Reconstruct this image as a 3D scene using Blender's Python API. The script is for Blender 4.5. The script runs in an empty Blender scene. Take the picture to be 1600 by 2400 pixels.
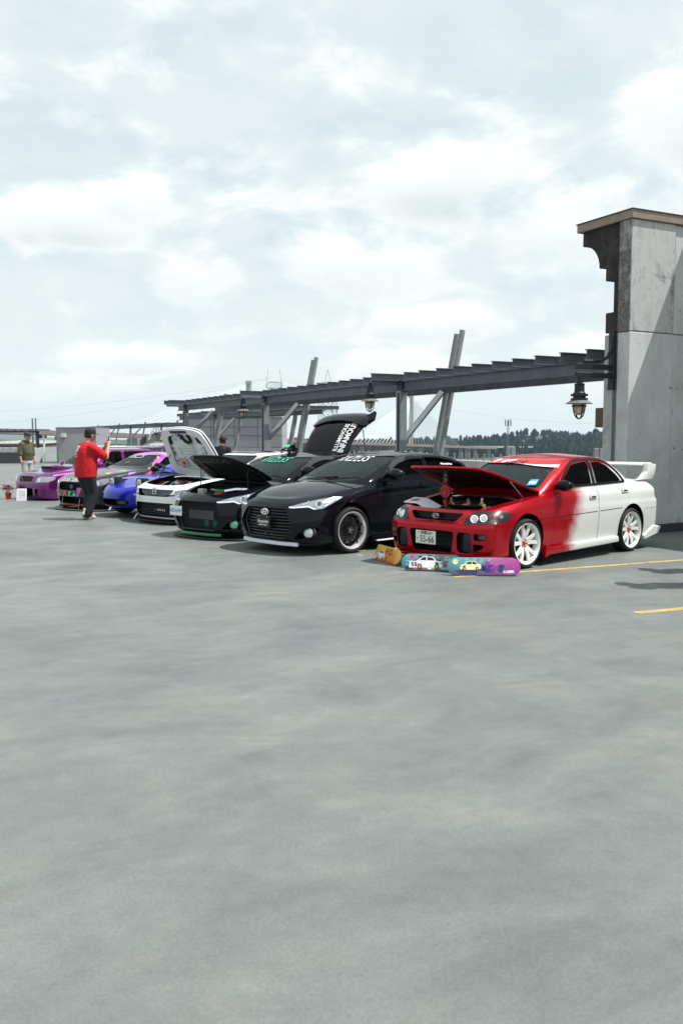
import bpy, bmesh, math, random
from math import sin, cos, pi, radians, sqrt
from mathutils import Vector, Matrix
from mathutils.bvhtree import BVHTree
from mathutils.geometry import delaunay_2d_cdt

scene = bpy.context.scene
C = scene.collection
rnd = random.Random(7)

# ---------------------------------------------------------------- camera
FPX, CAMH, HOR = 2100.0, 1.62, 1026.0            # focal length in photo pixels, eye height, horizon row
PITCH = math.atan((1200 - HOR) / FPX)
cam_d = bpy.data.cameras.new('camera'); cam = bpy.data.objects.new('camera', cam_d); C.objects.link(cam)
cam_d.sensor_fit = 'VERTICAL'; cam_d.sensor_height = 36; cam_d.lens = 36 * FPX / 2400
cam.location = (0, 0, CAMH); cam.rotation_euler = (pi / 2 - PITCH, 0, 0)
cam_d.clip_start = .1; cam_d.clip_end = 9000
cam_d.dof.use_dof = True; cam_d.dof.focus_distance = 12.0; cam_d.dof.aperture_fstop = 3.2
scene.camera = cam

# ---------------------------------------------------------------- light
SUN_EL = radians(62.0)
SUN_TO = Vector((cos(SUN_EL) * .993, cos(SUN_EL) * -.12, sin(SUN_EL)))     # direction towards the sun
sun_d = bpy.data.lights.new('sun', 'SUN'); sun_d.energy = 5.0; sun_d.angle = radians(.53); sun_d.color = (1, .985, .94)
sun = bpy.data.objects.new('sun', sun_d); C.objects.link(sun)
sun.rotation_euler = (-SUN_TO).to_track_quat('-Z', 'Y').to_euler()
sun.location = (30, -4, 40)
vs = scene.view_settings
vs.view_transform = 'Standard'; vs.look = 'None'; vs.exposure = 0.28; vs.gamma = 1; vs.use_curve_mapping = False
scene.cycles.max_bounces = 8; scene.cycles.transparent_max_bounces = 12; scene.cycles.caustics_reflective = False
scene.cycles.caustics_refractive = False; scene.cycles.sample_clamp_indirect = 6

class NX:
    """small helper that writes shader node maths as python expressions"""
    def __init__(s, nt): s.nt = nt; s.n = nt.nodes; s.l = nt.links
    def node(s, t, **kw):
        o = s.n.new(t)
        for k, v in kw.items(): setattr(o, k, v)
        return o
    def put(s, sock, v):
        if hasattr(v, 'is_output') or isinstance(v, bpy.types.NodeSocket): s.l.new(v, sock)
        elif v is not None: sock.default_value = v
    def m(s, op, a, b=None, c=None, clamp=False):
        o = s.node('ShaderNodeMath', operation=op, use_clamp=clamp)
        s.put(o.inputs[0], a); s.put(o.inputs[1], b); s.put(o.inputs[2], c); return o.outputs[0]
    def v(s, op, a, b=None):
        o = s.node('ShaderNodeVectorMath', operation=op); s.put(o.inputs[0], a); s.put(o.inputs[1], b)
        return o.outputs['Value'] if op in ('DOT_PRODUCT', 'LENGTH', 'DISTANCE') else o.outputs[0]
    def sep(s, v): o = s.node('ShaderNodeSeparateXYZ'); s.put(o.inputs[0], v); return o.outputs
    def comb(s, x, y, z):
        o = s.node('ShaderNodeCombineXYZ')
        for i, q in enumerate((x, y, z)): s.put(o.inputs[i], q)
        return o.outputs[0]
    def noise(s, vec, scale, detail=4, rough=.5, dist=0, out='Fac'):
        o = s.node('ShaderNodeTexNoise'); s.put(o.inputs['Vector'], vec); s.put(o.inputs['Scale'], scale)
        s.put(o.inputs['Detail'], detail); s.put(o.inputs['Roughness'], rough); s.put(o.inputs['Distortion'], dist)
        return o.outputs[out]
    def smooth(s, x, a, b, lo=0., hi=1.):
        o = s.node('ShaderNodeMapRange', interpolation_type='SMOOTHSTEP')
        s.put(o.inputs[0], x); s.put(o.inputs[1], a); s.put(o.inputs[2], b); s.put(o.inputs[3], lo); s.put(o.inputs[4], hi)
        return o.outputs[0]
    def lin(s, x, a, b, lo=0., hi=1.):
        o = s.node('ShaderNodeMapRange'); s.put(o.inputs[0], x); s.put(o.inputs[1], a); s.put(o.inputs[2], b); s.put(o.inputs[3], lo); s.put(o.inputs[4], hi)
        return o.outputs[0]
    def mix(s, f, a, b, mode='MIX'):
        o = s.node('ShaderNodeMix', data_type='RGBA', blend_type=mode); s.put(o.inputs[0], f)
        for i, q in ((6, a), (7, b)):
            s.put(o.inputs[i], (*q, 1) if isinstance(q, tuple) and len(q) == 3 else q)
        return o.outputs[2]
    def coord(s, k='Object'): return s.node('ShaderNodeTexCoord').outputs[k]
    def bump(s, h, strength=.2, dist=.01):
        o = s.node('ShaderNodeBump'); s.put(o.inputs['Height'], h); s.put(o.inputs['Strength'], strength); s.put(o.inputs['Distance'], dist); return o.outputs[0]
# ---------------------------------------------------------------- sky: clouds over a Nishita sky
def build_world():
    w = bpy.data.worlds.new('World'); scene.world = w; w.use_nodes = True
    x = NX(w.node_tree); x.n.clear()
    sky = x.node('ShaderNodeTexSky', sky_type='NISHITA', sun_disc=False)
    sky.sun_elevation = SUN_EL; sky.sun_rotation = math.atan2(SUN_TO.x, SUN_TO.y); sky.air_density = 1.0; sky.dust_density = 2.2; sky.ozone_density = 1.0
    d = x.v('NORMALIZE', x.coord('Generated')); dx, dy, dz = x.sep(d)
    up = x.m('MAXIMUM', dz, 0.0)
    # high broken layer, laid on a flat sheet above the place
    inv = x.m('DIVIDE', 1.0, x.m('ADD', up, .16))
    sheet = x.comb(x.m('MULTIPLY', dx, inv), x.m('MULTIPLY', dy, inv), 0.0)
    hi = x.noise(sheet, 2.1, 7, .60, .35)
    hi2 = x.noise(sheet, 9.0, 5, .6, .2)
    hi = x.m('ADD', hi, x.m('MULTIPLY', x.m('SUBTRACT', hi2, .5), .22))
    veil = x.smooth(hi, .28, .60, .40, 1.0)
    # cumulus heads stacked towards the horizon, in directions all round
    az = x.m('ARCTAN2', dx, dy); el = x.m('ARCSINE', dz)
    p = x.comb(x.m('MULTIPLY', az, 1.0), x.m('MULTIPLY', el, 1.9), 3.7)
    q = x.v('ADD', p, x.v('SCALE', x.noise(p, 7, 4, .6, 0, 'Color'), None)) if False else p
    cu = x.noise(p, 7.5, 10, .60, .25)
    fine = x.noise(p, 30, 6, .62, .4)
    cu = x.m('ADD', x.m('ADD', .5, x.m('MULTIPLY', x.m('SUBTRACT', cu, .5), 1.35)), x.m('MULTIPLY', x.m('SUBTRACT', fine, .5), .16))
    # named heads: (azimuth deg, elevation deg, half width, half height, weight)
    heads = [(-15.5, 12.9, 4.6, 2.3, .33), (-12.8, 14.0, 2.6, 1.9, .24), (-18.5, 12.4, 2.4, 1.5, .24), (6.5, 15.2, 6.0, 2.9, .32), (14, 12.5, 8, 3.0, .22), (22, 18.5, 6.0, 4.2, .26),
             (-8.6, 9.6, 3.6, 2.6, .30), (0.6, 10.6, 6.4, 2.8, .31), (-4, 7.2, 7, 1.5, .22), (6, 7.0, 6, 1.5, .24), (16, 5.2, 5, 1.8, .20),
             (-14, 4.8, 6, 1.3, .24), (-20, 3.2, 6, 1.2, .24), (4, 4.4, 5, 1.4, .24), (38, 14, 10, 5, .24), (60, 9, 12, 4, .22), (95, 16, 14, 6, .24), (140, 12, 14, 5, .22),
             (-45, 12, 10, 4, .24), (-70, 16, 12, 6, .22), (-110, 10, 14, 4, .22), (-150, 15, 14, 6, .24), (180, 9, 12, 4, .2)]
    acc = None; shade = None
    for a, e, wa, we, k in heads:
        u = x.m('DIVIDE', x.m('SUBTRACT', az, radians(a)), radians(wa)); t = x.m('DIVIDE', x.m('SUBTRACT', el, radians(e)), radians(we))
        r = x.m('ADD', x.m('MULTIPLY', u, u), x.m('MULTIPLY', t, t))
        g = x.m('MULTIPLY', x.smooth(r, 0.0, 1.5, 1.0, 0.0), k)
        sh = x.m('MULTIPLY', x.m('MULTIPLY', x.smooth(t, -1.0, .5, 1.0, 0.0), x.smooth(r, .1, 1.2, 1.0, 0.0)), k * 3)
        acc = g if acc is None else x.m('MAXIMUM', acc, g)
        shade = sh if shade is None else x.m('MAXIMUM', shade, sh)
    dens = x.m('ADD', x.m('SUBTRACT', cu, .5), acc)
    low = x.smooth(el, radians(20), radians(33), 1.0, .25)
    cum = x.m('MULTIPLY', x.smooth(dens, -.01, .30), low)
    thick = x.smooth(dens, .06, .32)
    puff = x.noise(p, 11, 6, .55, .2)
    belly = x.m('MULTIPLY', x.m('MULTIPLY', shade, thick), x.smooth(puff, .25, .75, 1.3, .5), clamp=True)
    blue = x.mix(1.0, sky.outputs[0], (1.0, 1.0, 1.0), 'MULTIPLY')
    blue = x.mix(.78, blue, (7.3, 9.2, 10.0))
    hazeb = x.smooth(el, 0.0, radians(14), 1.0, 0.0)
    blue = x.mix(x.m('MULTIPLY', hazeb, .9), blue, (9.6, 10.6, 10.6))
    col = x.mix(x.m('MULTIPLY', veil, .78), blue, (9.0, 9.75, 9.7))
    head = x.mix(belly, (11.1, 11.4, 11.3), (7.0, 7.9, 8.0))
    col = x.mix(x.m('MULTIPLY', cum, .92), col, head)
    below = x.smooth(dz, -.02, .0, 1.0, 0.0)
    col = x.mix(below, col, (3.2, 3.5, 3.6))
    bg = x.node('ShaderNodeBackground'); x.l.new(col, bg.inputs[0]); bg.inputs[1].default_value = .078
    out = x.node('ShaderNodeOutputWorld'); x.l.new(bg.outputs[0], out.inputs[0])
    w.cycles.sampling_method = 'MANUAL'; w.cycles.sample_map_resolution = 512
build_world()

# ---------------------------------------------------------------- materials
MATS = {}
def mat(name, col=(.5, .5, .5), rough=.5, metal=0., coat=0., spec=.5, trans=0., alpha=1., emit=None, ior=1.45, fn=None):
    if name in MATS: return MATS[name]
    m = bpy.data.materials.new(name); m.use_nodes = True; nt = m.node_tree; b = nt.nodes['Principled BSDF']
    b.inputs['Base Color'].default_value = (*col, 1); b.inputs['Roughness'].default_value = rough; b.inputs['Metallic'].default_value = metal
    b.inputs['Coat Weight'].default_value = coat; b.inputs['Coat Roughness'].default_value = .03; b.inputs['Specular IOR Level'].default_value = spec
    b.inputs['Transmission Weight'].default_value = trans; b.inputs['IOR'].default_value = ior; b.inputs['Alpha'].default_value = alpha
    if emit: b.inputs['Emission Color'].default_value = (*emit[:3], 1); b.inputs['Emission Strength'].default_value = emit[3]
    if fn:
        x = NX(nt); fn(x, b)
    MATS[name] = m; return m

def wear(base, var=.25, scale=3, rr=.1, bump=0., bscale=40, stretch=None):
    """colour and roughness varied by grime noise in object space"""
    def fn(x, b):
        c = x.coord()
        if stretch: c = x.v('MULTIPLY', c, stretch)
        n = x.noise(c, scale, 6, .6); n2 = x.noise(c, scale * 7, 4, .6)
        f = x.m('ADD', x.m('MULTIPLY', n, .7), x.m('MULTIPLY', n2, .3))
        k = x.lin(f, .3, .7, 1 - var, 1 + var)
        o = x.mix(1.0, (*base, 1), x.comb(k, k, k), 'MULTIPLY'); x.l.new(o, b.inputs['Base Color'])
        x.l.new(x.m('ADD', b.inputs['Roughness'].default_value, x.m('MULTIPLY', x.m('SUBTRACT', n, .5), rr * 2), clamp=True), b.inputs['Roughness'])
        if bump: x.l.new(x.bump(x.noise(c, bscale, 5, .6), bump, .01), b.inputs['Normal'])
    return fn

def paint(name, col, metal=.0, rough=.35, flake=True, coat=1.0, dust=.06):
    def fn(x, b):
        c = x.coord(); n = x.noise(c, 2.2, 5, .6)
        o = x.mix(x.smooth(n, .45, .8, 0, dust), (*col, 1), (.30, .29, .27)); x.l.new(o, b.inputs['Base Color'])
        if flake and metal > .1:
            v = x.node('ShaderNodeTexVoronoi'); x.l.new(c, v.inputs['Vector']); v.inputs['Scale'].default_value = 900
            x.l.new(x.lin(v.outputs['Color'], 0, 1, rough - .06, rough + .1), b.inputs['Roughness'])
        x.l.new(x.lin(n, .3, .8, .02, .07), b.inputs['Coat Roughness'])
    return mat(name, col, rough, metal, coat, fn=fn)

def glass(name, tint=(.25, .3, .3), dens=.9):
    if name in MATS: return MATS[name]
    m = bpy.data.materials.new(name); m.use_nodes = True; x = NX(m.node_tree); x.n.clear()
    tr = x.node('ShaderNodeBsdfTransparent'); tr.inputs[0].default_value = (*tint, 1)
    gl = x.node('ShaderNodeBsdfGlossy'); gl.inputs['Roughness'].default_value = .01; gl.inputs[0].default_value = (dens, dens, dens, 1)
    fr = x.node('ShaderNodeFresnel'); fr.inputs[0].default_value = 1.5
    mx = x.node('ShaderNodeMixShader'); x.l.new(x.m('ADD', x.m('MULTIPLY', fr.outputs[0], .32), .0, clamp=True), mx.inputs[0]); x.l.new(tr.outputs[0], mx.inputs[1]); x.l.new(gl.outputs[0], mx.inputs[2])
    o = x.node('ShaderNodeOutputMaterial'); x.l.new(mx.outputs[0], o.inputs[0]); MATS[name] = m; return m

M_black = mat('black_trim', (.009, .009, .011), .42, spec=.25)
M_blackgloss = mat('gloss_black', (.005, .005, .007), .08, spec=.25)
M_bay = mat('engine_bay_black', (.006, .006, .007), .55, spec=.2)
M_rub = mat('tyre_rubber', (.016, .016, .017), .72, spec=.25, fn=wear((.016, .016, .017), .4, 6, .1, .3, 120))
M_chrome = mat('chrome', (.82, .82, .84), .08, 1.)
M_alu = mat('aluminium', (.55, .56, .58), .32, 1., fn=wear((.55, .56, .58), .25, 12, .1))
M_white = mat('white_plastic', (.78, .79, .78), .35)
M_lens = glass('lamp_lens', (.88, .9, .92))
M_winl = glass('light_tint_glass', (.42, .47, .46))
M_wind = glass('dark_tint_glass', (.060, .065, .07), .85)
M_gclear = glass('windscreen_glass', (.50, .56, .545))
M_refl = mat('lamp_reflector', (.75, .76, .78), .12, .9)
M_halo = mat('lamp_halo', (.85, .87, .9), .2, emit=(.9, .95, 1, .12))
M_decal = mat('white_vinyl', (.80, .80, .80), .4)
M_red = mat('red_plastic', (.45, .015, .015), .3, coat=.4)

# ---------------------------------------------------------------- object helpers
def tag(o, label=None, cat=None, group=None, kind=None):
    if label: o['label'] = label
    if cat: o['category'] = cat
    if group: o['group'] = group
    if kind: o['kind'] = kind
    return o
def empty(name, loc=(0, 0, 0), rz=0, label=None, cat=None, group=None):
    o = bpy.data.objects.new(name, None); C.objects.link(o); o.location = loc; o.rotation_euler = (0, 0, rz); o.empty_display_size = .2
    return tag(o, label, cat, group)
def put(name, me, mats=None, parent=None, smooth=35, loc=None, rot=None):
    if mats is not None and not isinstance(mats, (list, tuple)): mats = [mats]
    if mats:
        if len(me.materials): me.materials.clear()
        for q in mats: me.materials.append(q)
    if smooth:
        me.shade_smooth(); me.set_sharp_from_angle(angle=radians(smooth))
    o = bpy.data.objects.new(name, me); C.objects.link(o)
    if parent: o.parent = parent
    if loc is not None: o.location = loc
    if rot is not None: o.rotation_euler = rot
    return o
def copy_tree(o, parent=None):
    c = o.copy(); C.objects.link(c); c.parent = parent
    for ch in list(o.children): copy_tree(ch, c)
    return c

class MB:
    """collects simple shapes and builds them as one mesh"""
    def __init__(s): s.v = []; s.f = []; s.mi = []; s.m = 0; s.M = Matrix()
    def add(s, vs, fs, m=None):
        b = len(s.v); s.v += [s.M @ Vector(p) for p in vs]; s.f += [tuple(i + b for i in f) for f in fs]; s.mi += [s.m if m is None else m] * len(fs); return s
    def box(s, c, d, R=None, m=None, taper=1.0):
        hx, hy, hz = d[0] / 2, d[1] / 2, d[2] / 2; vs = []
        for z, t in ((-hz, 1), (hz, taper)):
            for x, y in ((-hx, -hy), (hx, -hy), (hx, hy), (-hx, hy)):
                p = Vector((x * t, y * t, z)); p = R @ p if R else p; vs.append(p + Vector(c))
        return s.add(vs, [(3, 2, 1, 0), (4, 5, 6, 7), (0, 1, 5, 4), (1, 2, 6, 5), (2, 3, 7, 6), (3, 0, 4, 7)], m)
    def cyl(s, p0, p1, r0, r1=None, n=12, cap=True, m=None):
        p0 = Vector(p0); p1 = Vector(p1); r1 = r0 if r1 is None else r1; q = (p1 - p0).to_track_quat('Z', 'Y').to_matrix(); vs = []
        for p, r in ((p0, r0), (p1, r1)):
            for i in range(n): a = 2 * pi * i / n; vs.append(p + q @ Vector((r * cos(a), r * sin(a), 0)))
        fs = [(i, (i + 1) % n, n + (i + 1) % n, n + i) for i in range(n)]
        if cap: fs += [tuple(range(n))[::-1], tuple(range(n, 2 * n))]
        return s.add(vs, fs, m)
    def tube(s, path, r, n=8, m=None, closed=False):
        P = [Vector(p) for p in path]; vs = []; k = len(P); rr = r if isinstance(r, (list, tuple)) else [r] * k
        up = None
        for i, p in enumerate(P):
            t = (P[(i + 1) % k] - P[i - 1]) if closed else (P[min(i + 1, k - 1)] - P[max(i - 1, 0)])
            t.normalize()
            if up is None: up = Vector((0, 0, 1)) if abs(t.z) < .9 else Vector((1, 0, 0))
            a = t.cross(up); a.normalize(); b = a.cross(t); up = b
            for j in range(n): q = 2 * pi * j / n; vs.append(p + (a * cos(q) + b * sin(q)) * rr[i])
        fs = []
        for i in range(k if closed else k - 1):
            for j in range(n): fs.append((i * n + j, i * n + (j + 1) % n, ((i + 1) % k) * n + (j + 1) % n, ((i + 1) % k) * n + j))
        if not closed: fs += [tuple(range(n))[::-1], tuple(range((k - 1) * n, k * n))]
        return s.add(vs, fs, m)
    def lathe(s, prof, o=(0, 0, 0), ax=(0, 0, 1), n=24, m=None, closed=False, cap=True):
        q = Vector(ax).to_track_quat('Z', 'Y').to_matrix(); o = Vector(o); vs = []; k = len(prof)
        for r, h in prof:
            for i in range(n): a = 2 * pi * i / n; vs.append(o + q @ Vector((r * cos(a), r * sin(a), h)))
        fs = []
        for j in range(k if closed else k - 1):
            for i in range(n): fs.append((j * n + i, j * n + (i + 1) % n, ((j + 1) % k) * n + (i + 1) % n, ((j + 1) % k) * n + i))
        if not closed and cap:
            if prof[0][0] > 1e-6: fs.append(tuple(range(n))[::-1])
            if prof[-1][0] > 1e-6: fs.append(tuple(range((k - 1) * n, k * n)))
        return s.add(vs, fs, m)
    def ball(s, c, r, n=10, m=None):
        rx, ry, rz = (r, r, r) if not isinstance(r, (tuple, list)) else r; vs = []; k = max(4, n // 2 + 1)
        for j in range(k + 1):
            t = pi * j / k
            for i in range(n): a = 2 * pi * i / n; vs.append(Vector(c) + Vector((rx * sin(t) * cos(a), ry * sin(t) * sin(a), -rz * cos(t))))
        return s.add(vs, [(j * n + i, j * n + (i + 1) % n, (j + 1) * n + (i + 1) % n, (j + 1) * n + i) for j in range(k) for i in range(n)], m)
    def prism(s, poly, a, b, ax='y', m=None):
        """poly in the two remaining axes, extruded from a to b along ax"""
        def P(u, v, t): return {'y': (u, t, v), 'x': (t, u, v), 'z': (u, v, t)}[ax]
        n = len(poly); vs = [P(u, v, a) for u, v in poly] + [P(u, v, b) for u, v in poly]
        return s.add(vs, [tuple(range(n))[::-1], tuple(range(n, 2 * n))] + [(i, (i + 1) % n, n + (i + 1) % n, n + i) for i in range(n)], m)
    def mesh(s, name='mesh', merge=0, bevel=0, seg=1):
        me = bpy.data.meshes.new(name); me.from_pydata([tuple(p) for p in s.v], [], s.f)
        me.polygons.foreach_set('material_index', s.mi)
        bm = bmesh.new(); bm.from_mesh(me)
        if merge: bmesh.ops.remove_doubles(bm, verts=bm.verts, dist=merge)
        bmesh.ops.recalc_face_normals(bm, faces=bm.faces)
        if bevel:
            e = [q for q in bm.edges if len(q.link_faces) == 2 and q.calc_face_angle(0) > radians(40)]
            bmesh.ops.bevel(bm, geom=e, offset=bevel, segments=seg, affect='EDGES', profile=.5, clamp_overlap=True)
        bm.to_mesh(me); bm.free(); return me
    def build(s, name, mats, parent=None, smooth=35, bevel=0, seg=1, loc=None, rot=None):
        return put(name, s.mesh(name, bevel=bevel, seg=seg), mats, parent, smooth, loc, rot)

_tmp = bpy.data.collections.new('tmp')
def boolean(a, b, op='DIFFERENCE', solver='MANIFOLD'):
    """boolean of two meshes, returns a new mesh"""
    C.children.link(_tmp)
    oa = bpy.data.objects.new('ba', a); ob = bpy.data.objects.new('bb', b); _tmp.objects.link(oa); _tmp.objects.link(ob)
    mo = oa.modifiers.new('b', 'BOOLEAN'); mo.object = ob; mo.operation = op; mo.solver = solver
    dg = bpy.context.evaluated_depsgraph_get(); dg.update()
    me = bpy.data.meshes.new_from_object(oa.evaluated_get(dg), depsgraph=dg)
    bpy.data.objects.remove(oa); bpy.data.objects.remove(ob); C.children.unlink(_tmp)
    return me
def bvh_of(me):
    return BVHTree.FromPolygons([v.co.copy() for v in me.vertices], [tuple(p.vertices) for p in me.polygons])

def knots(k):
    """smooth interpolation through (x, y) knots, or a constant"""
    if not isinstance(k, (list, tuple)): return lambda x: k
    X = [p[0] for p in k]; Y = [p[1] for p in k]; n = len(k); d = [(Y[i + 1] - Y[i]) / (X[i + 1] - X[i]) for i in range(n - 1)]
    m = [d[0]] + [0 if d[i - 1] * d[i] <= 0 else 2 * d[i - 1] * d[i] / (d[i - 1] + d[i]) for i in range(1, n - 1)] + [d[-1]] if n > 2 else [d[0], d[0]]
    def f(x):
        if x <= X[0]: return Y[0]
        if x >= X[-1]: return Y[-1]
        i = 0
        while x > X[i + 1]: i += 1
        h = X[i + 1] - X[i]; t = (x - X[i]) / h
        return (2 * t ** 3 - 3 * t * t + 1) * Y[i] + (t ** 3 - 2 * t * t + t) * h * m[i] + (-2 * t ** 3 + 3 * t * t) * Y[i + 1] + (t ** 3 - t * t) * h * m[i + 1]
    return f

def shell(levels, ztop, crown=2.2, nF=14, nS=34, nR=12, sub=4, nT=10, flares=(), zbot=None):
    """closed car-like body: a stack of plan outlines, each with its own front, rear, width and height line.
    level: dict(z, xf, xr, w, cf, cr, nf, nr)"""
    rings = []
    for L in levels:
        zf = knots(L['z']); wf = knots(L['w']); xf, xr = L['xf'], L['xr']; cf = L.get('cf', .5); cr = L.get('cr', .4); nf = L.get('nf', 2.6); nr = L.get('nr', 3.)
        half = []
        def W(x):
            q = wf(x)
            for xa, amp, wid in flares: q += amp * L.get('fl', 0) * math.exp(-((x - xa) / wid) ** 2)
            return q
        for i in range(nF):
            a = i / nF * pi / 2; X = cf * cos(a) ** (2 / nf); x = xf + cf - X; half.append((x, W(x) * sin(a) ** (2 / nf)))
        for i in range(nS + 1):
            x = xf + cf + (xr - cr - xf - cf) * i / nS; half.append((x, W(x)))
        for i in range(1, nR + 1):
            a = (1 - i / nR) * pi / 2; X = cr * cos(a) ** (2 / nr); x = xr - cr + X; half.append((x, W(x) * sin(a) ** (2 / nr) if i < nR else 0))
        half[0] = (half[0][0], 0.)
        rings.append([Vector((x, y, zf(x))) for x, y in half])
    N = len(rings[0]); dense = []
    for j in range(len(rings) - 1):
        p0 = rings[max(j - 1, 0)]; p1 = rings[j]; p2 = rings[j + 1]; p3 = rings[min(j + 2, len(rings) - 1)]
        hard1 = levels[j].get('hard'); hard2 = levels[j + 1].get('hard'); ns = levels[j].get('sub', sub)
        for k in range(ns):
            t = k / ns; row = []
            for i in range(N):
                m1 = (p2[i] - p1[i]) if hard1 else (p2[i] - p0[i]) * .5
                m2 = (p2[i] - p1[i]) if hard2 else (p3[i] - p1[i]) * .5
                row.append(p1[i] * (2 * t ** 3 - 3 * t * t + 1) + m1 * (t ** 3 - 2 * t * t + t) + p2[i] * (-2 * t ** 3 + 3 * t * t) + m2 * (t ** 3 - t * t))
            for i in (0, N - 1): row[i].y = 0
            dense.append(row)
    dense.append(rings[-1])
    zt = knots(ztop); top = rings[-1]; x0 = top[0].x; x1 = top[-1].x
    for k in range(1, nT + 1):
        s = k / nT; f = 1 - (1 - s) ** crown; row = []
        for p in top:
            e = min(1, (p.x - x0) / .12, (x1 - p.x) / .12); e = max(0, e); e = e * e * (3 - 2 * e)
            row.append(Vector((p.x, p.y * (1 - s), p.z + (zt(p.x) - p.z) * f * e)))
        dense.append(row)
    bot = dense[0]; pre = []
    for k in range(4, 0, -1):
        s = k / 4; pre.append([Vector((p.x, p.y * (1 - s), p.z)) for p in bot])
    dense = pre + dense
    vs = []; idx = []
    for row in dense:
        loop = row + [Vector((p.x, -p.y, p.z)) for p in row[-2:0:-1]]; idx.append(list(range(len(vs), len(vs) + len(loop)))); vs += loop
    fs = []; n = len(idx[0])
    for a, b in zip(idx, idx[1:]):
        for i in range(n): fs.append((a[i], a[(i + 1) % n], b[(i + 1) % n], b[i]))
    me = bpy.data.meshes.new('shell'); me.from_pydata([tuple(v) for v in vs], [], fs)
    bm = bmesh.new(); bm.from_mesh(me); bmesh.ops.remove_doubles(bm, verts=bm.verts, dist=2e-4); bmesh.ops.dissolve_degenerate(bm, edges=bm.edges, dist=1e-4)
    bad = [e for e in bm.edges if not e.is_manifold]
    if bad: bmesh.ops.holes_fill(bm, edges=[e for e in bad if e.is_boundary], sides=0)
    bmesh.ops.recalc_face_normals(bm, faces=bm.faces)
    if bm.calc_volume() < 0: bmesh.ops.reverse_faces(bm, faces=bm.faces)
    bm.to_mesh(me); bm.free(); return me

def inset(me, d):
    """copy of a closed mesh pulled inward"""
    m2 = me.copy(); bm = bmesh.new(); bm.from_mesh(m2); bm.normal_update()
    off = [v.normal * d for v in bm.verts]
    for v, o in zip(bm.verts, off): v.co -= o
    bm.to_mesh(m2); bm.free(); return m2

def outline_round(pts, r=.03, n=3):
    """round the corners of a polygon"""
    out = []; k = len(pts)
    for i in range(k):
        p = Vector(pts[i]); a = Vector(pts[i - 1]) - p; b = Vector(pts[(i + 1) % k]) - p
        ra = min(r, a.length * .45); rb = min(r, b.length * .45); pa = p + a.normalized() * ra; pb = p + b.normalized() * rb
        for j in range(n + 1):
            t = j / n; q = pa * (1 - t) ** 2 + p * 2 * t * (1 - t) + pb * t * t; out.append((q.x, q.y))
    return out
def ellipse(cx, cy, a, b, n=24, rot=0):
    return [(cx + a * cos(t) * cos(rot) - b * sin(t) * sin(rot), cy + a * cos(t) * sin(rot) + b * sin(t) * cos(rot)) for t in (2 * pi * i / n for i in range(n))]

AX = {  # (origin plane, U, V, ray direction)
    '-y': (Vector((0, -3, 0)), Vector((1, 0, 0)), Vector((0, 0, 1)), Vector((0, 1, 0))),
    '+y': (Vector((0, 3, 0)), Vector((1, 0, 0)), Vector((0, 0, 1)), Vector((0, -1, 0))),
    'f': (Vector((-3, 0, 0)), Vector((0, 1, 0)), Vector((0, 0, 1)), Vector((1, 0, 0))),
    'r': (Vector((9, 0, 0)), Vector((0, 1, 0)), Vector((0, 0, 1)), Vector((-1, 0, 0))),
    't': (Vector((0, 0, 4)), Vector((1, 0, 0)), Vector((0, 1, 0)), Vector((0, 0, -1)))}
def patch(bvh, poly, ax, off=.003, thick=.006, res=.06, M=None, flat=None):
    """panel that follows a surface: outline in the projection plane, laid on the surface and given thickness"""
    o, U, V, D = AX[ax] if isinstance(ax, str) else ax
    pts = []
    for i, p in enumerate(poly):
        a = Vector(p); b = Vector(poly[(i + 1) % len(poly)]); n = max(1, int((b - a).length / res))
        pts += [a + (b - a) * (k / n) for k in range(n)]
    nb = len(pts); xs = [p.x for p in pts]; ys = [p.y for p in pts]
    gx = min(xs) + res * .5
    while gx < max(xs):
        gy = min(ys) + res * .5
        while gy < max(ys): pts.append(Vector((gx, gy))); gy += res
        gx += res
    v2, _, f2, *_ = delaunay_2d_cdt(pts, [(i, (i + 1) % nb) for i in range(nb)], [list(range(nb))], 1, 1e-5)
    used = sorted({i for f in f2 for i in f}); remap = {j: i for i, j in enumerate(used)}; v2 = [v2[i] for i in used]; f2 = [[remap[i] for i in f] for f in f2]
    out = []; inn = []; last = None
    for p in v2:
        q = o + U * p.x + V * p.y; hit, nrm, _, _ = bvh.ray_cast(q, D)
        if hit is None:
            hit, nrm, _, _ = bvh.find_nearest(last if last is not None else q + D * 3)
            hit = q + D * (hit - q).dot(D)
        if nrm.dot(D) > 0: nrm = -nrm
        if abs(nrm.dot(D)) < .05: nrm = -D
        last = hit; out.append(hit + nrm * off); inn.append(hit - nrm * (thick - off))
    n = len(out); fs = [tuple(f) for f in f2]; bs = [tuple(i + n for i in reversed(f)) for f in fs]
    from collections import Counter
    ec = Counter()
    for f in fs:
        for i in range(len(f)): ec[(f[i], f[(i + 1) % len(f)])] += 1
    side = [(a, a + n, b + n, b) for (a, b) in ec if (b, a) not in ec]
    me = bpy.data.meshes.new('patch'); me.from_pydata([tuple(p) for p in out + inn], [], fs + bs + side)
    bm = bmesh.new(); bm.from_mesh(me); bmesh.ops.recalc_face_normals(bm, faces=bm.faces)
    if bm.calc_volume() < 0: bmesh.ops.reverse_faces(bm, faces=bm.faces)
    bm.to_mesh(me); bm.free(); return me
def ribbon(line, w, closed=False):
    """polygon of width w along a 2d polyline"""
    L = [Vector(p) for p in line]; a = []; b = []; n = len(L)
    for i in range(n):
        t = L[(i + 1) % n] - L[i - 1] if closed else L[min(i + 1, n - 1)] - L[max(i - 1, 0)]; t.normalize(); q = Vector((-t.y, t.x)) * w / 2
        a.append(L[i] + q); b.append(L[i] - q)
    return [tuple(p) for p in a] + [tuple(p) for p in reversed(b)]
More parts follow.
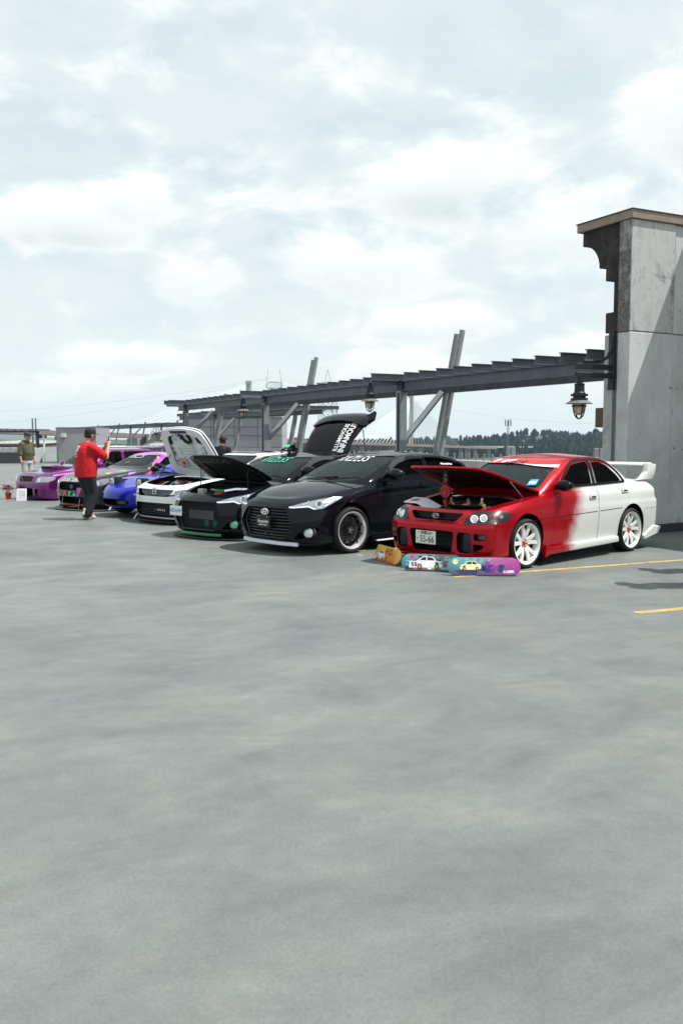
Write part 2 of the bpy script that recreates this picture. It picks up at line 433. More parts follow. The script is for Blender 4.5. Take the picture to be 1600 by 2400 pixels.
def curve_pts(P, n=6, closed=False):
    """catmull-rom through 2d points"""
    P = [Vector(p) for p in P]; k = len(P); out = []
    for i in range(k if closed else k - 1):
        p0 = P[i - 1] if closed or i > 0 else P[0]; p1 = P[i]; p2 = P[(i + 1) % k]; p3 = P[(i + 2) % k] if closed or i + 2 < k else P[-1]
        for j in range(n):
            t = j / n; out.append(.5 * ((2 * p1) + (p2 - p0) * t + (2 * p0 - 5 * p1 + 4 * p2 - p3) * t * t + (3 * p1 - p0 - 3 * p2 + p3) * t ** 3))
    if not closed: out.append(P[-1])
    return [tuple(p) for p in out]

def text_mesh(txt, size=.1, bold=0., shear=0., spacing=1., ext=.0, align='CENTER'):
    cu = bpy.data.curves.new('txt', 'FONT'); cu.body = txt; cu.size = size; cu.offset = bold; cu.shear = shear; cu.space_character = spacing; cu.align_x = align; cu.align_y = 'CENTER'
    cu.extrude = ext; cu.resolution_u = 3
    o = bpy.data.objects.new('txt', cu); C.objects.link(o); dg = bpy.context.evaluated_depsgraph_get(); dg.update()
    me = bpy.data.meshes.new_from_object(o.evaluated_get(dg)); bpy.data.objects.remove(o); bpy.data.curves.remove(cu); return me
def decal_text(bvh, txt, ax, pos, size, rot=0, off=.004, mirror=False, sx=1., **k):
    """lettering laid on a surface"""
    me = text_mesh(txt, size, **k); o, U, V, D = AX[ax] if isinstance(ax, str) else ax
    bm = bmesh.new(); bm.from_mesh(me); bmesh.ops.triangulate(bm, faces=bm.faces)
    for v in bm.verts:
        x, y = v.co.x * sx * (-1 if mirror else 1), v.co.y; q = o + U * (pos[0] + x * cos(rot) - y * sin(rot)) + V * (pos[1] + x * sin(rot) + y * cos(rot))
        h, n, _, _ = bvh.ray_cast(q, D)
        if h is None: h = q + D * 3; n = -D
        if n.dot(D) > 0: n = -n
        v.co = h + n * off
    bm.to_mesh(me); bm.free(); return me
# ---------------------------------------------------------------- place frame: u runs right-and-back, v left-and-back along the row
def ray(x, y): a = (x - 800) / FPX; b = (1200 - y) / FPX; return Vector((a, cos(PITCH) + b * sin(PITCH), -sin(PITCH) + b * cos(PITCH)))
def G(x, y, z=0): d = ray(x, y); t = (z - CAMH) / d.z; return Vector((d.x * t, d.y * t, z))          # photo point on a level
def at(x, y, Y): d = ray(x, y); t = Y / d.y; return Vector((d.x * t, Y, CAMH + d.z * t))             # photo point at a distance
TX, TY, UA = 4.75, 15.0, radians(27.0)
def uv(u, v, z=0): return Vector((TX + u * cos(UA) - v * sin(UA), TY + u * sin(UA) + v * cos(UA), z))

def deck_mat():
    def fn(x, b):
        c = x.coord('Object'); cx, cy, cz = x.sep(c)
        a = UA; r1 = x.m('ADD', x.m('MULTIPLY', cx, cos(a)), x.m('MULTIPLY', cy, sin(a))); r2 = x.m('SUBTRACT', x.m('MULTIPLY', cy, cos(a)), x.m('MULTIPLY', cx, sin(a)))
        wob = x.noise(c, .35, 3, .5); st = x.comb(x.m('MULTIPLY', r1, .75), x.m('ADD', x.m('MULTIPLY', r2, 2.0), x.m('MULTIPLY', wob, 3.0)), 0.0)
        swirl = x.noise(st, 1.1, 9, .66, .5); big = x.noise(c, .13, 4, .55, .5); mid = x.noise(c, .75, 9, .66, .25); fine = x.noise(c, 9, 6, .7); grit = x.noise(c, 75, 4, .75); grit2 = x.noise(c, 260, 2, .7)
        k = x.m('MULTIPLY', x.lin(mid, .32, .68, .84, 1.15), x.lin(swirl, .32, .68, .82, 1.16)); k = x.m('MULTIPLY', k, x.lin(big, .3, .7, .90, 1.10))
        k = x.m('MULTIPLY', k, x.lin(fine, .3, .7, .92, 1.08)); k = x.m('MULTIPLY', k, x.lin(grit, .25, .75, .74, 1.26)); k = x.m('MULTIPLY', k, x.lin(grit2, .25, .75, .88, 1.12))
        # tyre arcs, oil drips, pale scrapes
        dark = x.smooth(x.noise(c, 2.6, 3, .6), .72, .80)
        for ax_, ay_, rr_, ww_ in ((6.0, 2.0, 6.2, .10), (6.0, 2.0, 7.7, .10), (-7.5, 14.0, 8.4, .09), (-7.5, 14.0, 9.9, .09), (2.5, -6.0, 13.2, .11), (9.5, 9.0, 9.0, .09)):
            d_ = x.v('DISTANCE', c, (ax_, ay_, 0.0)); e_ = x.m('ABSOLUTE', x.m('SUBTRACT', d_, x.m('ADD', rr_, x.m('MULTIPLY', wob, .5)))); arc = x.m('MULTIPLY', x.smooth(e_, ww_ * .2, ww_ * 1.5, 1.0, 0.0), x.smooth(swirl, .46, .60)); dark = x.m('MAXIMUM', dark, x.m('MULTIPLY', arc, .22))
        k = x.m('MULTIPLY', k, x.m('SUBTRACT', 1.0, x.m('MULTIPLY', dark, .38))); pale = x.smooth(x.noise(c, 5.5, 2, .5), .77, .80); k = x.m('MULTIPLY', k, x.m('ADD', 1.0, x.m('MULTIPLY', pale, .35)))
        col = x.mix(x.smooth(mid, .35, .7), (.136, .152, .150), (.156, .160, .149)); x.l.new(x.mix(1.0, col, x.comb(k, k, k), 'MULTIPLY'), b.inputs['Base Color'])
        x.l.new(x.lin(mid, .35, .65, .60, .44), b.inputs['Roughness']); b.inputs['Specular IOR Level'].default_value = .55
        h = x.m('ADD', x.m('MULTIPLY', grit, .7), x.m('MULTIPLY', fine, .5)); x.l.new(x.bump(h, .35, .012), b.inputs['Normal'])
    return mat('worn_deck_concrete', (.19, .19, .18), .6, fn=fn)
def slab(name, pts, z0, z1, m, kind='structure'):
    b = MB(); b.prism(pts, z0, z1, 'z'); return tag(b.build(name, m, smooth=0), kind=kind)
gm = mat('far_ground', (.07, .085, .05), .9, fn=wear((.07, .085, .05), .5, .01, .02))
b = MB(); b.prism([(-3900, -600), (3900, -600), (3900, 3900), (-3900, 3900)], -23, -22, 'z'); tag(b.build('ground', gm, smooth=0), kind='structure')
deck = [tuple(uv(u, v)[:2]) for u, v in ((-75, -45), (9, -45), (9, -5.5), (2.4, -5.0), (2.4, 27), (8.4, 27), (8.4, 52), (17, 52), (17, 150), (-75, 150))]
slab('parking_deck', deck, -.6, 0, deck_mat())
b = MB(); b.prism([(-3000, 360), (3000, 420), (3000, 800), (-3000, 760)], -21.9, -21.8, 'z'); tag(b.build('river', mat('river_water', (.10, .14, .15), .08), smooth=0), kind='structure')

# yellow bay lines
ym = mat('yellow_line_paint', (.43, .31, .11), .6, fn=wear((.43, .31, .11), .5, 9, .1))
def bay_line(a, bb, w, nib=0):
    a = Vector(a[:2]); bb = Vector(bb[:2]); t = (bb - a).normalized(); n = Vector((-t.y, t.x)) * w / 2; p = [a + n, a + n * .2 - t * nib, a - n, bb - n, bb + n]
    m = MB(); m.prism([tuple(q) for q in p], .001, .005, 'z'); return m.build('bay_line', ym, smooth=0)
bl = [bay_line(G(1064, 1353), G(1760, 1301), .088), bay_line(G(1492, 1437), G(2000, 1390), .10, .03)]
for k in range(1, 9):
    d = Vector((-sin(UA), cos(UA), 0)) * 2.68 * k; bl.append(bay_line(G(1064, 1353) + d, G(1700, 1305.5) + d, .10))
for o in bl: tag(o, kind='structure')

# ---------------------------------------------------------------- concrete stair tower
def conc(name, base, mould=.5, streak=1., dark=(.03, .03, .027), sc=1.3):
    def fn(x, b):
        c = x.coord('Object'); cx, cy, cz = x.sep(c)
        n = x.noise(c, sc, 7, .65, .4); s = x.noise(x.v('MULTIPLY', c, (2.6, 2.6, .55)), 1.7, 7, .68); fine = x.noise(c, 34, 5, .7); pits = x.noise(c, 15, 2, .5)
        k = x.lin(n, .3, .7, .80, 1.12); k = x.m('MULTIPLY', k, x.lin(fine, .3, .7, .93, 1.06)); k = x.m('MULTIPLY', k, x.lin(s, .32, .6, 1 - .10 * streak, 1.03))
        col = x.mix(1.0, (*base, 1), x.comb(k, k, k), 'MULTIPLY')
        md = x.smooth(x.m('ADD', x.m('MULTIPLY', n, .55), x.m('MULTIPLY', s, .45)), .66 - mould * .3, .80 - mould * .3)
        col = x.mix(x.m('MULTIPLY', md, x.lin(fine, .3, .65, .5, .95)), col, (*dark, 1)); col = x.mix(x.smooth(pits, .71, .74), col, (.09, .085, .085, 1))
        x.l.new(col, b.inputs['Base Color']); x.l.new(x.bump(x.m('ADD', fine, x.m('MULTIPLY', pits, .5)), .35, .012), b.inputs['Normal'])
    return mat(name, base, .85, fn=fn)
M_con = conc('painted_concrete', (.56, .57, .565), .28); M_con2 = conc('stained_concrete', (.54, .545, .535), .62, 1.8); M_mould = conc('mouldy_concrete', (.055, .050, .040), .85, 1., (.010, .010, .010), 3.)
M_base = conc('dark_footing', (.05, .055, .06), .3)
tow = empty('stair_tower', uv(0, 0), UA, 'weathered concrete stair tower with tan capping at the right edge', 'tower')
H_T = 5.34; ZJ = 3.38
def tp(name, mb, m, par=None, bevel=.012): return mb.build(name, m, par or tow, smooth=30, bevel=bevel)
b = MB(); b.box((.50, .135, (ZJ + .006 + H_T - .14) / 2), (1.0, .27, H_T - .14 - ZJ - .006)); tp('wall_panel', b, M_con2)                     # upper block, near pilaster
b = MB(); b.box((.50, .135, ZJ / 2 - .003), (1.0, .27, ZJ - .006)); tp('wall_panel', b, M_con)
b = MB(); b.box((1.32, .30, (ZJ + H_T - .14) / 2), (.62, .56, H_T - .14 - ZJ - .01)); tp('wall_panel', b, M_con)
b = MB(); b.box((1.32, .315, ZJ / 2 - .003), (.62, .56, ZJ - .006)); tp('wall_panel', b, M_con)
b = MB(); b.box((.82, .36, H_T / 2 - .1), (1.5, .16, H_T - .3)); tp('core_wall', b, M_con2, bevel=0)
b = MB(); b.box((.56, .47, ZJ / 2), (.98, .36, ZJ - .02)); tp('side_wall', b, M_con2)
b = MB(); b.box((-.002, .137, (ZJ + H_T - .14) / 2 + .003), (.02, .255, H_T - .15 - ZJ)); tp('peeling_render', b, conc('peeling_concrete', (.50, .495, .49), .95, 3., (.035, .032, .03), 2.4), bevel=.004)
prof = [(.275, H_T - .145), (1.20, H_T - .145), (1.20, H_T - .38)] + [(1.20 - .42 * sin(t), H_T - .38 - .44 * (1 - cos(t))) for t in (pi / 2 * i / 8 for i in range(1, 9))]
prof += [(.62, H_T - .84), (.62, H_T - 1.06), (.42, H_T - 1.07), (.42, 3.74), (.60, 3.74), (.60, 3.40), (.275, 3.40)]
b = MB(); b.prism(prof, .035, 1.2, 'x'); tp('corbel', b, M_mould, bevel=.008)
b = MB(); b.box((.35, .76, 1.97), (.5, .22, .34)); tp('scupper_block', b, conc('rusty_concrete', (.13, .095, .06), .5), bevel=.01)
b = MB(); b.prism([(-.035, -.04), (1.70, -.04), (1.70, 1.28), (-.035, 1.28)], H_T - .138, H_T, 'z'); tp('capping', b, mat('tan_flashing', (.26, .205, .155), .55, fn=wear((.26, .205, .155), .2, 5, .1)), bevel=.006)
b = MB(); b.prism([(-.05, -.055), (1.70, -.055), (1.70, 1.30), (-.05, 1.30)], H_T + .002, H_T + .016, 'z'); tp('capping_edge', b, mat('flashing_edge', (.10, .085, .075), .6), bevel=0)
b = MB(); b.box((.78, .02, .07), (1.7, .10, .14)); tp('footing', b, M_base)
b = MB(); b.box((.98, .03, ZJ - .9), (.10, .09, .05)); tp('wall_stain_block', b, M_con2)
for q, (x0, z0, z1) in enumerate(((.30, .3, 3.3),)): b = MB(); b.box((-.006, .32, 1.7), (.03, .018, 3.2)); tp('conduit', b, mat('conduit_grey', (.16, .16, .165), .5), bevel=0)
wl = empty('boundary_wall', uv(1.45, -.02), UA, 'tall concrete wall running from the stair tower towards the viewer', 'wall')
for k in range(4): b = MB(); b.box((.12, -1.28 - k * 2.5, H_T / 2 - .01), (.24, 2.49, H_T - .04)); b.build('wall_panel', M_con, wl, bevel=.012)  # out of view; run lengthened to cut sky light on the tower's shaded face
b = MB(); b.box((.12, -5.03, H_T + .0), (.32, 10.02, .05)); b.build('capping', MATS['tan_flashing'], wl, bevel=.006)
# bracket plate and arms that carry the tower lamp
M_arm = mat('dark_steel', (.014, .022, .028), .5, .2, fn=wear((.014, .022, .028), .4, 8, .1)); M_stl = mat('galvanised_steel', (.11, .125, .14), .55, .2, fn=wear((.11, .125, .14), .30, 2.5, .12, stretch=(1, 1, .4)))
M_post = mat('grey_steel_post', (.21, .235, .25), .55, .2, fn=wear((.21, .235, .25), .2, 3, .1)); M_raf = mat('weathered_rafter', (.12, .137, .155), .6, .1, fn=wear((.12, .137, .155), .35, 3, .1))
M_rust = mat('rusty_flange', (.17, .14, .10), .75, fn=wear((.17, .14, .10), .55, 6, .1)); M_pipe = mat('weathered_pipe', (.24, .255, .26), .6, .1, fn=wear((.24, .255, .26), .38, 4, .15, stretch=(1, 1, .5)))
br = empty('lamp_bracket', uv(0, .36), UA, 'dark steel bracket bolted to the tower carrying the nearest lamp', 'bracket')
b = MB(); b.box((-.02, .0, 2.92), (.06, .13, .98)); b.build('bracket_plate', M_arm, br, bevel=.008)
for z in (2.80, 2.66): b = MB(); b.box((-.40, 0, z), (.80, .07, .085)); b.build('bracket_arm', M_arm, br, bevel=.006)
b = MB(); b.tube([(-.04, -.02, 3.30), (-.06, -.02, 3.12), (-.14, -.02, 2.97), (-.28, -.02, 2.90), (-.66, -.02, 2.885)], .03, 8); b.build('cable_conduit', M_arm, br)

# ---------------------------------------------------------------- hanging lamps
def lamp_proto(label):
    o = empty('hanging_lamp', (0, 0, 0), 0, label, 'lamp', 'caged lamps hung from the pergola'); dk = M_arm
    b = MB(); b.cyl((0, 0, 0), (0, 0, -.05), .035, n=12); b.cyl((0, 0, -.05), (0, 0, -.11), .055, n=14); b.build('stem', dk, o)
    b = MB(); b.lathe([(.045, -.10), (.086, -.105), (.086, -.125), (.080, -.13), (.083, -.24), (.10, -.262), (.05, -.262)], n=24); b.build('body', dk, o)
    for z in (-.275, -.345): b = MB(); b.lathe([(.08, z), (.140, z), (.140, z - .035), (.08, z - .035)], n=24, closed=True); b.build('fin', dk, o)
    b = MB(); b.lathe([(.0, -.24), (.102, -.26), (.106, -.40), (.0, -.40)], n=20); b.build('core', dk, o)
    b = MB(); b.lathe([(.105, -.372), (.145, -.385), (.220, -.432), (.215, -.438), (.138, -.398), (.098, -.39)], n=32, closed=True); b.build('shade', mat('weathered_shade', (.15, .15, .155), .6, fn=wear((.15, .15, .155), .4, 14, .1)), o)
    b = MB(); b.lathe([(.092, -.40), (.094, -.46), (.089, -.53), (.072, -.585), (.038, -.618), (0, -.626)], n=24); b.build('globe', mat('yellowed_glass', (.40, .36, .24), .18, coat=.8, fn=wear((.40, .36, .24), .35, 10, .05)), o)
    for k in range(2):
        a = k * pi / 2 + .3; P = [(.115 * cos(t) * cos(a), .115 * cos(t) * sin(a), -.46 - .225 * max(0, sin(t))) for t in (pi * i / 14 for i in range(15))]
        P = [(P[0][0], P[0][1], -.39)] + P + [(P[-1][0], P[-1][1], -.39)]; b = MB(); b.tube(P, .011, 6); b.build('cage_bar', dk, o)
    b = MB(); b.tube([(.118 * cos(t), .118 * sin(t), -.475) for t in (2 * pi * i / 20 for i in range(20))], .011, 5, closed=True); b.build('cage_ring', dk, o)
    return o
lamp0 = lamp_proto('large caged lamp hanging from the tower bracket'); lamp0.location = uv(-.72, .36, 2.62)
for (u, v, z, lb) in ((-.62, 7.75, 2.93, 'caged lamp under the pergola above the black coupe roof'), (-.55, 16.45, 2.93, 'caged lamp hanging over the white hatchback, left on the pergola')):
    o = copy_tree(lamp0); o.location = uv(u, v, z); o['label'] = lb; o.scale = (1, 1, 1)

# ---------------------------------------------------------------- pergolas
def ibeam(mb, a, b_, zc, h, w, t=.016, ax='x', c=0.):
    """I section along ax from a to b, centred at (c, zc)"""
    P = [(-w / 2, -h / 2), (w / 2, -h / 2), (w / 2, -h / 2 + t), (t / 2, -h / 2 + t), (t / 2, h / 2 - t), (w / 2, h / 2 - t), (w / 2, h / 2), (-w / 2, h / 2), (-w / 2, h / 2 - t), (-t / 2, h / 2 - t), (-t / 2, -h / 2 + t), (-w / 2, -h / 2 + t)]
    P = [(c + p, zc + q) for p, q in P]; return mb.prism(P, a, b_, ax)
def pergola(u0, v0, v1, frames, label, sp=.68, z0=2.75, rafu=(-.29, 2.62), name='pergola', lampu=-.78, pipes=True, pv=.5):
    o = empty(name, uv(u0, 0), UA, label, 'pergola', 'steel pergolas along the deck edge')
    F = [v0] + list(frames) + [v1]
    for a, b_ in zip(F, F[1:]):
        m = MB(); ibeam(m, a + .012, b_ - .012, z0 + .115, .23, .13, .02, 'y'); m.build('long_beam', M_stl, o, smooth=30)
        m = MB(); ibeam(m, a + .012, b_ - .012, z0 + .115, .22, .12, .02, 'y', c=1.62); m.build('long_beam', M_stl, o, smooth=30)
    base = None; v = v0 + .25
    while v < v1:
        near = any(abs(v - f) < .36 for f in frames)
        if base is None:
            m = MB(); ibeam(m, rafu[0], rafu[1], z0 + .235 + .085, .165, .10, .014, 'x'); me = m.mesh('rafter'); base = me
            m2 = MB(); ibeam(m2, lampu - .02, rafu[1] + .2, z0 + .235 + .085, .165, .10, .014, 'x'); me2 = m2.mesh('rafter')
            mf = MB(); mf.box(((rafu[0] + rafu[1]) / 2, 0, z0 + .2355), (rafu[1] - rafu[0] - .02, .104, .004)); mfe = mf.mesh('flange')
            first = put('rafter', me, M_raf, o, 30, (0, v, 0)); ln = None; fl0 = put('rafter_flange', mfe, M_rust, first, 0)
        elif near and ln is None: ln = put('rafter', me2, M_raf, o, 30, (0, v, 0))
        else:
            q = bpy.data.objects.new('rafter', me2 if near else me); C.objects.link(q); q.parent = o; q.location = (rnd.uniform(-.018, .018), v + rnd.uniform(-.012, .012), 0); q.rotation_euler = (0, 0, radians(rnd.uniform(-.25, .25)))
            if near and not len(me2.materials): me2.materials.append(M_raf)
            if not near: k = bpy.data.objects.new('rafter_flange', mfe); C.objects.link(k); k.parent = q
        v += sp
    for f in frames:
        m = MB(); m.box((0, f, z0 / 2), (.20, .20, z0)); m.build('post', M_post, o, bevel=.01)
        m = MB(); R = Matrix.Rotation(math.atan2(1.02, 1.18), 3, 'Y'); m.cyl((.06, f, 1.55), (1.16, f, z0 - .01), .085, n=4); m.build('brace', M_post, o)
        m = MB(); m.box((-.112, f - .03, z0 / 2), (.022, .05, z0 - .1)); m.build('conduit', M_arm, o)
        m = MB(); m.box((.02, f, z0 + .115), (.17, .26, .27)); m.build('beam_plate', M_arm if pipes else M_stl, o, bevel=.006)
        for bz in (.05, .18):
            for bv_ in (-.08, .08): m = MB(); m.cyl((-.066, f + bv_, z0 + bz), (-.085, f + bv_, z0 + bz), .016, n=6); m.build('bolt', M_rust, o)
        m = MB(); m.box((-.40, f + .12, z0 + .19), (.74, .08, .085)); m.build('lamp_arm', M_stl, o, bevel=.006)
        if pipes:
            for dv in (0, .25): m = MB(); hp = 1.0 if f < 20 else .80; m.cyl((1.22, f + pv + dv, .0), (1.22 + .88 * hp, f + pv + dv, (4.36 - dv * .3) * hp), .073, n=16); m.build('leaning_pipe', M_pipe, o)
    return o
pergola(.17, .62, 26.0, (7.6, 16.3, 25.0), 'long steel pergola running from the stair tower with stepped rafters')
pergola(6.1, 27.6, 45.5, (30.5, 38.5), 'lower looking pergola standing farther back behind the first one', sp=.72)
pergola(14.6, 77, 132, (80, 93, 106, 119), 'distant pergola beyond the red shirted person', sp=1.4)

# ---------------------------------------------------------------- parapet with railing studs and tapered piers
pa = empty('parapet_wall', uv(2.25, 0), UA, 'white concrete parapet with short metal studs behind the saloon', 'wall')
M_par = conc('white_parapet', (.55, .56, .54), .22)
for k in range(7): b = MB(); b.box((0, 2.45 + k * 3.6, .525), (.22, 3.585, 1.05)); b.build('wall_panel', M_par, pa, bevel=.015)
st = None
for k in range(74):
    if st is None: b = MB(); b.cyl((0, 0, 1.05), (0, 0, 1.20), .028, n=8); b.ball((0, 0, 1.20), (.032, .032, .02), 8); st = b.build('railing_stud', M_post, pa); st.location = (0, .8 + k * .33, 0)
    else: q = st.copy(); C.objects.link(q); q.location = (0, .8 + k * .33, 0)
for k, v in enumerate((3.3, 6.3, 11.6, 17.0)):
    b = MB(); 
    for dy in (-.085, .085): b.box((.22, v + dy, .70), (.20, .13, 1.4), taper=.55)
    b.build('tapered_pier', M_post, pa, bevel=.008)

# ---------------------------------------------------------------- deck buildings
lb = empty('lift_lobby', (0, 0, 0), 0, 'mauve grey panelled lift lobby behind the white bonnet', 'building')
x0, x1, Y0 = at(440, 1000, 62).x, at(658, 1000, 62).x, 62.0; M_mauve = mat('mauve_panel', (.33, .32, .355), .6, fn=wear((.33, .32, .355), .06, .6, .05))
b = MB(); b.box(((x0 + x1) / 2, Y0 + 3.1, 1.5), (x1 - x0 - .06, 6, 2.98)); b.build('lobby_core', mat('joint_dark', (.10, .095, .11), .8), lb)
cols = 4; pw = (x1 - x0) / cols
for i in range(cols):
    for j, (z0, z1) in enumerate(((.0, .95), (.95, 1.75), (1.75, 2.35), (2.35, 3.0))):
        b = MB(); b.box((x0 + pw * (i + .5), Y0 + .05, (z0 + z1) / 2), (pw - .03, .10, z1 - z0 - .03)); b.build('wall_panel', M_mauve, lb, bevel=.008)
for j, (z0, z1) in enumerate(((.0, 1.75), (1.75, 3.0))):
    b = MB(); b.box((x1 + .02, Y0 + 3.1, (z0 + z1) / 2), (.1, 5.9, z1 - z0 - .03)); b.build('wall_panel', M_mauve, lb)
b = MB(); b.box(((x0 + x1) / 2, Y0 + 3.05, 3.06), (x1 - x0 + .2, 6.3, .10)); b.build('roof_edge', mat('roof_pale', (.45, .44, .46), .6), lb)
pr = empty('plant_room', (0, 0, 0), 0, 'grey block plant room left behind the person in red', 'building')
def blockm():
    def fn(x, b):
        c = x.coord('Object'); t = x.node('ShaderNodeTexBrick'); r = x.sep(c); x.l.new(x.comb(x.m('ADD', r[0], r[1]), r[2], 0.0), t.inputs['Vector'])
        t.inputs['Scale'].default_value = 1; t.inputs['Brick Width'].default_value = .4; t.inputs['Row Height'].default_value = .2; t.inputs['Mortar Size'].default_value = .008
        t.inputs['Color1'].default_value = (.30, .30, .32, 1); t.inputs['Color2'].default_value = (.285, .285, .305, 1); t.inputs['Mortar'].default_value = (.24, .24, .26, 1); n = x.noise(c, 1.2, 6, .65); k = x.lin(n, .3, .7, .86, 1.08)
        x.l.new(x.mix(1.0, t.outputs[0], x.comb(k, k, k), 'MULTIPLY'), b.inputs['Base Color'])
    return mat('grey_block', (.3, .3, .32), .85, fn=fn)
c0 = G(139, 1086); ca = G(100, 1084.5); cb = c0 + Vector((2.3, .3, 0)); cd = ca + Vector((3.4, 4, 0)); Hb = 2.22
b = MB(); b.prism([tuple(p[:2]) for p in (c0, cb, cd, Vector((ca.x, ca.y + 3, 0)))], 0, Hb, 'z'); b.build('wall', blockm(), pr, smooth=0)
b = MB(); b.prism([(c0.x - .04, c0.y - .05), (cb.x, cb.y - .05), (cd.x, cd.y), (ca.x - .06, ca.y + 3)], Hb + .002, Hb + .07, 'z'); b.build('capping', mat('cap_grey', (.22, .22, .235), .6), pr, smooth=0)
b = MB(); q = at(149.5, 1021, c0.y - .02); b.box((q.x, q.y, q.z), (.28, .25, .22)); b.build('wall_light', mat('cream_box', (.62, .62, .52), .4), pr, bevel=.01)
b = MB(); q = at(104, 1054, c0.y + .6); b.box((q.x, q.y, .82), (.10, .10, 1.6)); b.build('down_pipe', M_white, pr, bevel=.01)
b = MB(); q = at(95, 1023, c0.y + .5); b.box((q.x, q.y, q.z), (.14, .3, .25)); b.box((q.x + .22, q.y, q.z), (.3, .06, .05)); b.box((q.x + .34, q.y, q.z), (.08, .15, .22)); b.build('bracket_lamp', M_arm, pr)
def wallseg(name, pa_, pb_, h, t, m, label):
    a = Vector(pa_); e = Vector(pb_); d = e - a; o = empty(name, (a.x, a.y, 0), math.atan2(d.y, d.x), label, 'wall'); n = max(1, int(d.length / 2.2)); s = d.length / n
    for k in range(n): b = MB(); b.box((s * (k + .5), t / 2, h / 2), (s - .012, t, h)); b.build('wall_panel', m, o, bevel=.01)
    return o
wallseg('low_wall', G(-60, 1086.5), G(60, 1086), .70, .2, mat('charcoal_wall', (.045, .05, .06), .7), 'low charcoal wall at the far left edge of the deck')
wallseg('back_wall', G(-60, 1081), G(60, 1081), .92, .2, mat('pale_wall', (.60, .61, .60), .7), 'pale wall showing over the low charcoal wall')
wallseg('gate_wall', G(66, 1084), G(101, 1083), .95, .1, mat('pale_panel', (.46, .47, .48), .7), 'pale grey gate panel beside the plant room')
p4 = empty('pergola', (0, 0, 0), 0, 'flat pergola seen end on at the far left', 'pergola', 'steel pergolas along the deck edge'); Yp = 60.
a = at(-30, 1012, Yp); e = at(92, 1012, Yp); b = MB(); b.box(((a.x + e.x) / 2, Yp, a.z), (e.x - a.x, .14, .10)); b.build('long_beam', M_arm, p4)
for k in range(7): q = at(2 + (k - 1) * 17, 1007.5, Yp); b = MB(); b.box((q.x, Yp + 1.2, q.z), (.16, 2.6, .12)); b.build('rafter', M_stl, p4)
for px in (76.5, 84): q = at(px, 980, Yp + .3); b = MB(); b.cyl((q.x, Yp + .3, 0), (q.x, Yp + .3, q.z), .055, n=12); b.build('pipe_post', M_pipe, p4)
b = MB(); q = at(89, 1012, Yp); b.box((q.x, Yp, q.z / 2), (.14, .14, q.z)); b.build('post', M_arm, p4)

# ---------------------------------------------------------------- trees
def leafm(name, c1, c2, tr=.25):
    def fn(x, b):
        c = x.coord('Object'); n = x.noise(c, 1.8, 4, .6); x.l.new(x.mix(x.smooth(n, .35, .65), (*c1, 1), (*c2, 1)), b.inputs['Base Color'])
    return mat(name, c1, .8, spec=.05, fn=fn)
M_leaf = leafm('bright_leaf', (.055, .11, .015), (.13, .17, .03)); M_bark = mat('bark', (.06, .045, .035), .9)
def tree(loc, h, r, label, lm=None, n=900, seed=1, group='trees below the deck edge'):
    R = random.Random(seed); o = empty('deck_tree', loc, 0, label, 'tree', group)
    b = MB(); b.tube([(0, 0, 0), (.05, .02, h * .35), (-.03, .05, h * .62), (.02, 0, h * .85)], [h * .022, h * .017, h * .011, h * .005], 8)
    for k in range(6):
        a = k * 1.05 + R.random(); z = h * R.uniform(.42, .68); b.tube([(0, 0, z), (r * .35 * cos(a), r * .35 * sin(a), z + h * .08), (r * .7 * cos(a), r * .7 * sin(a), z + h * .17)], [h * .009, h * .006, h * .003], 5)
    b.build('trunk', M_bark, o)
    cl = [(Vector((R.gauss(0, .45) * r, R.gauss(0, .45) * r, h * .72 + R.gauss(0, .5) * h * .13)), r * R.uniform(.25, .48)) for _ in range(18)]
    m = MB(); s = max(.06, r * .06)
    for i in range(n):
        c, rr = R.choice(cl); d = Vector((R.gauss(0, 1), R.gauss(0, 1), R.gauss(0, .85))).normalized(); p = c + d * rr * R.uniform(.55, 1.05); q = Vector((R.gauss(0, 1), R.gauss(0, 1), R.gauss(0, 1))).normalized(); t = d.cross(q).normalized(); w = t.cross(d + q * .5).normalized(); k = s * R.uniform(.6, 1.3)
        m.add([p - t * k, p + w * k * .55, p + t * k, p - w * k * .55], [(0, 1, 2, 3)])
    m.build('crown', lm or M_leaf, o, smooth=0); return o
def treetop(px, py, Y, wpx, label, seed, n=900):
    p = at(px, py, Y); r = wpx / 2 / FPX * Y; base = -21.8 if Y > 60 or True else 0; h = (p.z - base) / .98; return tree((p.x, Y, base), h, r, label, n=n, seed=seed)
treetop(283, 1024, 120, 44, 'round green tree top showing between the far pergola posts', 3, 1400)
treetop(322, 1030, 122, 40, 'green tree top just left of the raised black wing', 4, 1200)
treetop(1002, 1046, 48, 44, 'leafy tree top beside the leaning pipes', 5, 1400)
treetop(1106, 1054, 50, 36, 'small leafy tree top right of the leaning pipes', 6, 1000)
treetop(1143, 1062, 52, 20, 'smallest leafy tree top by the tapered pier', 7, 700)
treetop(690, 1044, 130, 60, 'olive green tree top beyond the toy car', 8, 1200); treetop(655, 1048, 128, 40, 'olive green tree top at the lobby corner', 9, 900)
treetop(870, 1052, 60, 26, 'tree top hidden behind the raised hatch edge', 10, 700)

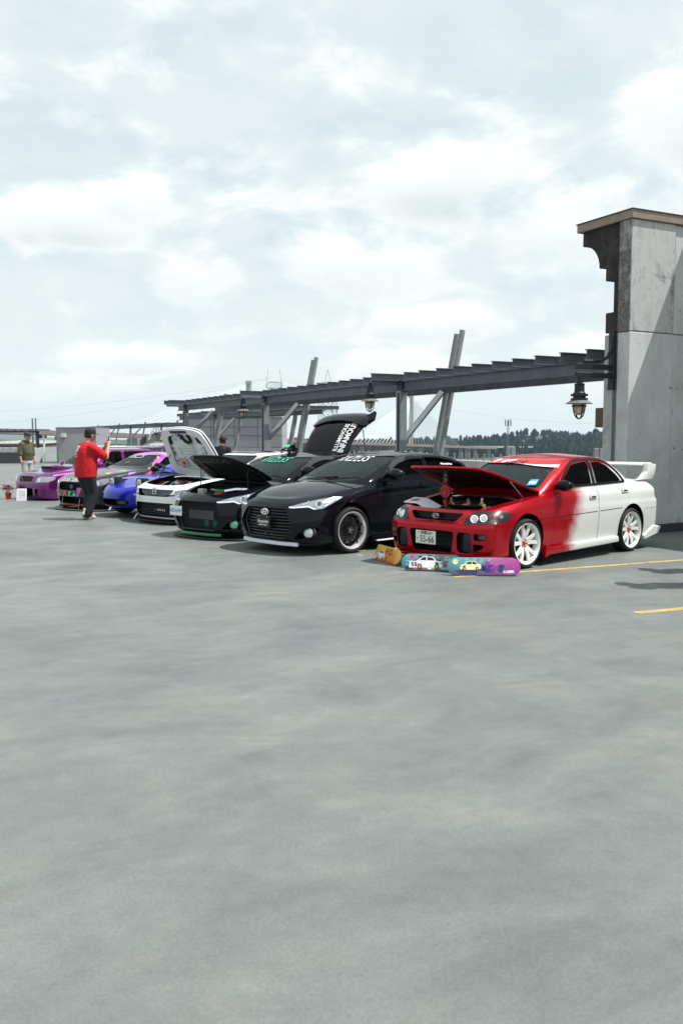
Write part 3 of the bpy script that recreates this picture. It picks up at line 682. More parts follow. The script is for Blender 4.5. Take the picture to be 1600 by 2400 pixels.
# ---------------------------------------------------------------- hills, wood, houses across the river
def terrain(name, f, xs, ys, m):
    vs = []; fs = []; nx = len(xs)
    for y in ys:
        for x_ in xs: vs.append((x_, y, f(x_, y)))
    for j in range(len(ys) - 1):
        for i in range(nx - 1): fs.append((j * nx + i, j * nx + i + 1, (j + 1) * nx + i + 1, (j + 1) * nx + i))
    me = bpy.data.meshes.new(name); me.from_pydata(vs, [], fs); return tag(put(name, me, m, None, 60), kind='structure')
ridge = knots([(-400, -8), (-60, -11), (60, -10), (120, -9), (170, -6), (225, -5), (270, 1), (300, 7), (340, 4), (380, 1), (430, 6), (520, 4), (900, 8)])
def hillz(x, y):
    t = min(1, max(0, (y - 1080) / 380)); t = t * t * (3 - 2 * t); return -22 + (ridge(x) + 19.5) * t + 1.2 * sin(x * .05 + y * .03)
terrain('hill', hillz, [-400 + 20 * i for i in range(66)], [1060 + 22 * i for i in range(26)], mat('wood_floor', (.012, .02, .012), .9, spec=.0))
RW = random.Random(11); fo = MB()
def conifer(mb, x, y, z, h, r, R):
    a0 = R.random() * 6
    for k in range(3):
        zb = z + h * (.12 + .26 * k); rt = r * (1 - .27 * k) * R.uniform(.85, 1.1); n = 6; P = [(x + rt * cos(a0 + 2 * pi * i / n) * R.uniform(.75, 1.15), y + rt * sin(a0 + 2 * pi * i / n), zb + R.uniform(-.3, .3)) for i in range(n)]
        mb.add(P + [(x + R.uniform(-.2, .2), y, z + h * (.55 + .225 * k))], [(i, (i + 1) % n, n) for i in range(n)], mb.m)
def broad(mb, x, y, z, h, r, R):
    n = 7; rows = []
    for j, (zz, k) in enumerate(((.25, .6), (.5, 1.), (.75, .8), (.95, .35))):
        rows += [(x + r * k * cos(2 * pi * i / n + j) * R.uniform(.75, 1.2), y + r * k * sin(2 * pi * i / n + j), z + h * zz + R.uniform(-.5, .5)) for i in range(n)]
    mb.add(rows, [(j * n + i, j * n + (i + 1) % n, (j + 1) * n + (i + 1) % n, (j + 1) * n + i) for j in range(3) for i in range(n)] + [tuple(range(3 * n, 4 * n))], mb.m)
def incut(x, y): px = 800 + FPX * x / y; return 1196 < px < 1306 and 1330 < y < 1420 and y < 1348 + (px - 1205) * .55
for i in range(3600):
    y = RW.uniform(1085, 1500); x = RW.uniform(-260, 520) * (y / 1300)
    if incut(x, y): continue
    fo.m = RW.choice((0, 0, 1, 2)); z = hillz(x, y) - 1; big_ = RW.random() ** 2; h = 6 + 11 * big_
    (conifer if RW.random() < .40 else broad)(fo, x, y, z, h, (1.9 + 2.6 * big_) * RW.uniform(.8, 1.3), RW)
tag(fo.build('wood', [leafm('conifer_dark', (.005, .012, .010), (.009, .019, .013)), leafm('conifer_mid', (.009, .019, .011), (.014, .026, .015)), leafm('broadleaf_mid', (.014, .025, .010), (.022, .033, .013))], smooth=0), 'dark mixed wood covering the hillside across the river', 'wood', kind='stuff')
cut = MB()
for i in range(22):
    px = 1202 + i * 4.6; Y = 1338 + i * 2.2; q = at(px, 1045 - i * .75, Y); cut.box((q.x, Y, hillz(q.x, Y) + 1.5), (3.4, 14 + i * 1.2, 3 + (i % 3)), m=0)
tag(cut.build('road_cutting', mat('pale_cutting', (.42, .43, .40), .9, fn=wear((.42, .43, .40), .3, .2, .05)), smooth=0), kind='structure')
def house(px, py, Y, w, h, m, label):
    q = at(px, py, Y); o = empty('hill_house', (q.x, Y, q.z - h), 0, label, 'house', 'houses on the hillside'); b = MB(); b.box((0, 0, h * .3 - 3), (w, w * .7, h * .6 + 6)); b.build('wall', m, o); b = MB(); b.prism([(-w * .56, h * .602), (w * .56, h * .602), (0, h)], -w * .38, w * .38); b.build('roof', mat('house_roof', (.30, .26, .27), .8), o)
    for dx in (-.25, .2): b = MB(); b.box((w * dx, -w * .35 - .03, h * .3), (w * .2, .06, h * .25)); b.build('window', mat('dark_pane', (.03, .035, .04), .2), o)
house(1266, 1024, 1400, 9, 7, mat('pink_wall', (.55, .42, .45), .8), 'pinkish house at the top of the pale cutting'); house(1284, 1028, 1400, 7, 5, mat('white_wall', (.6, .6, .58), .8), 'white house right of the pinkish one'); house(1294, 1027, 1402, 7, 5, MATS['white_wall'], 'white house at the right end of the cutting')
farm = mat('far_blue_hill', (.09, .12, .12), .95)
terrain('far_hill', lambda x, y: -22 + 62 * max(0, 1 - abs(y - 3400) / 400) * max(0, min(1, (-900 - x) / 500)) * (1 + .12 * sin(x * .011)), [-2600 + 60 * i for i in range(36)], [3000 + 50 * i for i in range(17)], farm)
terrain('far_shore', lambda x, y: -22 + (17 + 3 * sin(x * .02) + 1.5 * sin(x * .07)) * max(0, 1 - abs(y - 2300) / 200), [-2400 + 40 * i for i in range(121)], [2100 + 40 * i for i in range(11)], mat('far_green', (.05, .075, .045), .95, fn=wear((.05, .075, .045), .4, .02, .02)))
# warehouse far left
wh = empty('warehouse', (0, 0, 0), 0, 'long low warehouse with a tan roof far off at the left', 'building'); Yw = 250.; xa, xb_ = at(-70, 1040, Yw).x, at(104, 1040, Yw).x; zt_ = at(0, 1041.5, Yw).z
b = MB(); b.box(((xa + xb_) / 2, Yw + 20, (zt_ - 22) / 2), (xb_ - xa, 40, zt_ + 22)); b.build('wall', mat('grey_cladding', (.16, .165, .18), .8), wh)
b = MB(); b.prism([(xa - .5, zt_), (xb_ + .5, zt_), (xb_ + .5, zt_ + .25), (xa - .5, zt_ + .25)], Yw - .8, Yw); b.build('fascia', mat('tan_roof', (.32, .30, .26), .8), wh)
b = MB(); b.add([(xa - .5, Yw - .8, zt_ + .26), (xb_ + .5, Yw - .8, zt_ + .26), (xb_ + .5, Yw + 40, zt_ + 1.0), (xa - .5, Yw + 40, zt_ + 1.0)], [(0, 1, 2, 3)]); b.build('roof', MATS['tan_roof'], wh, smooth=0)
for k in range(9): b = MB(); b.box((xa + 1.5 + k * 2.3, Yw - .03, zt_ - 1.1), (1.9, .06, .9)); b.build('window', mat('dark_pane'), wh)
for px in (13, 28, 96): q = at(px, 1036.5, Yw + 14); b = MB(); b.box((q.x, Yw + 14, q.z), (1.2, 1.5, .35)); b.build('roof_light', M_white, wh)

# ---------------------------------------------------------------- cable stayed bridge
bg = empty('cable_stayed_bridge', (0, 0, 0), 0, 'cable stayed road bridge crossing behind the pergola', 'bridge'); M_pyl = mat('pylon_concrete', (.45, .45, .42), .8)
Y1, Y2 = 690., 915.; p1 = at(583, 893, Y1); p2 = at(963, 926, Y2); d1 = at(583, 1027, Y1); d2 = at(963, 1041, Y2); dirb = (d2 - d1); 
def dk_(t): return d1 + dirb * t
for (tp_, dd, w) in ((p1, d1, 4.4), (p2, d2, 4.6)):
    for e in (-1, 1): b = MB(); b.box((tp_.x + e * w * .27, tp_.y, (tp_.z - 22) / 2), (w * .44, 6, tp_.z + 22), taper=.86); b.build('pylon_leg', M_pyl, bg)
    b = MB(); b.box((tp_.x, tp_.y, tp_.z - 1), (w * 1.0, 6.3, 2.2)); b.build('pylon_head', M_pyl, bg)
for k in range(12):
    a = dk_(-.9 + k * .22); e = dk_(-.9 + (k + 1) * .22); b = MB(); n = Vector((-dirb.y, dirb.x, 0)).normalized() * 12
    b.add([a - n, e - n, e + n, a + n, a - n - Vector((0, 0, 2.6)), e - n - Vector((0, 0, 2.6)), e + n - Vector((0, 0, 2.6)), a + n - Vector((0, 0, 2.6))], [(0, 1, 2, 3), (4, 7, 6, 5), (0, 4, 5, 1), (2, 6, 7, 3), (0, 3, 7, 4), (1, 5, 6, 2)]); b.build('deck_girder', mat('girder_brown', (.20, .15, .13), .8), bg)
    if k % 1 == 0: q = dk_(-.9 + k * .22); b = MB(); b.box((q.x, q.y, (q.z - 25) / 2), (5, 7, q.z + 19)); b.build('pier', M_pyl, bg)
cabm = mat('stay_white', (.75, .76, .76), .5)
for (tp_, t0, span) in ((p1, 0., .58), (p2, 1., .46)):
    for sg in (-1, 1):
        for k in range(16):
            f = (k + 1.5) / 17.5; base = dk_(t0 + sg * span * f); top = tp_ - Vector((0, 0, 2 + (15 - k) * (tp_.z - base.z) * .016)); b = MB(); b.cyl(top, base, .10 if t0 < .5 else .20, n=4, cap=False); b.build('stay_cable', cabm, bg, smooth=0)
ap = empty('approach_viaduct', (0, 0, 0), 0, 'low road viaduct continuing the bridge towards the hill', 'viaduct'); a = dk_(1.45); e = at(1300, 1046, 1290)
for k in range(8):
    s_ = a + (e - a) * (k / 8); t_ = a + (e - a) * ((k + 1) / 8); n = Vector((6, -6, 0)); b = MB(); b.add([s_ - n, t_ - n, t_ + n, s_ + n] + [q - Vector((0, 0, 2)) for q in (s_ - n, t_ - n, t_ + n, s_ + n)], [(0, 1, 2, 3), (4, 7, 6, 5), (0, 4, 5, 1), (2, 6, 7, 3), (0, 3, 7, 4), (1, 5, 6, 2)]); b.build('deck_girder', mat('pale_girder', (.34, .34, .32), .8), ap)
    b = MB(); b.box((s_.x, s_.y, (s_.z - 24) / 2), (4, 4, s_.z + 20)); b.build('pier', M_pyl, ap)

# ---------------------------------------------------------------- pylons, mast, wires
def lattice(px, ptop, pbase, Y, wb, label, horns=True):
    t = at(px, ptop, Y); bs = at(px, pbase, Y); H_ = t.z + 22; o = empty('transmission_tower', (t.x, Y, -22), .35, label, 'pylon', 'lattice towers carrying power lines'); m = MB(); r = .11; lv = 11
    W = lambda z: wb * (1 - .45 * z / H_)
    for k in range(lv):
        z0 = H_ * .86 * k / lv; z1 = H_ * .86 * (k + 1) / lv; a = W(z0) / 2; b_ = W(z1) / 2; c0_ = [(-a, -a, z0), (a, -a, z0), (a, a, z0), (-a, a, z0)]; c1_ = [(-b_, -b_, z1), (b_, -b_, z1), (b_, b_, z1), (-b_, b_, z1)]
        for i in range(4): m.cyl(c0_[i], c1_[i], r, n=4, cap=False); m.cyl(c0_[i], c1_[(i + 1) % 4], r * .6, n=3, cap=False); m.cyl(c0_[(i + 1) % 4], c1_[i], r * .6, n=3, cap=False); m.cyl(c1_[i], c1_[(i + 1) % 4], r * .6, n=3, cap=False)
    m.build('lattice_body', mat('tower_steel', (.16, .17, .18), .6), o, smooth=0); c_ = MB(); zc_ = H_ * .86; ww = W(zc_) / 2; arm = wb * .50
    for z in (zc_, zc_ + H_ * .045):
        for y in (-ww, ww): c_.cyl((-arm, 0, zc_ + H_ * .01), (-ww * 1.25, y, z), r * .7, n=3); c_.cyl((arm, 0, zc_ + H_ * .01), (ww * 1.25, y, z), r * .7, n=3); c_.cyl((-ww * 1.25, y, z), (ww * 1.25, y, z), r * .7, n=3)
    for i in range(8): x_ = -ww * 1.25 + ww * 2.5 * i / 8; c_.cyl((x_, -ww, zc_), (x_ + ww * .6, -ww, zc_ + H_ * .045), r * .5, n=3)
    c_.build('cross_arm', MATS['tower_steel'], o, smooth=0); h_ = MB()
    if horns:
        for e in (-1, 1): h_.cyl((e * ww * 1.8, 0, zc_), (e * ww * 1.25, 0, H_), r * .6, n=3)
    else:
        h_.cyl((-ww * .8, 0, zc_), (0, 0, H_), r * .6, n=3); h_.cyl((ww * .8, 0, zc_), (0, 0, H_), r * .6, n=3)
    h_.build('peak', MATS['tower_steel'], o, smooth=0); return t
tA = lattice(642, 866, 1060, 330, 5.6, 'lattice power pylon left of the paired pipes'); tB = lattice(768, 866, 1060, 300, 7.0, 'lattice power pylon right behind the tall leaning pipes', False)
def wire(a, b_, sag, r=.024, name='power_line', label=None):
    P = [a + (b_ - a) * (i / 14) - Vector((0, 0, sag * 4 * (i / 14) * (1 - i / 14))) for i in range(15)]; m = MB(); m.tube(P, r, 3); return tag(m.build(name, mat('wire_grey', (.22, .23, .25), .6), smooth=0), label, 'power line', 'power lines across the sky')
wire(at(640, 884, 330), at(-150, 968, 380), 3, label='upper power line sagging to the left edge'); wire(at(632, 888, 330), at(-150, 1003, 420), 3, label='lower power line sagging to the left edge'); wire(at(650, 884, 330), at(770, 890, 300), 2, label='power line between the two lattice pylons'); wire(at(775, 888, 300), at(1600, 985, 300), 6, label='power line running right over the wooded hill')
cm = empty('mobile_mast', at(1190, 1100, 560) * 1, 0, 'slender lattice mobile phone mast before the wooded hill', 'mast'); q = at(1190, 984, 560); cm.location = (q.x, 560, -22); hm_ = q.z + 22; b = MB()
for k in range(16):
    z0 = hm_ * k / 16; z1 = hm_ * (k + 1) / 16; w0 = 1.1 - .04 * k
    for i in range(3): a0 = 2 * pi * i / 3; a1 = 2 * pi * (i + 1) / 3; b.cyl((w0 * cos(a0), w0 * sin(a0), z0), (w0 * cos(a0), w0 * sin(a0), z1), .13, n=3, cap=False); b.cyl((w0 * cos(a0), w0 * sin(a0), z0), (w0 * cos(a1), w0 * sin(a1), z1), .09, n=3, cap=False)
b.build('lattice_body', mat('mast_steel', (.14, .15, .17), .6), cm, smooth=0)
for k in range(6): a0 = k * pi / 3 + .2; b = MB(); b.box((1.9 * cos(a0), 1.9 * sin(a0), hm_ - 2.2 + (k % 2)), (.45, .45, 3.2)); b.cyl((1.9 * cos(a0), 1.9 * sin(a0), hm_ - 3.4), (0, 0, hm_ - 3.2), .1, n=4); b.build('antenna_panel', mat('antenna_grey', (.12, .13, .15), .6), cm)
# ---------------------------------------------------------------- cars
def shrink(poly, g):
    cx = (min(p[0] for p in poly) + max(p[0] for p in poly)) / 2; cz = (min(p[1] for p in poly) + max(p[1] for p in poly)) / 2
    hx = max(1e-3, (max(p[0] for p in poly) - min(p[0] for p in poly)) / 2); hz = max(1e-3, (max(p[1] for p in poly) - min(p[1] for p in poly)) / 2)
    return [(cx + (p[0] - cx) * (1 - g / hx), cz + (p[1] - cz) * (1 - g / hz)) for p in poly]

class Car:
    """a car in its own frame: x runs back from the nose, -y is its left side, z up"""
    def __init__(s, name, label, loc, rz, pm, cat='car'):
        s.root = empty(name, (loc[0], loc[1], 0), radians(rz), label, cat, 'show cars parked in a row'); s.pm = pm
    def shape(s, lv, ztop, cl, cztop, flares=(), **k):
        s.body0 = shell(lv, ztop, flares=flares, **k); s.bb = bvh_of(s.body0); s.body = s.body0
        if cl: s.cab0 = shell(cl, cztop, nS=26, nT=8, crown=2.0); s.cb = bvh_of(s.cab0)
    def cut(s, mb, solver='MANIFOLD'): s.body = boolean(s.body, mb.mesh(), 'DIFFERENCE', solver)
    def carve(s, name, poly, y0, y1, ax='y', gap=.005, mats=None, side=(-1,)):
        out = []
        for sd in side:
            a = MB(); b = MB(); a.prism(poly, sd * y0, sd * y1, ax); b.prism(shrink(poly, gap), sd * y0, sd * y1, ax)
            p = boolean(s.body, b.mesh(), 'INTERSECT'); s.body = boolean(s.body, a.mesh(), 'DIFFERENCE')
            out.append(s.finish(name, p, mats))
        return out
    def finish(s, name, me, mats=None, bv=None, parent=None):
        """outer skin takes the paint, cut faces the dark trim"""
        bvs = bv or [s.bb]; mi = []
        for p in me.polygons:
            d = min((b.find_nearest(p.center)[3] or 0) for b in bvs); mi.append(0 if d < .0025 else 1)
        o = put(name, me, mats or [s.pm, M_bay], parent or s.root, 32); me.polygons.foreach_set('material_index', mi); return o
    def wells(s, axles, R, w, depth=.30, dz=.02):
        m = MB()
        for xa in axles:
            for sd in (-1, 1): m.cyl((xa, sd * (w - depth), R + dz), (xa, sd * 1.4, R + dz), R + .045, n=36)
        for q in range(len(axles) * 2):
            mm = MB(); xa = axles[q // 2]; sd = (-1, 1)[q % 2]; mm.cyl((xa, sd * (w - depth), R + dz), (xa, sd * 1.4, R + dz), R + .045, n=40); s.cut(mm)
    def tub(s, x0, x1, w, z0=.32):
        m = MB(); m.box(((x0 + x1) / 2, 0, (z0 + 1.25) / 2 + .0), (x1 - x0, 2 * w, 1.25 - z0)); s.cut(m); s.tubbox = (x0, x1, w)
    def cabin(s, side, front, rear, mats=None, gside=None, gfront=None, grear=None, openb=True, th=.045, name='roof'):
        cab = boolean(s.cab0, inset(s.cab0, th))
        if openb:
            x0, x1, w = s.tubbox; m = MB(); m.box(((x0 + x1) / 2, 0, .9), (x1 - x0, 2 * w, .44)); 
            cab = boolean(cab, m.mesh())
        for poly in side:
            for sd in (-1, 1): m = MB(); m.prism(poly, sd * .3, sd * 1.2); cab = boolean(cab, m.mesh())
        xm = (s.tubbox[0] + s.tubbox[1]) / 2
        if front: m = MB(); m.prism(front, -.5, xm, 'x'); cab = boolean(cab, m.mesh())
        if rear: m = MB(); m.prism(rear, xm, 6, 'x'); cab = boolean(cab, m.mesh())
        s.cab = s.finish(name, cab, mats, [s.cb])
        for poly in side:
            for ax in ('-y', '+y'): put('window', patch(s.cb, poly, ax, -.010, .004), gside or M_wind, s.root)
        if front: s.ws = put('windscreen', patch(s.cb, front, 'f', -.008, .004), gfront or M_gclear, s.root)
        if rear: put('rear_window', patch(s.cb, rear, 'r', -.008, .004), grear or M_wind, s.root)
    def on(s, name, poly, ax, m, off=.004, thick=.010, res=.05, parent=None, cab=False, bv=None):
        return put(name, patch(bv or (s.cb if cab else s.bb), poly, ax, off, thick, res), m, parent or s.root)
    def seam(s, line, ax='-y', w=.007, off=.0012, cab=False, m=None, name='gap_or_crease'):
        return s.on(name, ribbon(line, w), ax, m or M_black, off, .003, .08, cab=cab)
    def seats(s, xs, y=.36, m=None, z=.30, h=.62):
        m = m or mat('seat_cloth', (.02, .02, .022), .85)
        for sd in (-1, 1):
            b = MB(); b.box((xs + .02, sd * y, z + .10), (.5, .48, .16)); R = Matrix.Rotation(radians(18), 3, 'Y'); b.box((xs + .30, sd * y, z + .40), (.14, .46, h), R); b.box((xs + .40, sd * y, z + .80), (.10, .24, .18), R)
            b.build('front_seat', m, s.root, bevel=.04, seg=2)
    def dash(s, x, z=.86, w=.66, swy=-.36, m=None):
        b = MB(); b.box((x, 0, z - .09), (.36, 2 * w, .22)); b.build('dashboard', m or mat('dash_plastic', (.015, .015, .017), .6), s.root, bevel=.05, seg=2)
        t = MB(); q = Matrix.Rotation(radians(68), 3, 'Y'); c = Vector((x + .28, swy, z - .02))
        t.tube([c + q @ Vector((.18 * cos(a), .18 * sin(a), 0)) for a in (2 * pi * i / 20 for i in range(20))], .015, 6, closed=True)
        t.cyl(c + q @ Vector((-.17, 0, 0)), c + q @ Vector((.17, 0, 0)), .014, n=6); t.cyl(c, c + Vector((-.2, 0, -.06)), .03, n=8); t.build('steering_wheel', M_black, s.root)
    def mirror(s, x, y, z, m, d=(.12, .20, .13)):
        for sd in (-1, 1):
            b = MB(); b.ball((x, sd * y, z), (d[0] * .62, d[1] * .58, d[2] * .56), 14); b.box((x + .02, sd * (y - d[1] * .55), z - .035), (.07, d[1] * .7, .035)); o = b.build('side_mirror', m, s.root, 50)
            g = MB(); g.prism(ellipse(sd * y, z, d[1] * .46, d[2] * .42, 16), x + d[0] * .56, x + d[0] * .585, 'x'); g.build('mirror_glass', M_chrome, o)
    def handle(s, x, z, m, side='-y', bowl=True):
        o = s.on('door_handle', outline_round([(x - .085, z - .026), (x + .085, z - .02), (x + .085, z + .03), (x - .085, z + .026)], .02), side, m, .016, .02, .04)
        if bowl: s.on('handle_recess', outline_round([(x - .06, z - .018), (x + .05, z - .016), (x + .05, z + .004), (x - .06, z + .002)], .008), side, M_bay, .0175, .004, .04, parent=o)
        return o

def wheel(parent, x, y, R, style='twin', side=-1, rimR=None, W=.215, rm=None, lip=None, steer=0, detail=True):
    """wheel > tyre, rim, lug_nut ...; axis along y"""
    rimR = rimR or R * .70; rm = rm or M_alu; o = Vector((0, 0, 0)); sd = side; ax = (0, sd, 0)
    w = MB(); w.lathe([(rimR - .03, -W * .42), (rimR - .028, W * .30)], ax=ax, n=36, cap=False); w.lathe([(.02, -.01), (rimR * .62, -.012), (rimR * .62, -.004), (.02, 0)], ax=ax, n=28)
    wm = w.mesh('wheel'); wo = put('wheel', wm, [mat('rim_inner', (.05, .05, .055), .5, .6)], parent, 35, (x, y, R), (0, 0, steer))
    t = MB(); h = W / 2
    prof = [(rimR - .008, -h * .86), (rimR + .012, -h * .98), (R * .90, -h * 1.04), (R * .965, -h * .90), (R * .995, -h * .72)]
    for k in (-.42, -.02, .38):
        prof += [(R, h * (k - .24)), (R, h * (k + .0)), (R * .975, h * (k + .02)), (R * .975, h * (k + .10)), (R, h * (k + .12))]
    prof += [(R * .995, h * .72), (R * .965, h * .90), (R * .90, h * 1.04), (rimR + .012, h * .98), (rimR - .008, h * .86)]
    t.lathe(prof, ax=ax, n=44, cap=False); t.build('tyre', M_rub, wo, 28)
    r = MB(); f = h * .82
    r.lathe([(rimR - .032, f * .2), (rimR - .030, f * .80), (rimR - .016, f * 1.10), (rimR + .002, f * 1.20), (rimR + .006, f * 1.08), (rimR - .012, f * .80), (rimR - .020, f * .2)], ax=ax, n=40, closed=True, m=1 if lip else 0)
    q = Vector(ax).to_track_quat('Z', 'Y').to_matrix()
    def spoke(a0, a1, r0, r1, w0, w1, z0, z1, th=.022, mm=0):
        vs = []
        for (rr, aa, ww, zz) in ((r0, a0, w0, z0), ((r0 + r1) / 2, (a0 + a1) / 2, (w0 + w1) / 2, (z0 * .35 + z1 * .65) + .004), (r1, a1, w1, z1)):
            c = Vector((rr * cos(aa), rr * sin(aa), zz)); tq = Vector((-sin(aa), cos(aa), 0)) * ww / 2
            vs += [q @ (c - tq), q @ (c + tq), q @ (c + tq * 1.15 - Vector((0, 0, th))), q @ (c - tq * 1.15 - Vector((0, 0, th)))]
        fs = [(0, 3, 2, 1), (8, 9, 10, 11)]
        for b in (0, 4):
            for i in range(4): fs.append((b + i, b + (i + 1) % 4, b + 4 + (i + 1) % 4, b + 4 + i))
        r.add(vs, fs, mm)
    if style == 'twin':
        for i in range(5):
            a = 2 * pi * i / 5 + .3
            for e in (-1, 1): spoke(a + e * .17, a + e * .30, .055, rimR - .018, .050, .040, f * .62, f * .95)
        r.lathe([(0, f * .55), (.045, f * .56), (.062, f * .48), (.066, f * .15)], ax=ax, n=20)
    elif style == 'mesh':
        for i in range(10):
            a = 2 * pi * i / 10
            for e in (-1, 1): spoke(a, a + e * .34, .05, rimR - .026, .013, .016, f * .55, f * .72, .014)
        r.lathe([(0, f * .62), (.03, f * .62), (.05, f * .5), (.055, f * .1)], ax=ax, n=20)
    else:
        for i in range(6):
            a = 2 * pi * i / 6 + .2; spoke(a, a, .05, rimR - .014, .06, .05, f * .5, f * .8)
        r.lathe([(0, f * .55), (.045, f * .56), (.062, f * .48), (.066, f * .15)], ax=ax, n=20)
    r.build('rim', [rm, lip or rm], wo, 30)
    if detail:
        n = MB()
        for i in range(5):
            a = 2 * pi * i / 5; c = Vector((.040 * cos(a), .040 * sin(a), f * .5)); n.cyl(q @ c, q @ (c + Vector((0, 0, .024))), .009, n=6)
        n.lathe([(0, f * .66), (.022, f * .66), (.026, f * .56)], ax=ax, n=14)
        n.build('lug_nuts', M_red if style == 'twin' else M_chrome, wo)
        d = MB(); d.lathe([(.07, -.02), (rimR * .74, -.02), (rimR * .74, -.002), (.07, -.002)], ax=ax, n=32); d.build('brake_disc', mat('brake_steel', (.32, .31, .30), .35, 1.), wo)
    return wo

def disc(bv, c, r, ax, m, name, parent, off=.006, thick=.012, n=20, asp=1.):
    return put(name, patch(bv, ellipse(c[0], c[1], r, r * asp, n), ax, off, thick, .05), m, parent)
def ring(bv, c, r, w, ax, m, name, parent, off=.01, thick=.012, n=24, asp=1.):
    """annulus on a surface"""
    o, U, V, D = AX[ax] if isinstance(ax, str) else ax; t = MB(); P = []
    for i in range(n):
        a = 2 * pi * i / n; q = o + U * (c[0] + r * cos(a)) + V * (c[1] + r * asp * sin(a)); h, nn, _, _ = bv.ray_cast(q, D)
        if h is None: h = q + D * 3; nn = -D
        P.append(h + (-D) * off)
    t.tube(P, w / 2, 6, closed=True); return t.build(name, m, parent)
def dirax(org, yaw, tilt=0):
    """projection frame looking along a yawed direction (yaw about z from +x)"""
    D = Vector((cos(yaw) * cos(tilt), sin(yaw) * cos(tilt), -sin(tilt))); U = Vector((-sin(yaw), cos(yaw), 0)); V = U.cross(D); V = -V if V.z < 0 else V
    return (Vector(org) - D * 3, U, V, D)
def swing(objs, hinge, ang):
    """turn panel meshes about a hinge line parallel to y (positive lifts the nose end)"""
    M = Matrix.Translation(hinge) @ Matrix.Rotation(ang, 4, 'Y') @ Matrix.Translation(-Vector(hinge))
    for o in objs: o.data.transform(M)
    return M

def lower(c, dz):
    """drop a car on its suspension: the body sinks, the wheels stay on the deck"""
    c.root.location.z -= dz
    for ch in c.root.children:
        if ch.name.split('.')[0] == 'wheel': ch.location.z += dz
# ---------------------------------------------------------------- red and white saloon
def fade_paint():
    def fn(x, b):
        c = x.coord(); cx, cy, cz = x.sep(c)
        n = x.noise(c, 7, 6, .65); n2 = x.noise(c, 60, 3, .6)
        lean = x.m('ADD', cx, x.m('MULTIPLY', cz, -.42))
        e = x.m('ADD', x.m('ADD', lean, x.m('MULTIPLY', x.m('SUBTRACT', n, .5), .22)), x.m('MULTIPLY', x.m('SUBTRACT', n2, .5), .12))
        f = x.smooth(e, 1.52, 1.86)
        roofred = x.m('MULTIPLY', x.smooth(cz, 1.14, 1.22), x.smooth(cx, 2.80, 3.12, 1.0, 0.0)); f = x.m('MULTIPLY', f, x.m('SUBTRACT', 1.0, roofred))
        x.l.new(x.mix(f, (.46, .003, .012, 1), (.62, .63, .61, 1)), b.inputs['Base Color'])
        x.l.new(x.lin(f, 0, 1, .5, 0), b.inputs['Metallic']); x.l.new(x.lin(f, 0, 1, .24, .38), b.inputs['Roughness'])
    return mat('red_to_white_fade_paint', (.4, .01, .01), .3, coat=.35, spec=.3, fn=fn)
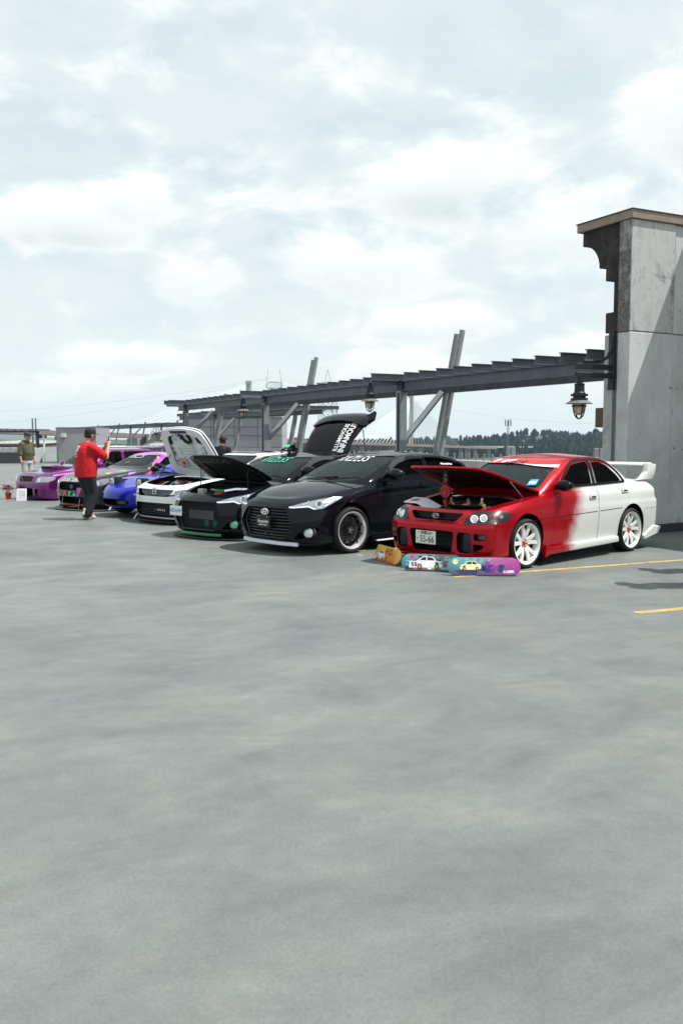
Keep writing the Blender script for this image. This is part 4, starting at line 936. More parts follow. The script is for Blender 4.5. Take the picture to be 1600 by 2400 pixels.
def saloon(loc, rz):
    P = fade_paint(); c = Car('saloon_car', 'red saloon fading to white at the doors, bonnet open, tall white rear wing', loc, rz, P)
    lv = [dict(z=.165, xf=.12, xr=4.22, w=.74, cf=.40, cr=.35, nf=3.2, hard=1), dict(z=.185, xf=.035, xr=4.31, w=.80, cf=.40, nf=3.9, fl=.3), dict(z=.34, xf=.005, xr=4.335, w=.825, cf=.40, nf=3.9, fl=.8),
          dict(z=[(0, .53), (.8, .55), (4.3, .57)], xf=.0, xr=4.34, w=.838, cf=.40, nf=3.9, fl=1), dict(z=[(0, .575), (.9, .65), (2, .69), (4.3, .71)], xf=.012, xr=4.34, w=.835, cf=.40, nf=3.8, fl=.9, hard=1, sub=2),
          dict(z=[(0, .59), (.9, .69), (2, .73), (4.3, .75)], xf=.065, xr=4.30, w=.828, cf=.40, nf=3.6, fl=.7), dict(z=[(0, .66), (.9, .765), (1.4, .82), (2.5, .85), (4.3, .88)], xf=.085, xr=4.285, w=.815, cf=.40, nf=3.4, fl=.4),
          dict(z=[(0, .715), (.9, .84), (1.4, .90), (2.5, .93), (3.6, .965), (4.3, .955)], xf=.15, xr=4.25, w=[(0, .72), (.9, .775), (1.5, .78), (3.2, .775), (4.2, .71)], cf=.40, nf=3.2)]
    zt = [(.15, .715), (.5, .80), (.9, .875), (1.3, .94), (1.6, .96), (3.5, 1.0), (3.75, 1.03), (4.15, 1.035), (4.25, .955)]
    cl = [dict(z=.86, xf=1.00, xr=3.78, w=.75, cf=.36, nf=2.5, cr=.34), dict(z=.95, xf=1.13, xr=3.70, w=.742, cf=.36, nf=2.5, cr=.34), dict(z=1.12, xf=1.42, xr=3.46, w=.70, cf=.36, nf=2.5, cr=.32), dict(z=1.26, xf=1.70, xr=3.24, w=.645, cf=.36, nf=2.5, cr=.32),
          dict(z=1.325, xf=1.86, xr=3.10, w=.60, cf=.36, nf=2.5, cr=.32), dict(z=1.352, xf=1.99, xr=2.98, w=.545, cf=.36, nf=2.5, cr=.32)]
    c.shape(lv, zt, cl, [(1.99, 1.352), (2.3, 1.395), (2.6, 1.398), (2.98, 1.352)], flares=((.84, .022, .36), (3.36, .022, .36)))
    R = .312; AXL = (.84, 3.36)
    c.wells(AXL, R, .84)
    # openings in the nose
    def hole(poly, d): m = MB(); m.prism(poly, -.4, d, 'x'); c.cut(m)
    hole(outline_round([(-.31, .215), (.31, .215), (.365, .485), (-.365, .485)], .05), .30)
    hole(outline_round([(-.33, .60), (.33, .60), (.43, .70), (-.43, .70)], .03), .22)
    for sd in (-1, 1):
        hole([(sd * a, b) for a, b in outline_round([(.40, .235), (.60, .23), (.615, .475), (.405, .485)], .06)], .22)
        hole([(sd * a, b) for a, b in outline_round([(.625, .25), (.735, .30), (.735, .345), (.62, .35)], .02)], .35)
        hole([(sd * a, b) for a, b in outline_round([(.635, .395), (.765, .395), (.765, .47), (.635, .475)], .02)], .30)
    bonnet = [(.20, -.50), (.30, -.60), (.55, -.655), (1.0, -.69), (1.30, -.70), (1.34, 0), (1.30, .70), (1.0, .69), (.55, .655), (.30, .60), (.20, .50), (.17, 0)]
    bonnet = curve_pts(bonnet, 4, True)
    hm = patch(c.bb, bonnet, 't', .003, .022, .07)
    bay = MB(); bay.prism([(x + (.03 if x < .7 else -.06), y * .95) for x, y in bonnet], .40, 1.4, 'z'); c.cut(bay)
    c.tub(1.50, 3.45, .62)
    fd = [(1.41, .235), (2.47, .225), (2.49, .60), (2.50, 1.02), (1.44, 1.02), (1.40, .60)]
    rd = [(2.485, .225), (2.93, .235), (3.0, .42), (3.11, .62), (3.26, .73), (3.30, .88), (3.31, 1.04), (2.512, 1.03), (2.502, .60)]
    for nm, pl in (('front_door', fd), ('rear_door', rd)): c.carve(nm, pl, .64, 1.1, side=(-1, 1))
    bump = [(-.1, 0), (.52, 0), (.52, .40), (.46, .573), (-.1, .567)]
    fb = c.carve('front_bumper', bump, -1.2, 1.2, gap=.003)[0]
    rb = c.carve('rear_bumper', [(3.74, 0), (5, 0), (5, .60), (3.70, .60), (3.68, .5)], -1.2, 1.2, gap=.004)[0]
    c.carve('boot_lid', [(3.74, -.60), (5, -.60), (5, .60), (3.74, .60)], .66, 1.3, ax='z', side=(1,))
    c.finish('body', c.body)
    sw = [[(1.66, .985), (2.06, 1.255), (2.30, 1.292), (2.455, 1.295), (2.455, .995)], [(2.555, .995), (2.545, 1.295), (2.76, 1.285), (2.93, 1.235), (3.13, 1.10), (3.22, 1.015)]]
    sw = [outline_round(p, .03) for p in sw]
    c.cabin(sw, outline_round([(-.665, .965), (.665, .965), (.56, 1.325), (-.56, 1.325)], .06), outline_round([(-.60, 1.04), (.60, 1.04), (.50, 1.31), (-.50, 1.31)], .05), gside=M_wind, gfront=M_gclear, grear=M_winl)
    # dark trim round the side glass and rain visors
    for ax in ('-y', '+y'):
        fr = [(1.60, .968), (2.03, 1.265), (2.28, 1.318), (2.55, 1.325), (2.80, 1.312), (2.98, 1.255), (3.18, 1.12), (3.30, 1.0)]
        c.on('window_trim', ribbon(curve_pts(fr, 4), .028), ax, M_black, .010, .016, .05, cab=True)
        c.on('belt_trim', ribbon([(1.58, .972), (2.5, .985), (3.30, 1.0)], .030), ax, M_black, .007, .012, .05, cab=True)
        c.on('door_pillar_trim', [(2.47, .99), (2.545, .99), (2.535, 1.31), (2.465, 1.31)], ax, M_black, .003, .008, .05, cab=True)
        c.on('pillar_chrome', ribbon([(2.565, .99), (2.552, 1.31)], .010), ax, M_alu, .006, .008, .05, cab=True)
    # windscreen banner, white curve under it, lettering and stickers
    ban = [(-.60, 1.262), (-.563, 1.327), (.563, 1.327), (.60, 1.262), (.3, 1.272), (0, 1.276), (-.3, 1.262)]
    c.on('windscreen_banner', ban, 'f', mat('red_vinyl', (.62, .008, .012), .35, coat=.3), .003, .004, .05, cab=True, parent=c.ws)
    wv = [(-.617, 1.228), (-.598, 1.262), (-.3, 1.262), (0, 1.276), (.1, 1.28), (-.1, 1.268), (-.35, 1.245)]
    c.on('banner_stripe', wv, 'f', M_decal, .003, .004, .05, cab=True, parent=c.ws)
    for y0, y1, z0 in ((.44, .30, 1.30), (.26, .04, 1.30)):
        c.on('banner_splash', curve_pts([(y0, z0 - .018), (y0 - .05, z0 + .012), (y1 + .03, z0 + .018), (y1, z0 + .010), (y1 + .06, z0 - .004), (y0 - .04, z0 - .022)], 3, True), 'f', M_decal, .006, .003, .04, cab=True, parent=c.ws)
    put('banner_lettering', decal_text(c.cb, 'Lucie', 'f', (.02, 1.293), .075, mirror=True, sx=2.2, shear=.35, off=.011), M_black, c.ws)
    c.on('parking_sticker', [(-.60, 1.01), (-.50, 1.005), (-.485, 1.075), (-.575, 1.08)], 'f', mat('blue_sticker', (.05, .34, .72), .4), .004, .003, .04, cab=True, parent=c.ws)
    c.on('parking_sticker', [(-.585, 1.03), (-.505, 1.025), (-.495, 1.05), (-.57, 1.055)], 'f', M_decal, .006, .003, .04, cab=True, parent=c.ws)
    # lamps
    hb = mat('lamp_black', (.022, .022, .025), .35)
    for sd in (-1, 1):
        ax = dirax((.3, sd * .55, 0), radians(28) * -sd)
        yaw = ax
        def q(y, z): return (y * sd, z)
        # headlamp outline in the yawed plane
        pl = outline_round([q(-.20, .578), q(.20, .592), q(.345, .63), q(.36, .70), q(.22, .745), q(-.07, .722), q(-.15, .655)], .02)
        h = c.on('headlight', pl, yaw, hb, .006, .03, .05)
        for k, (u, z, r) in enumerate(((-.055, .646, .041), (.058, .658, .039))):
            ring(c.bb, q(u, z), r, .016, yaw, M_halo, 'halo_ring', h, .012, asp=1.0)
            disc(c.bb, q(u, z), r * .72, yaw, M_refl, 'lamp_bulb', h, .010, .012)
        disc(c.bb, q(.25, .672), .020, yaw, M_refl, 'corner_bulb', h, .010, .01)
        # fog lamp covers and indicators
        fx = MB(); pl = [(sd * a, b) for a, b in outline_round([(.405, .24), (.595, .235), (.61, .47), (.41, .48)], .065)]
        fx.prism(pl, .062, .10, 'x'); fx.build('fog_lamp_cover', mat('smoked_cover', (.012, .016, .018), .12, spec=.3), c.root, bevel=.012, seg=2)
        tx = MB(); tx.prism([(sd * a, b) for a, b in outline_round([(.64, .40), (.76, .40), (.76, .465), (.64, .47)], .018)], .095 , .16, 'x'); tx.build('indicator_lamp', mat('smoked_amber', (.06, .045, .035), .2, coat=.6), c.root, bevel=.008)
    g = MB(); g.prism(outline_round([(-.32, .608), (.32, .608), (.415, .692), (-.415, .692)], .02), .16, .17, 'x')
    go = g.build('grille', mat('grille_black', (.012, .012, .014), .45), c.root)
    for k in range(5): b = MB(); b.box((.145, 0, .618 + k * .016), (.012, .62 + k * .035, .004)); b.build('grille_slat', M_blackgloss, go)
    e = MB(); e.prism(ellipse(0, .655, .050, .030, 24), .085, .10, 'x'); eo = e.build('badge', M_black, go)
    t = MB(); t.tube([(.084, .048 * cos(a), .655 + .028 * sin(a)) for a in (2 * pi * i / 24 for i in range(24))], .004, 6, closed=True); 
    for u, v, r in ((-.024, .008, .007), (.0, -.006, .005), (.012, .012, .005), (.022, -.008, .005), (.028, .006, .004), (.008, .0, .004)): t.ball((.083, u, .655 + v), (.003, r * 1.2, r), 6)
    t.build('badge_stars', M_chrome, eo)
    for k in range(4):
        z = .28 + k * .05; b = MB(); b.box((.20, 0, z), (.02, .64, .012)); b.build('intake_slat', M_black, fb)
    b = MB(); b.box((.24, 0, .36), (.02, .66, .20)); b.build('radiator', mat('radiator_fins', (.03, .03, .033), .6), c.root)
    lp = MB(); lp.prism([(-.80, .26), (-.76, .06), (-.60, -.10), (0, -.145), (.60, -.10), (.76, .06), (.80, .26), (.5, .3), (-.5, .3)], .125, .166, 'z'); lp.M = Matrix()
    lo = MB(); lo.v = [Vector((v.y + .16, v.x, v.z)) for v in lp.v]; lo.f = lp.f; lo.mi = lp.mi; lo.build('front_lip', P, c.root, bevel=.01)
    # number plate with its characters
    pm = MB(); pm.box((-.02, .07, .385), (.008, .33, .165)); po = pm.build('number_plate', mat('plate_white', (.72, .73, .66), .4), c.root, bevel=.006)
    po.parent = fb; ink = mat('plate_ink', (.015, .02, .015), .5)
    def ptxt(txt, u, v, s, sx=1.):
        me = text_mesh(txt, s, bold=.0012)
        for q in me.vertices: q.co = Vector((-.0255, .07 - (u + q.co.x * sx), .385 + v + q.co.y))
        put('plate_character', me, ink, po, 0)
    ptxt('沖縄', -.035, .052, .052); ptxt('530', .055, .052, .056); ptxt('Y', -.132, -.025, .048); ptxt('55-66', .025, -.025, .115, .88); ptxt('•', -.115, .055, .05); ptxt('•', .118, .055, .05)
    # skirts, marker, wing, tail
    for sd in (-1, 1):
        m = MB(); sk = [(1.19, .10), (1.30, .135), (2.98, .17), (2.96, .255), (1.35, .235), (1.22, .27)]
        m.prism(sk, sd * .80, sd * .875); m.build('side_skirt', P, c.root, bevel=.018, seg=2)
        ax = '-y' if sd < 0 else '+y'
        c.on('side_marker', outline_round([(1.13, .67), (1.21, .67), (1.21, .70), (1.13, .70)], .012), ax, mat('smoked_amber'), .006, .008)
        c.handle(2.36, .83, P, ax); c.handle(3.19, .88, P, ax)
        c.seam([(.56, .575), (1.2, .60), (1.40, .605)], ax); c.seam([(1.44, .605), (2.46, .625)], ax, .009); c.seam([(2.52, .625), (3.08, .64)], ax, .009)  # dark strips stand in for the shade along the side crease
        c.on('tail_lamp', outline_round([(4.12, .74), (4.30, .74), (4.30, .89), (4.10, .90)], .02), ax, mat('tail_red', (.10, .006, .008), .15, coat=.6), .004, .01)
        s2 = MB(); s2.prism([(3.80, .92 + .08), (4.22, 1.0), (4.30, 1.09), (4.33, 1.225), (4.10, 1.245), (4.06, 1.12), (3.92, 1.03)], sd * .60, sd * .685)
        s2.build('wing_upright', P, c.root, bevel=.02, seg=2)
        sp = MB(); sp.prism([(3.70, .20), (3.74, .13), (4.16, .20), (4.24, .31), (4.0, .34)], sd * .74, sd * .845); sp.build('rear_spat', P, c.root, bevel=.02)
    wg = MB(); wg.prism([(4.00, 1.222), (4.10, 1.248), (4.34, 1.25), (4.36, 1.235), (4.30, 1.205), (4.05, 1.200)], -.60, .60); wg.build('rear_wing', P, c.root, bevel=.012, seg=2)
    c.mirror(1.60, .86, 1.005, M_blackgloss, (.12, .22, .13))
    for xa in AXL:
        for sd in (-1, 1): wheel(c.root, xa, sd * .745, R, 'twin', sd, .256, .215, mat('white_rim', (.76, .76, .74), .3, coat=.4), steer=radians(-2) if xa < 1 else 0)
    c.seats(1.95); c.dash(1.50)
    rs = MB(); rs.box((3.05, 0, .62), (.5, 1.15, .25)); rs.box((3.30, 0, .82), (.18, 1.15, .40)); rs.build('rear_seat', mat('seat_cloth'), c.root, bevel=.05, seg=2)
    # engine bay
    e = MB(); e.box((.80, 0, .55), (.50, .60, .24)); e.build('engine_block', mat('cast_dark', (.03, .03, .032), .5, .3), c.root, bevel=.03, seg=2)
    e = MB(); e.box((.90, .05, .745), (.34, .46, .10)); e.build('intercooler', mat('intercooler_black', (.018, .018, .02), .4), c.root, bevel=.02)
    e = MB(); e.tube([(.62, .30, .68), (.70, .15, .74), (.80, -.05, .74), (.92, -.22, .72), (1.05, -.34, .66)], .038, 10); e.build('intake_pipe', mat('dark_pipe', (.03, .03, .033), .25, .4), c.root)
    e = MB(); e.tube([(1.08, .56, .82), (1.06, .3, .855), (1.06, -.3, .855), (1.08, -.56, .82)], .017, 8); e.build('strut_brace', M_alu, c.root)
    for sd in (-1, 1):
        e = MB(); e.cyl((1.06, sd * .53, .70), (1.06, sd * .53, .80), .085, .07, 18); e.cyl((1.06, sd * .53, .80), (1.06, sd * .53, .83), .03, n=12); e.build('strut_tower', M_alu if sd < 0 else M_bay, c.root)
    e = MB(); e.box((.60, -.47, .66), (.22, .16, .17)); e.build('battery', mat('battery_grey', (.10, .10, .105), .5), c.root, bevel=.01)
    e = MB(); e.box((.58, -.47, .755), (.06, .12, .02), m=0); e.cyl((.52, -.42, .75), (.52, -.42, .78), .014); e.build('battery_clamp', M_alu, c.root)
    e = MB(); e.cyl((.50, .46, .58), (.50, .46, .74), .075, n=16); e.cyl((.50, .46, .74), (.50, .46, .765), .035, n=12); e.build('washer_bottle', mat('milky', (.55, .55, .50), .4), c.root)
    e = MB(); e.box((.26, 0, .66), (.08, 1.1, .05)); e.build('slam_panel', P, c.root, bevel=.01)
    for k, (y, col) in enumerate(((-.34, M_alu), (-.2, M_alu), (-.08, M_alu), (.1, M_alu), (.22, M_alu), (.33, M_alu))):
        e = MB(); e.box((.255, y, .693), (.035, .03, .022)); e.cyl((.255, y, .70), (.255, y, .712), .007, n=6); e.build('panel_clip', col, c.root)
    for k in range(7):
        y = -.5 + k * .17 + rnd.uniform(-.03, .03); e = MB(); x0 = rnd.uniform(.45, .7)
        e.tube([(x0, y, .66), (x0 + .12, y + rnd.uniform(-.1, .1), .74 + rnd.uniform(-.02, .03)), (x0 + .35, y + rnd.uniform(-.15, .15), .70)], .009, 6)
        e.build('hose', mat('hose_red', (.35, .02, .02), .4) if k in (5,) else M_bay, c.root)
    # raised bonnet: skin, dark underside with ribs, stay
    hinge = (1.33, 0, .945); parts = []
    ho = put('bonnet', hm, P, c.root); parts.append(ho)
    um = put('bonnet_liner', patch(c.bb, [(.55 + (x - .55) * .93 + .03, y * .90) for x, y in bonnet], 't', -.020, .012, .07), mat('bonnet_underside', (.016, .002, .003), .5, spec=.2), ho); parts.append(um)
    for yy in (-.42, -.15, .15, .42):
        rb_ = put('bonnet_rib', patch(c.bb, ribbon([(.34, yy * .9), (.75, yy * .7), (1.2, yy)], .05), 't', -.030, .014, .07), mat('bonnet_underside'), ho); parts.append(rb_)
    M = swing(parts, hinge, radians(26))
    st = MB(); st.cyl((1.02, -.64, .86), M @ Vector((.75, -.62, .82)), .009, n=8); st.build('bonnet_stay', M_alu, c.root)
    c.M = M; return c
# ---------------------------------------------------------------- hatchback coupes (two black ones)
def hexmesh(name, w, h, s, fr, m, parent, M, ring=.004):
    """flat sheet of hexagon cells, used as grille mesh"""
    b = MB(); b.M = M; dy = s * 1.5; dz = s * sqrt(3); i = 0; y = -w
    while y <= w:
        z = -h + (dz / 2 if i % 2 else 0)
        while z <= h:
            if fr(y, z):
                P = [(0, y + s * .98 * cos(a), z + s * .98 * sin(a)) for a in (pi / 3 * k for k in range(6))]; b.tube(P, ring, 4, closed=True)
            z += dz
        y += dy; i += 1
    return b.build(name, m, parent)
def vel_shape(c):
    lv = [dict(z=.155, xf=.16, xr=4.06, w=.80, cf=.62, nf=2.9, hard=1), dict(z=.185, xf=.06, xr=4.15, w=.85, cf=.62, nf=2.9, fl=.2), dict(z=.34, xf=.0, xr=4.21, w=.868, cf=.62, nf=2.9, fl=.9), dict(z=[(0, .50), (.9, .56), (4, .60)], xf=.0, xr=4.22, w=.876, cf=.62, nf=2.9, fl=1),
          dict(z=[(0, .63), (.9, .72), (2, .76), (4, .80)], xf=.035, xr=4.2, w=.868, cf=.62, nf=2.8, fl=.8), dict(z=[(0, .69), (.9, .82), (1.4, .875), (2.5, .92), (4, .97)], xf=.09, xr=4.18, w=.852, cf=.62, nf=2.8, fl=.5),
          dict(z=[(0, .735), (.9, .895), (1.4, .95), (2.5, .995), (3.6, 1.06), (4.1, 1.05)], xf=.17, xr=4.12, w=[(0, .70), (.9, .80), (1.5, .815), (3.2, .81), (4.1, .70)], cf=.62, nf=2.3)]
    zt = [(.17, .735), (.5, .87), (.9, .965), (1.25, 1.01), (1.6, 1.03), (3.6, 1.07), (4.12, 1.05)]
    cl = [dict(z=.90, xf=.93, xr=4.06, w=.785, cf=.5, nf=2.3), dict(z=1.0, xf=1.08, xr=4.02, w=.775, cf=.5, nf=2.3), dict(z=1.15, xf=1.38, xr=3.90, w=.725, cf=.48, nf=2.3), dict(z=1.28, xf=1.72, xr=3.62, w=.665, cf=.46, nf=2.3),
          dict(z=1.345, xf=1.96, xr=3.30, w=.61, cf=.44, nf=2.3), dict(z=1.372, xf=2.12, xr=3.06, w=.55, cf=.42, nf=2.3)]
    c.shape(lv, zt, cl, [(2.12, 1.372), (2.4, 1.415), (2.75, 1.41), (3.06, 1.372)], flares=((.88, .03, .40), (3.53, .03, .40)))
def coupe_hatch(name, label, loc, rz, var):
    P = mat('black_paint', (.004, .0048, .0075), .05, spec=.32); c = Car(name, label, loc, rz, P); vel_shape(c)
    R = .327; AXL = (.88, 3.53); c.wells(AXL, R, .885)
    def hole(poly, d): m = MB(); m.prism(poly, -.4, d, 'x'); c.cut(m)
    hexo = outline_round([(-.40, .225), (.40, .225), (.56, .43), (.42, .645), (-.42, .645), (-.56, .43)], .05)
    if var == 'open': hexo = [(y * 1.04, .44 + (z - .44) * 1.08) for y, z in hexo]
    hole(hexo, .26)
    bez = [(.54, .235), (.64, .235), (.80, .285), (.84, .39), (.80, .41), (.68, .36)]
    for sd in (-1, 1): hole([(sd * a, b) for a, b in outline_round(bez, .03)], .34)
    c.tub(1.55, 3.35, .64)
    if var == 'open':
        bon = curve_pts([(.24, -.42), (.40, -.60), (.75, -.72), (1.02, -.76), (1.14, -.5), (1.17, 0), (1.14, .5), (1.02, .76), (.75, .72), (.40, .60), (.24, .42), (.205, 0)], 4, True)
        hm = patch(c.bb, bon, 't', .003, .022, .07); bay = MB(); bay.prism([(x + (.03 if x < .6 else -.05), y * .95) for x, y in bon], .42, 1.4, 'z'); c.cut(bay)
    fd = [(1.42, .24), (2.62, .24), (2.66, .6), (2.64, 1.12), (1.46, 1.12), (1.40, .62)]
    c.carve('front_door', fd, .66, 1.1, side=(-1, 1))
    fbm = c.carve('front_bumper', [(-.2, 0), (.54, 0), (.54, .42), (.50, .575), (.34, .655), (.14, .70), (-.2, .70)], -1.2, 1.2, gap=.003)[0] if var != 'open' else None
    c.finish('body', c.body); fb = fbm or c.root
    sw = [[(1.66, 1.045), (2.02, 1.255), (2.30, 1.315), (2.60, 1.325), (2.60, 1.07)], [(2.70, 1.075), (2.69, 1.325), (3.0, 1.312), (3.34, 1.255), (3.58, 1.17), (3.48, 1.12)]]
    sw = [outline_round(p, .035) for p in sw]; rear = outline_round([(-.58, 1.13), (.58, 1.13), (.48, 1.31), (-.48, 1.31)], .05)
    wsp = outline_round([(-.69, 1.03), (.69, 1.03), (.585, 1.345), (-.585, 1.345)], .07)
    if var == 'open':
        hat = curve_pts([(3.02, -.50), (3.3, -.56), (3.70, -.61), (3.90, -.52), (4.0, -.28), (4.03, 0), (4.0, .28), (3.90, .52), (3.70, .61), (3.3, .56), (3.02, .50)], 4, True)
        hmesh = patch(c.cb, hat, 't', .004, .03, .07)
        gl = put('hatch_glass', patch(c.cb, outline_round([(3.06, -.47), (3.68, -.53), (3.68, .53), (3.06, .47)], .05), 't', .012, .008, .07), mat('black_glass', (.004, .005, .006), .04, spec=.2), None)
        lips = [put('hatch_spoiler', patch(c.cb, curve_pts([(3.64, -.62), (3.80, -.62), (3.95, -.50), (4.04, -.25), (4.06, 0), (4.04, .25), (3.95, .50), (3.80, .62), (3.64, .62), (3.72, .30), (3.75, 0), (3.72, -.30)], 4, True), 't', .045, .06, .06), P, None)]
        op = MB(); op.prism([(3.06, -.50), (3.75, -.54), (3.98, -.50), (3.98, .50), (3.75, .54), (3.06, .50)], .98, 1.6, 'z')
        c.cabin(sw, wsp, None)
        c.cab.data = boolean(c.cab.data, op.mesh()) 
        mi = [0 if c.cb.find_nearest(p.center)[3] < .0025 else 1 for p in c.cab.data.polygons]; c.cab.data.polygons.foreach_set('material_index', mi); c.cab.data.shade_smooth(); c.cab.data.set_sharp_from_angle(angle=radians(32))
        hatch = put('hatch', hmesh, P, c.root); gl.parent = hatch; lips[0].parent = hatch; parts = [hatch, gl] + lips
        vin = [decal_text(c.cb, 'ILLUMINOUS', 't', (3.37, -.27), .14, rot=0, off=.014, sx=.78, bold=.003), decal_text(c.cb, 'INFAMOUS', 't', (3.37, -.42), .185, rot=0, off=.014, sx=.74, bold=.004)]
        for v in vin: o = put('hatch_lettering', v, M_decal, hatch, 0); parts.append(o)
        Mh = swing(parts, (3.0, 0, 1.385), radians(-62))
        for sd in (-1, 1): st = MB(); st.cyl((3.55, sd * .60, 1.10), Mh @ Vector((3.62, sd * .56, 1.15)), .009, n=6); st.build('hatch_stay', M_black, c.root)
        wl = MB(); wl.prism([(3.72, -.52), (3.90, -.48), (4.02, -.68), (3.86, -.70)], 1.08, 1.15, 'z'); wo = wl.build('wing_tip', M_black, hatch); wo.data.transform(Mh)
    else:
        c.cabin(sw, wsp, rear)
    for ax in ('-y', '+y'):
        fr = [(1.58, 1.02), (2.00, 1.270), (2.30, 1.338), (2.66, 1.348), (3.02, 1.336), (3.38, 1.275), (3.66, 1.17)]
        c.on('window_trim', ribbon(curve_pts(fr, 4), .022), ax, M_black, .006, .012, .05, cab=True)
        c.on('rain_visor', ribbon(curve_pts([(1.80, 1.150), (2.04, 1.258), (2.30, 1.308), (2.60, 1.315)], 4), .05), ax, mat('smoke_visor', (.02, .02, .022), .1, coat=.7), .022, .006, .05, cab=True)
        c.on('belt_trim', ribbon([(1.56, 1.03), (2.6, 1.058), (3.5, 1.105)], .022), ax, M_blackgloss, .006, .010, .05, cab=True)
        c.seam([(.60, .60), (.80, .78), (1.0, .86), (1.42, .90)], ax); c.seam([(2.66, .80), (3.3, .85)], ax)
        c.handle(2.46, .92, P, ax)
    if var == 'closed':
        for sg in (-1, 1): c.seam(curve_pts([(.22, sg * .30), (.34, sg * .50), (.60, sg * .64), (1.0, sg * .72), (1.18, sg * .73)], 5), 't', .009); c.seam(curve_pts([(.45, sg * .18), (.80, sg * .30), (1.1, sg * .34)], 4), 't', .006, m=mat('crease_highlight', (.02, .022, .028), .2))  # creases drawn as paler strips, their highlight put into the colour
        c.seam(curve_pts([(.21, -.30), (.195, 0), (.21, .30)], 4), 't', .009)
    # grille
    hx = [(y, z) for y, z in hexo]
    fr_ = MB(); t = [Vector((.045 + .10 * (abs(y) / .56) ** 2.4 * 1.0 + max(0, (z - .5)) * .15, y, z)) for y, z in hexo]; fr_.tube(t, .016, 8, closed=True); fo = fr_.build('grille_frame', mat('grille_surround', (.035, .037, .042), .3, .3), c.root)
    def inhex(y, z): 
        k_ = (1.04 if var == 'open' else 1) * 1.19; a = abs(y) / k_; z = .44 + (z - .44) / (1.08 if var == 'open' else 1); return z > .25 and z < .63 and a < (.33 + (z - .235) / .195 * .14 if z < .43 else .47 - (z - .43) / .215 * .13) - .015
    bk = MB(); bk.prism(hexo, .20, .21, 'x'); bk.build('grille_backing', M_bay, c.root)
    if var == 'closed':
        for k in range(9):
            z = .265 + k * .043; yw = (.40 + (z - .225) / .205 * .16 if z < .43 else .56 - (z - .43) / .215 * .14) - .005
            b = MB(); n = 8
            for j in range(n):
                y0 = -yw + 2 * yw * j / n; y1 = -yw + 2 * yw * (j + 1) / n; X = lambda y: .065 + .09 * (abs(y) / .56) ** 2.4 * 1.0
                b.add([(X(y0), y0, z - .008), (X(y1), y1, z - .008), (X(y1), y1, z + .008), (X(y0), y0, z + .008), (X(y0) + .04, y0, z + .004), (X(y1) + .04, y1, z + .004), (X(y1) + .04, y1, z + .016), (X(y0) + .04, y0, z + .016)],
                      [(0, 1, 2, 3), (7, 6, 5, 4), (0, 4, 5, 1), (3, 2, 6, 7), (0, 3, 7, 4), (1, 5, 6, 2)])
            b.build('grille_slat', mat('slat_grey', (.03, .031, .034), .35), fo)
        e = MB(); e.prism(ellipse(0, .585, .080, .042, 28), .035, .05, 'x'); eo = e.build('badge', M_black, fo)
        t = MB(); t.tube([(.034, .074 * cos(a), .585 + .038 * sin(a)) for a in (2 * pi * i / 28 for i in range(28))], .009, 6, closed=True); t.build('badge_ring', mat('badge_white', (.80, .78, .82), .2, .3, coat=.6), eo)
        h = MB(); 
        for u in (-.028, .028): h.prism([(u - .012 + .01, .555), (u + .012 + .01, .555), (u + .012 - .012, .615), (u - .012 - .012, .615)], .028, .040, 'x')
        h.prism([(-.035, .575), (.03, .587), (.03, .597), (-.035, .587)], .0285, .0395, 'x'); h.build('badge_letter', MATS['badge_white'], eo)
        p = MB(); p.box((.012, 0, .435), (.02, .33, .18)); po = p.build('plate_frame', M_blackgloss, fb, bevel=.01)
        p = MB(); p.box((.0, 0, .438), (.004, .295, .145)); pp = p.build('show_plate', mat('plate_black', (.006, .006, .007), .3), po)
        for txt, s, z, sh in (('Exquisite', .064, .452, .3), ('MOBILE DETAILING', .021, .402, 0)):
            me = text_mesh(txt, s, bold=.0012, shear=sh)
            for q in me.vertices: q.co = Vector((-.0035, -q.co.x, z + q.co.y))
            put('plate_lettering', me, M_decal, po, 0)
        for y in (-.09, .09): b = MB(); b.ball((-.001, y, .517), .007, 8); b.build('plate_bolt', mat('brass', (.7, .5, .2), .3, 1.), po)
        for y in (-.09, .07): b = MB(); b.prism([(y - .03, .268), (y, .285), (y + .02, .268), (y, .275)], .09, .10, 'x'); b.build('grille_clip', M_alu, fo)
    else:
        hm2 = hexmesh('grille_mesh', .54, .25, .016, lambda y, z: inhex(y, z + .435), mat('mesh_grey', (.05, .052, .056), .35, .5), fo, Matrix.Translation((.10, 0, .435)), .0022)
        b = MB(); b.box((.17, .02, .44), (.02, .62, .14)); b.build('front_mount_cooler', mat('cooler_alu', (.14, .145, .15), .4, .7), c.root)
        for k in range(2): b = MB(); b.lathe([(.05, 0), (.062, .01), (.05, .02)], (.15, -.12 - k * .2, .31), (1, 0, 0), 18); b.build('horn', mat('horn_green', (.02, .10, .07), .4), c.root)
        p = MB(); p.box((-.055, .40, .50), (.004, .31, .155)); po = p.build('number_plate', mat('plate_blue_white', (.74, .76, .80), .35), c.root, bevel=.004)
        me = text_mesh('XE5-65W', .078, bold=.001)
        for q in me.vertices: q.co = Vector((-.059, .40 - q.co.x * .92, .50 + q.co.y))
        put('plate_character', me, mat('plate_blue', (.10, .14, .42), .5), po, 0)
        b = MB(); b.cyl((-.05, .40, .47), (.10, .38, .46), .01, n=6); b.build('plate_bracket', M_alu, po)
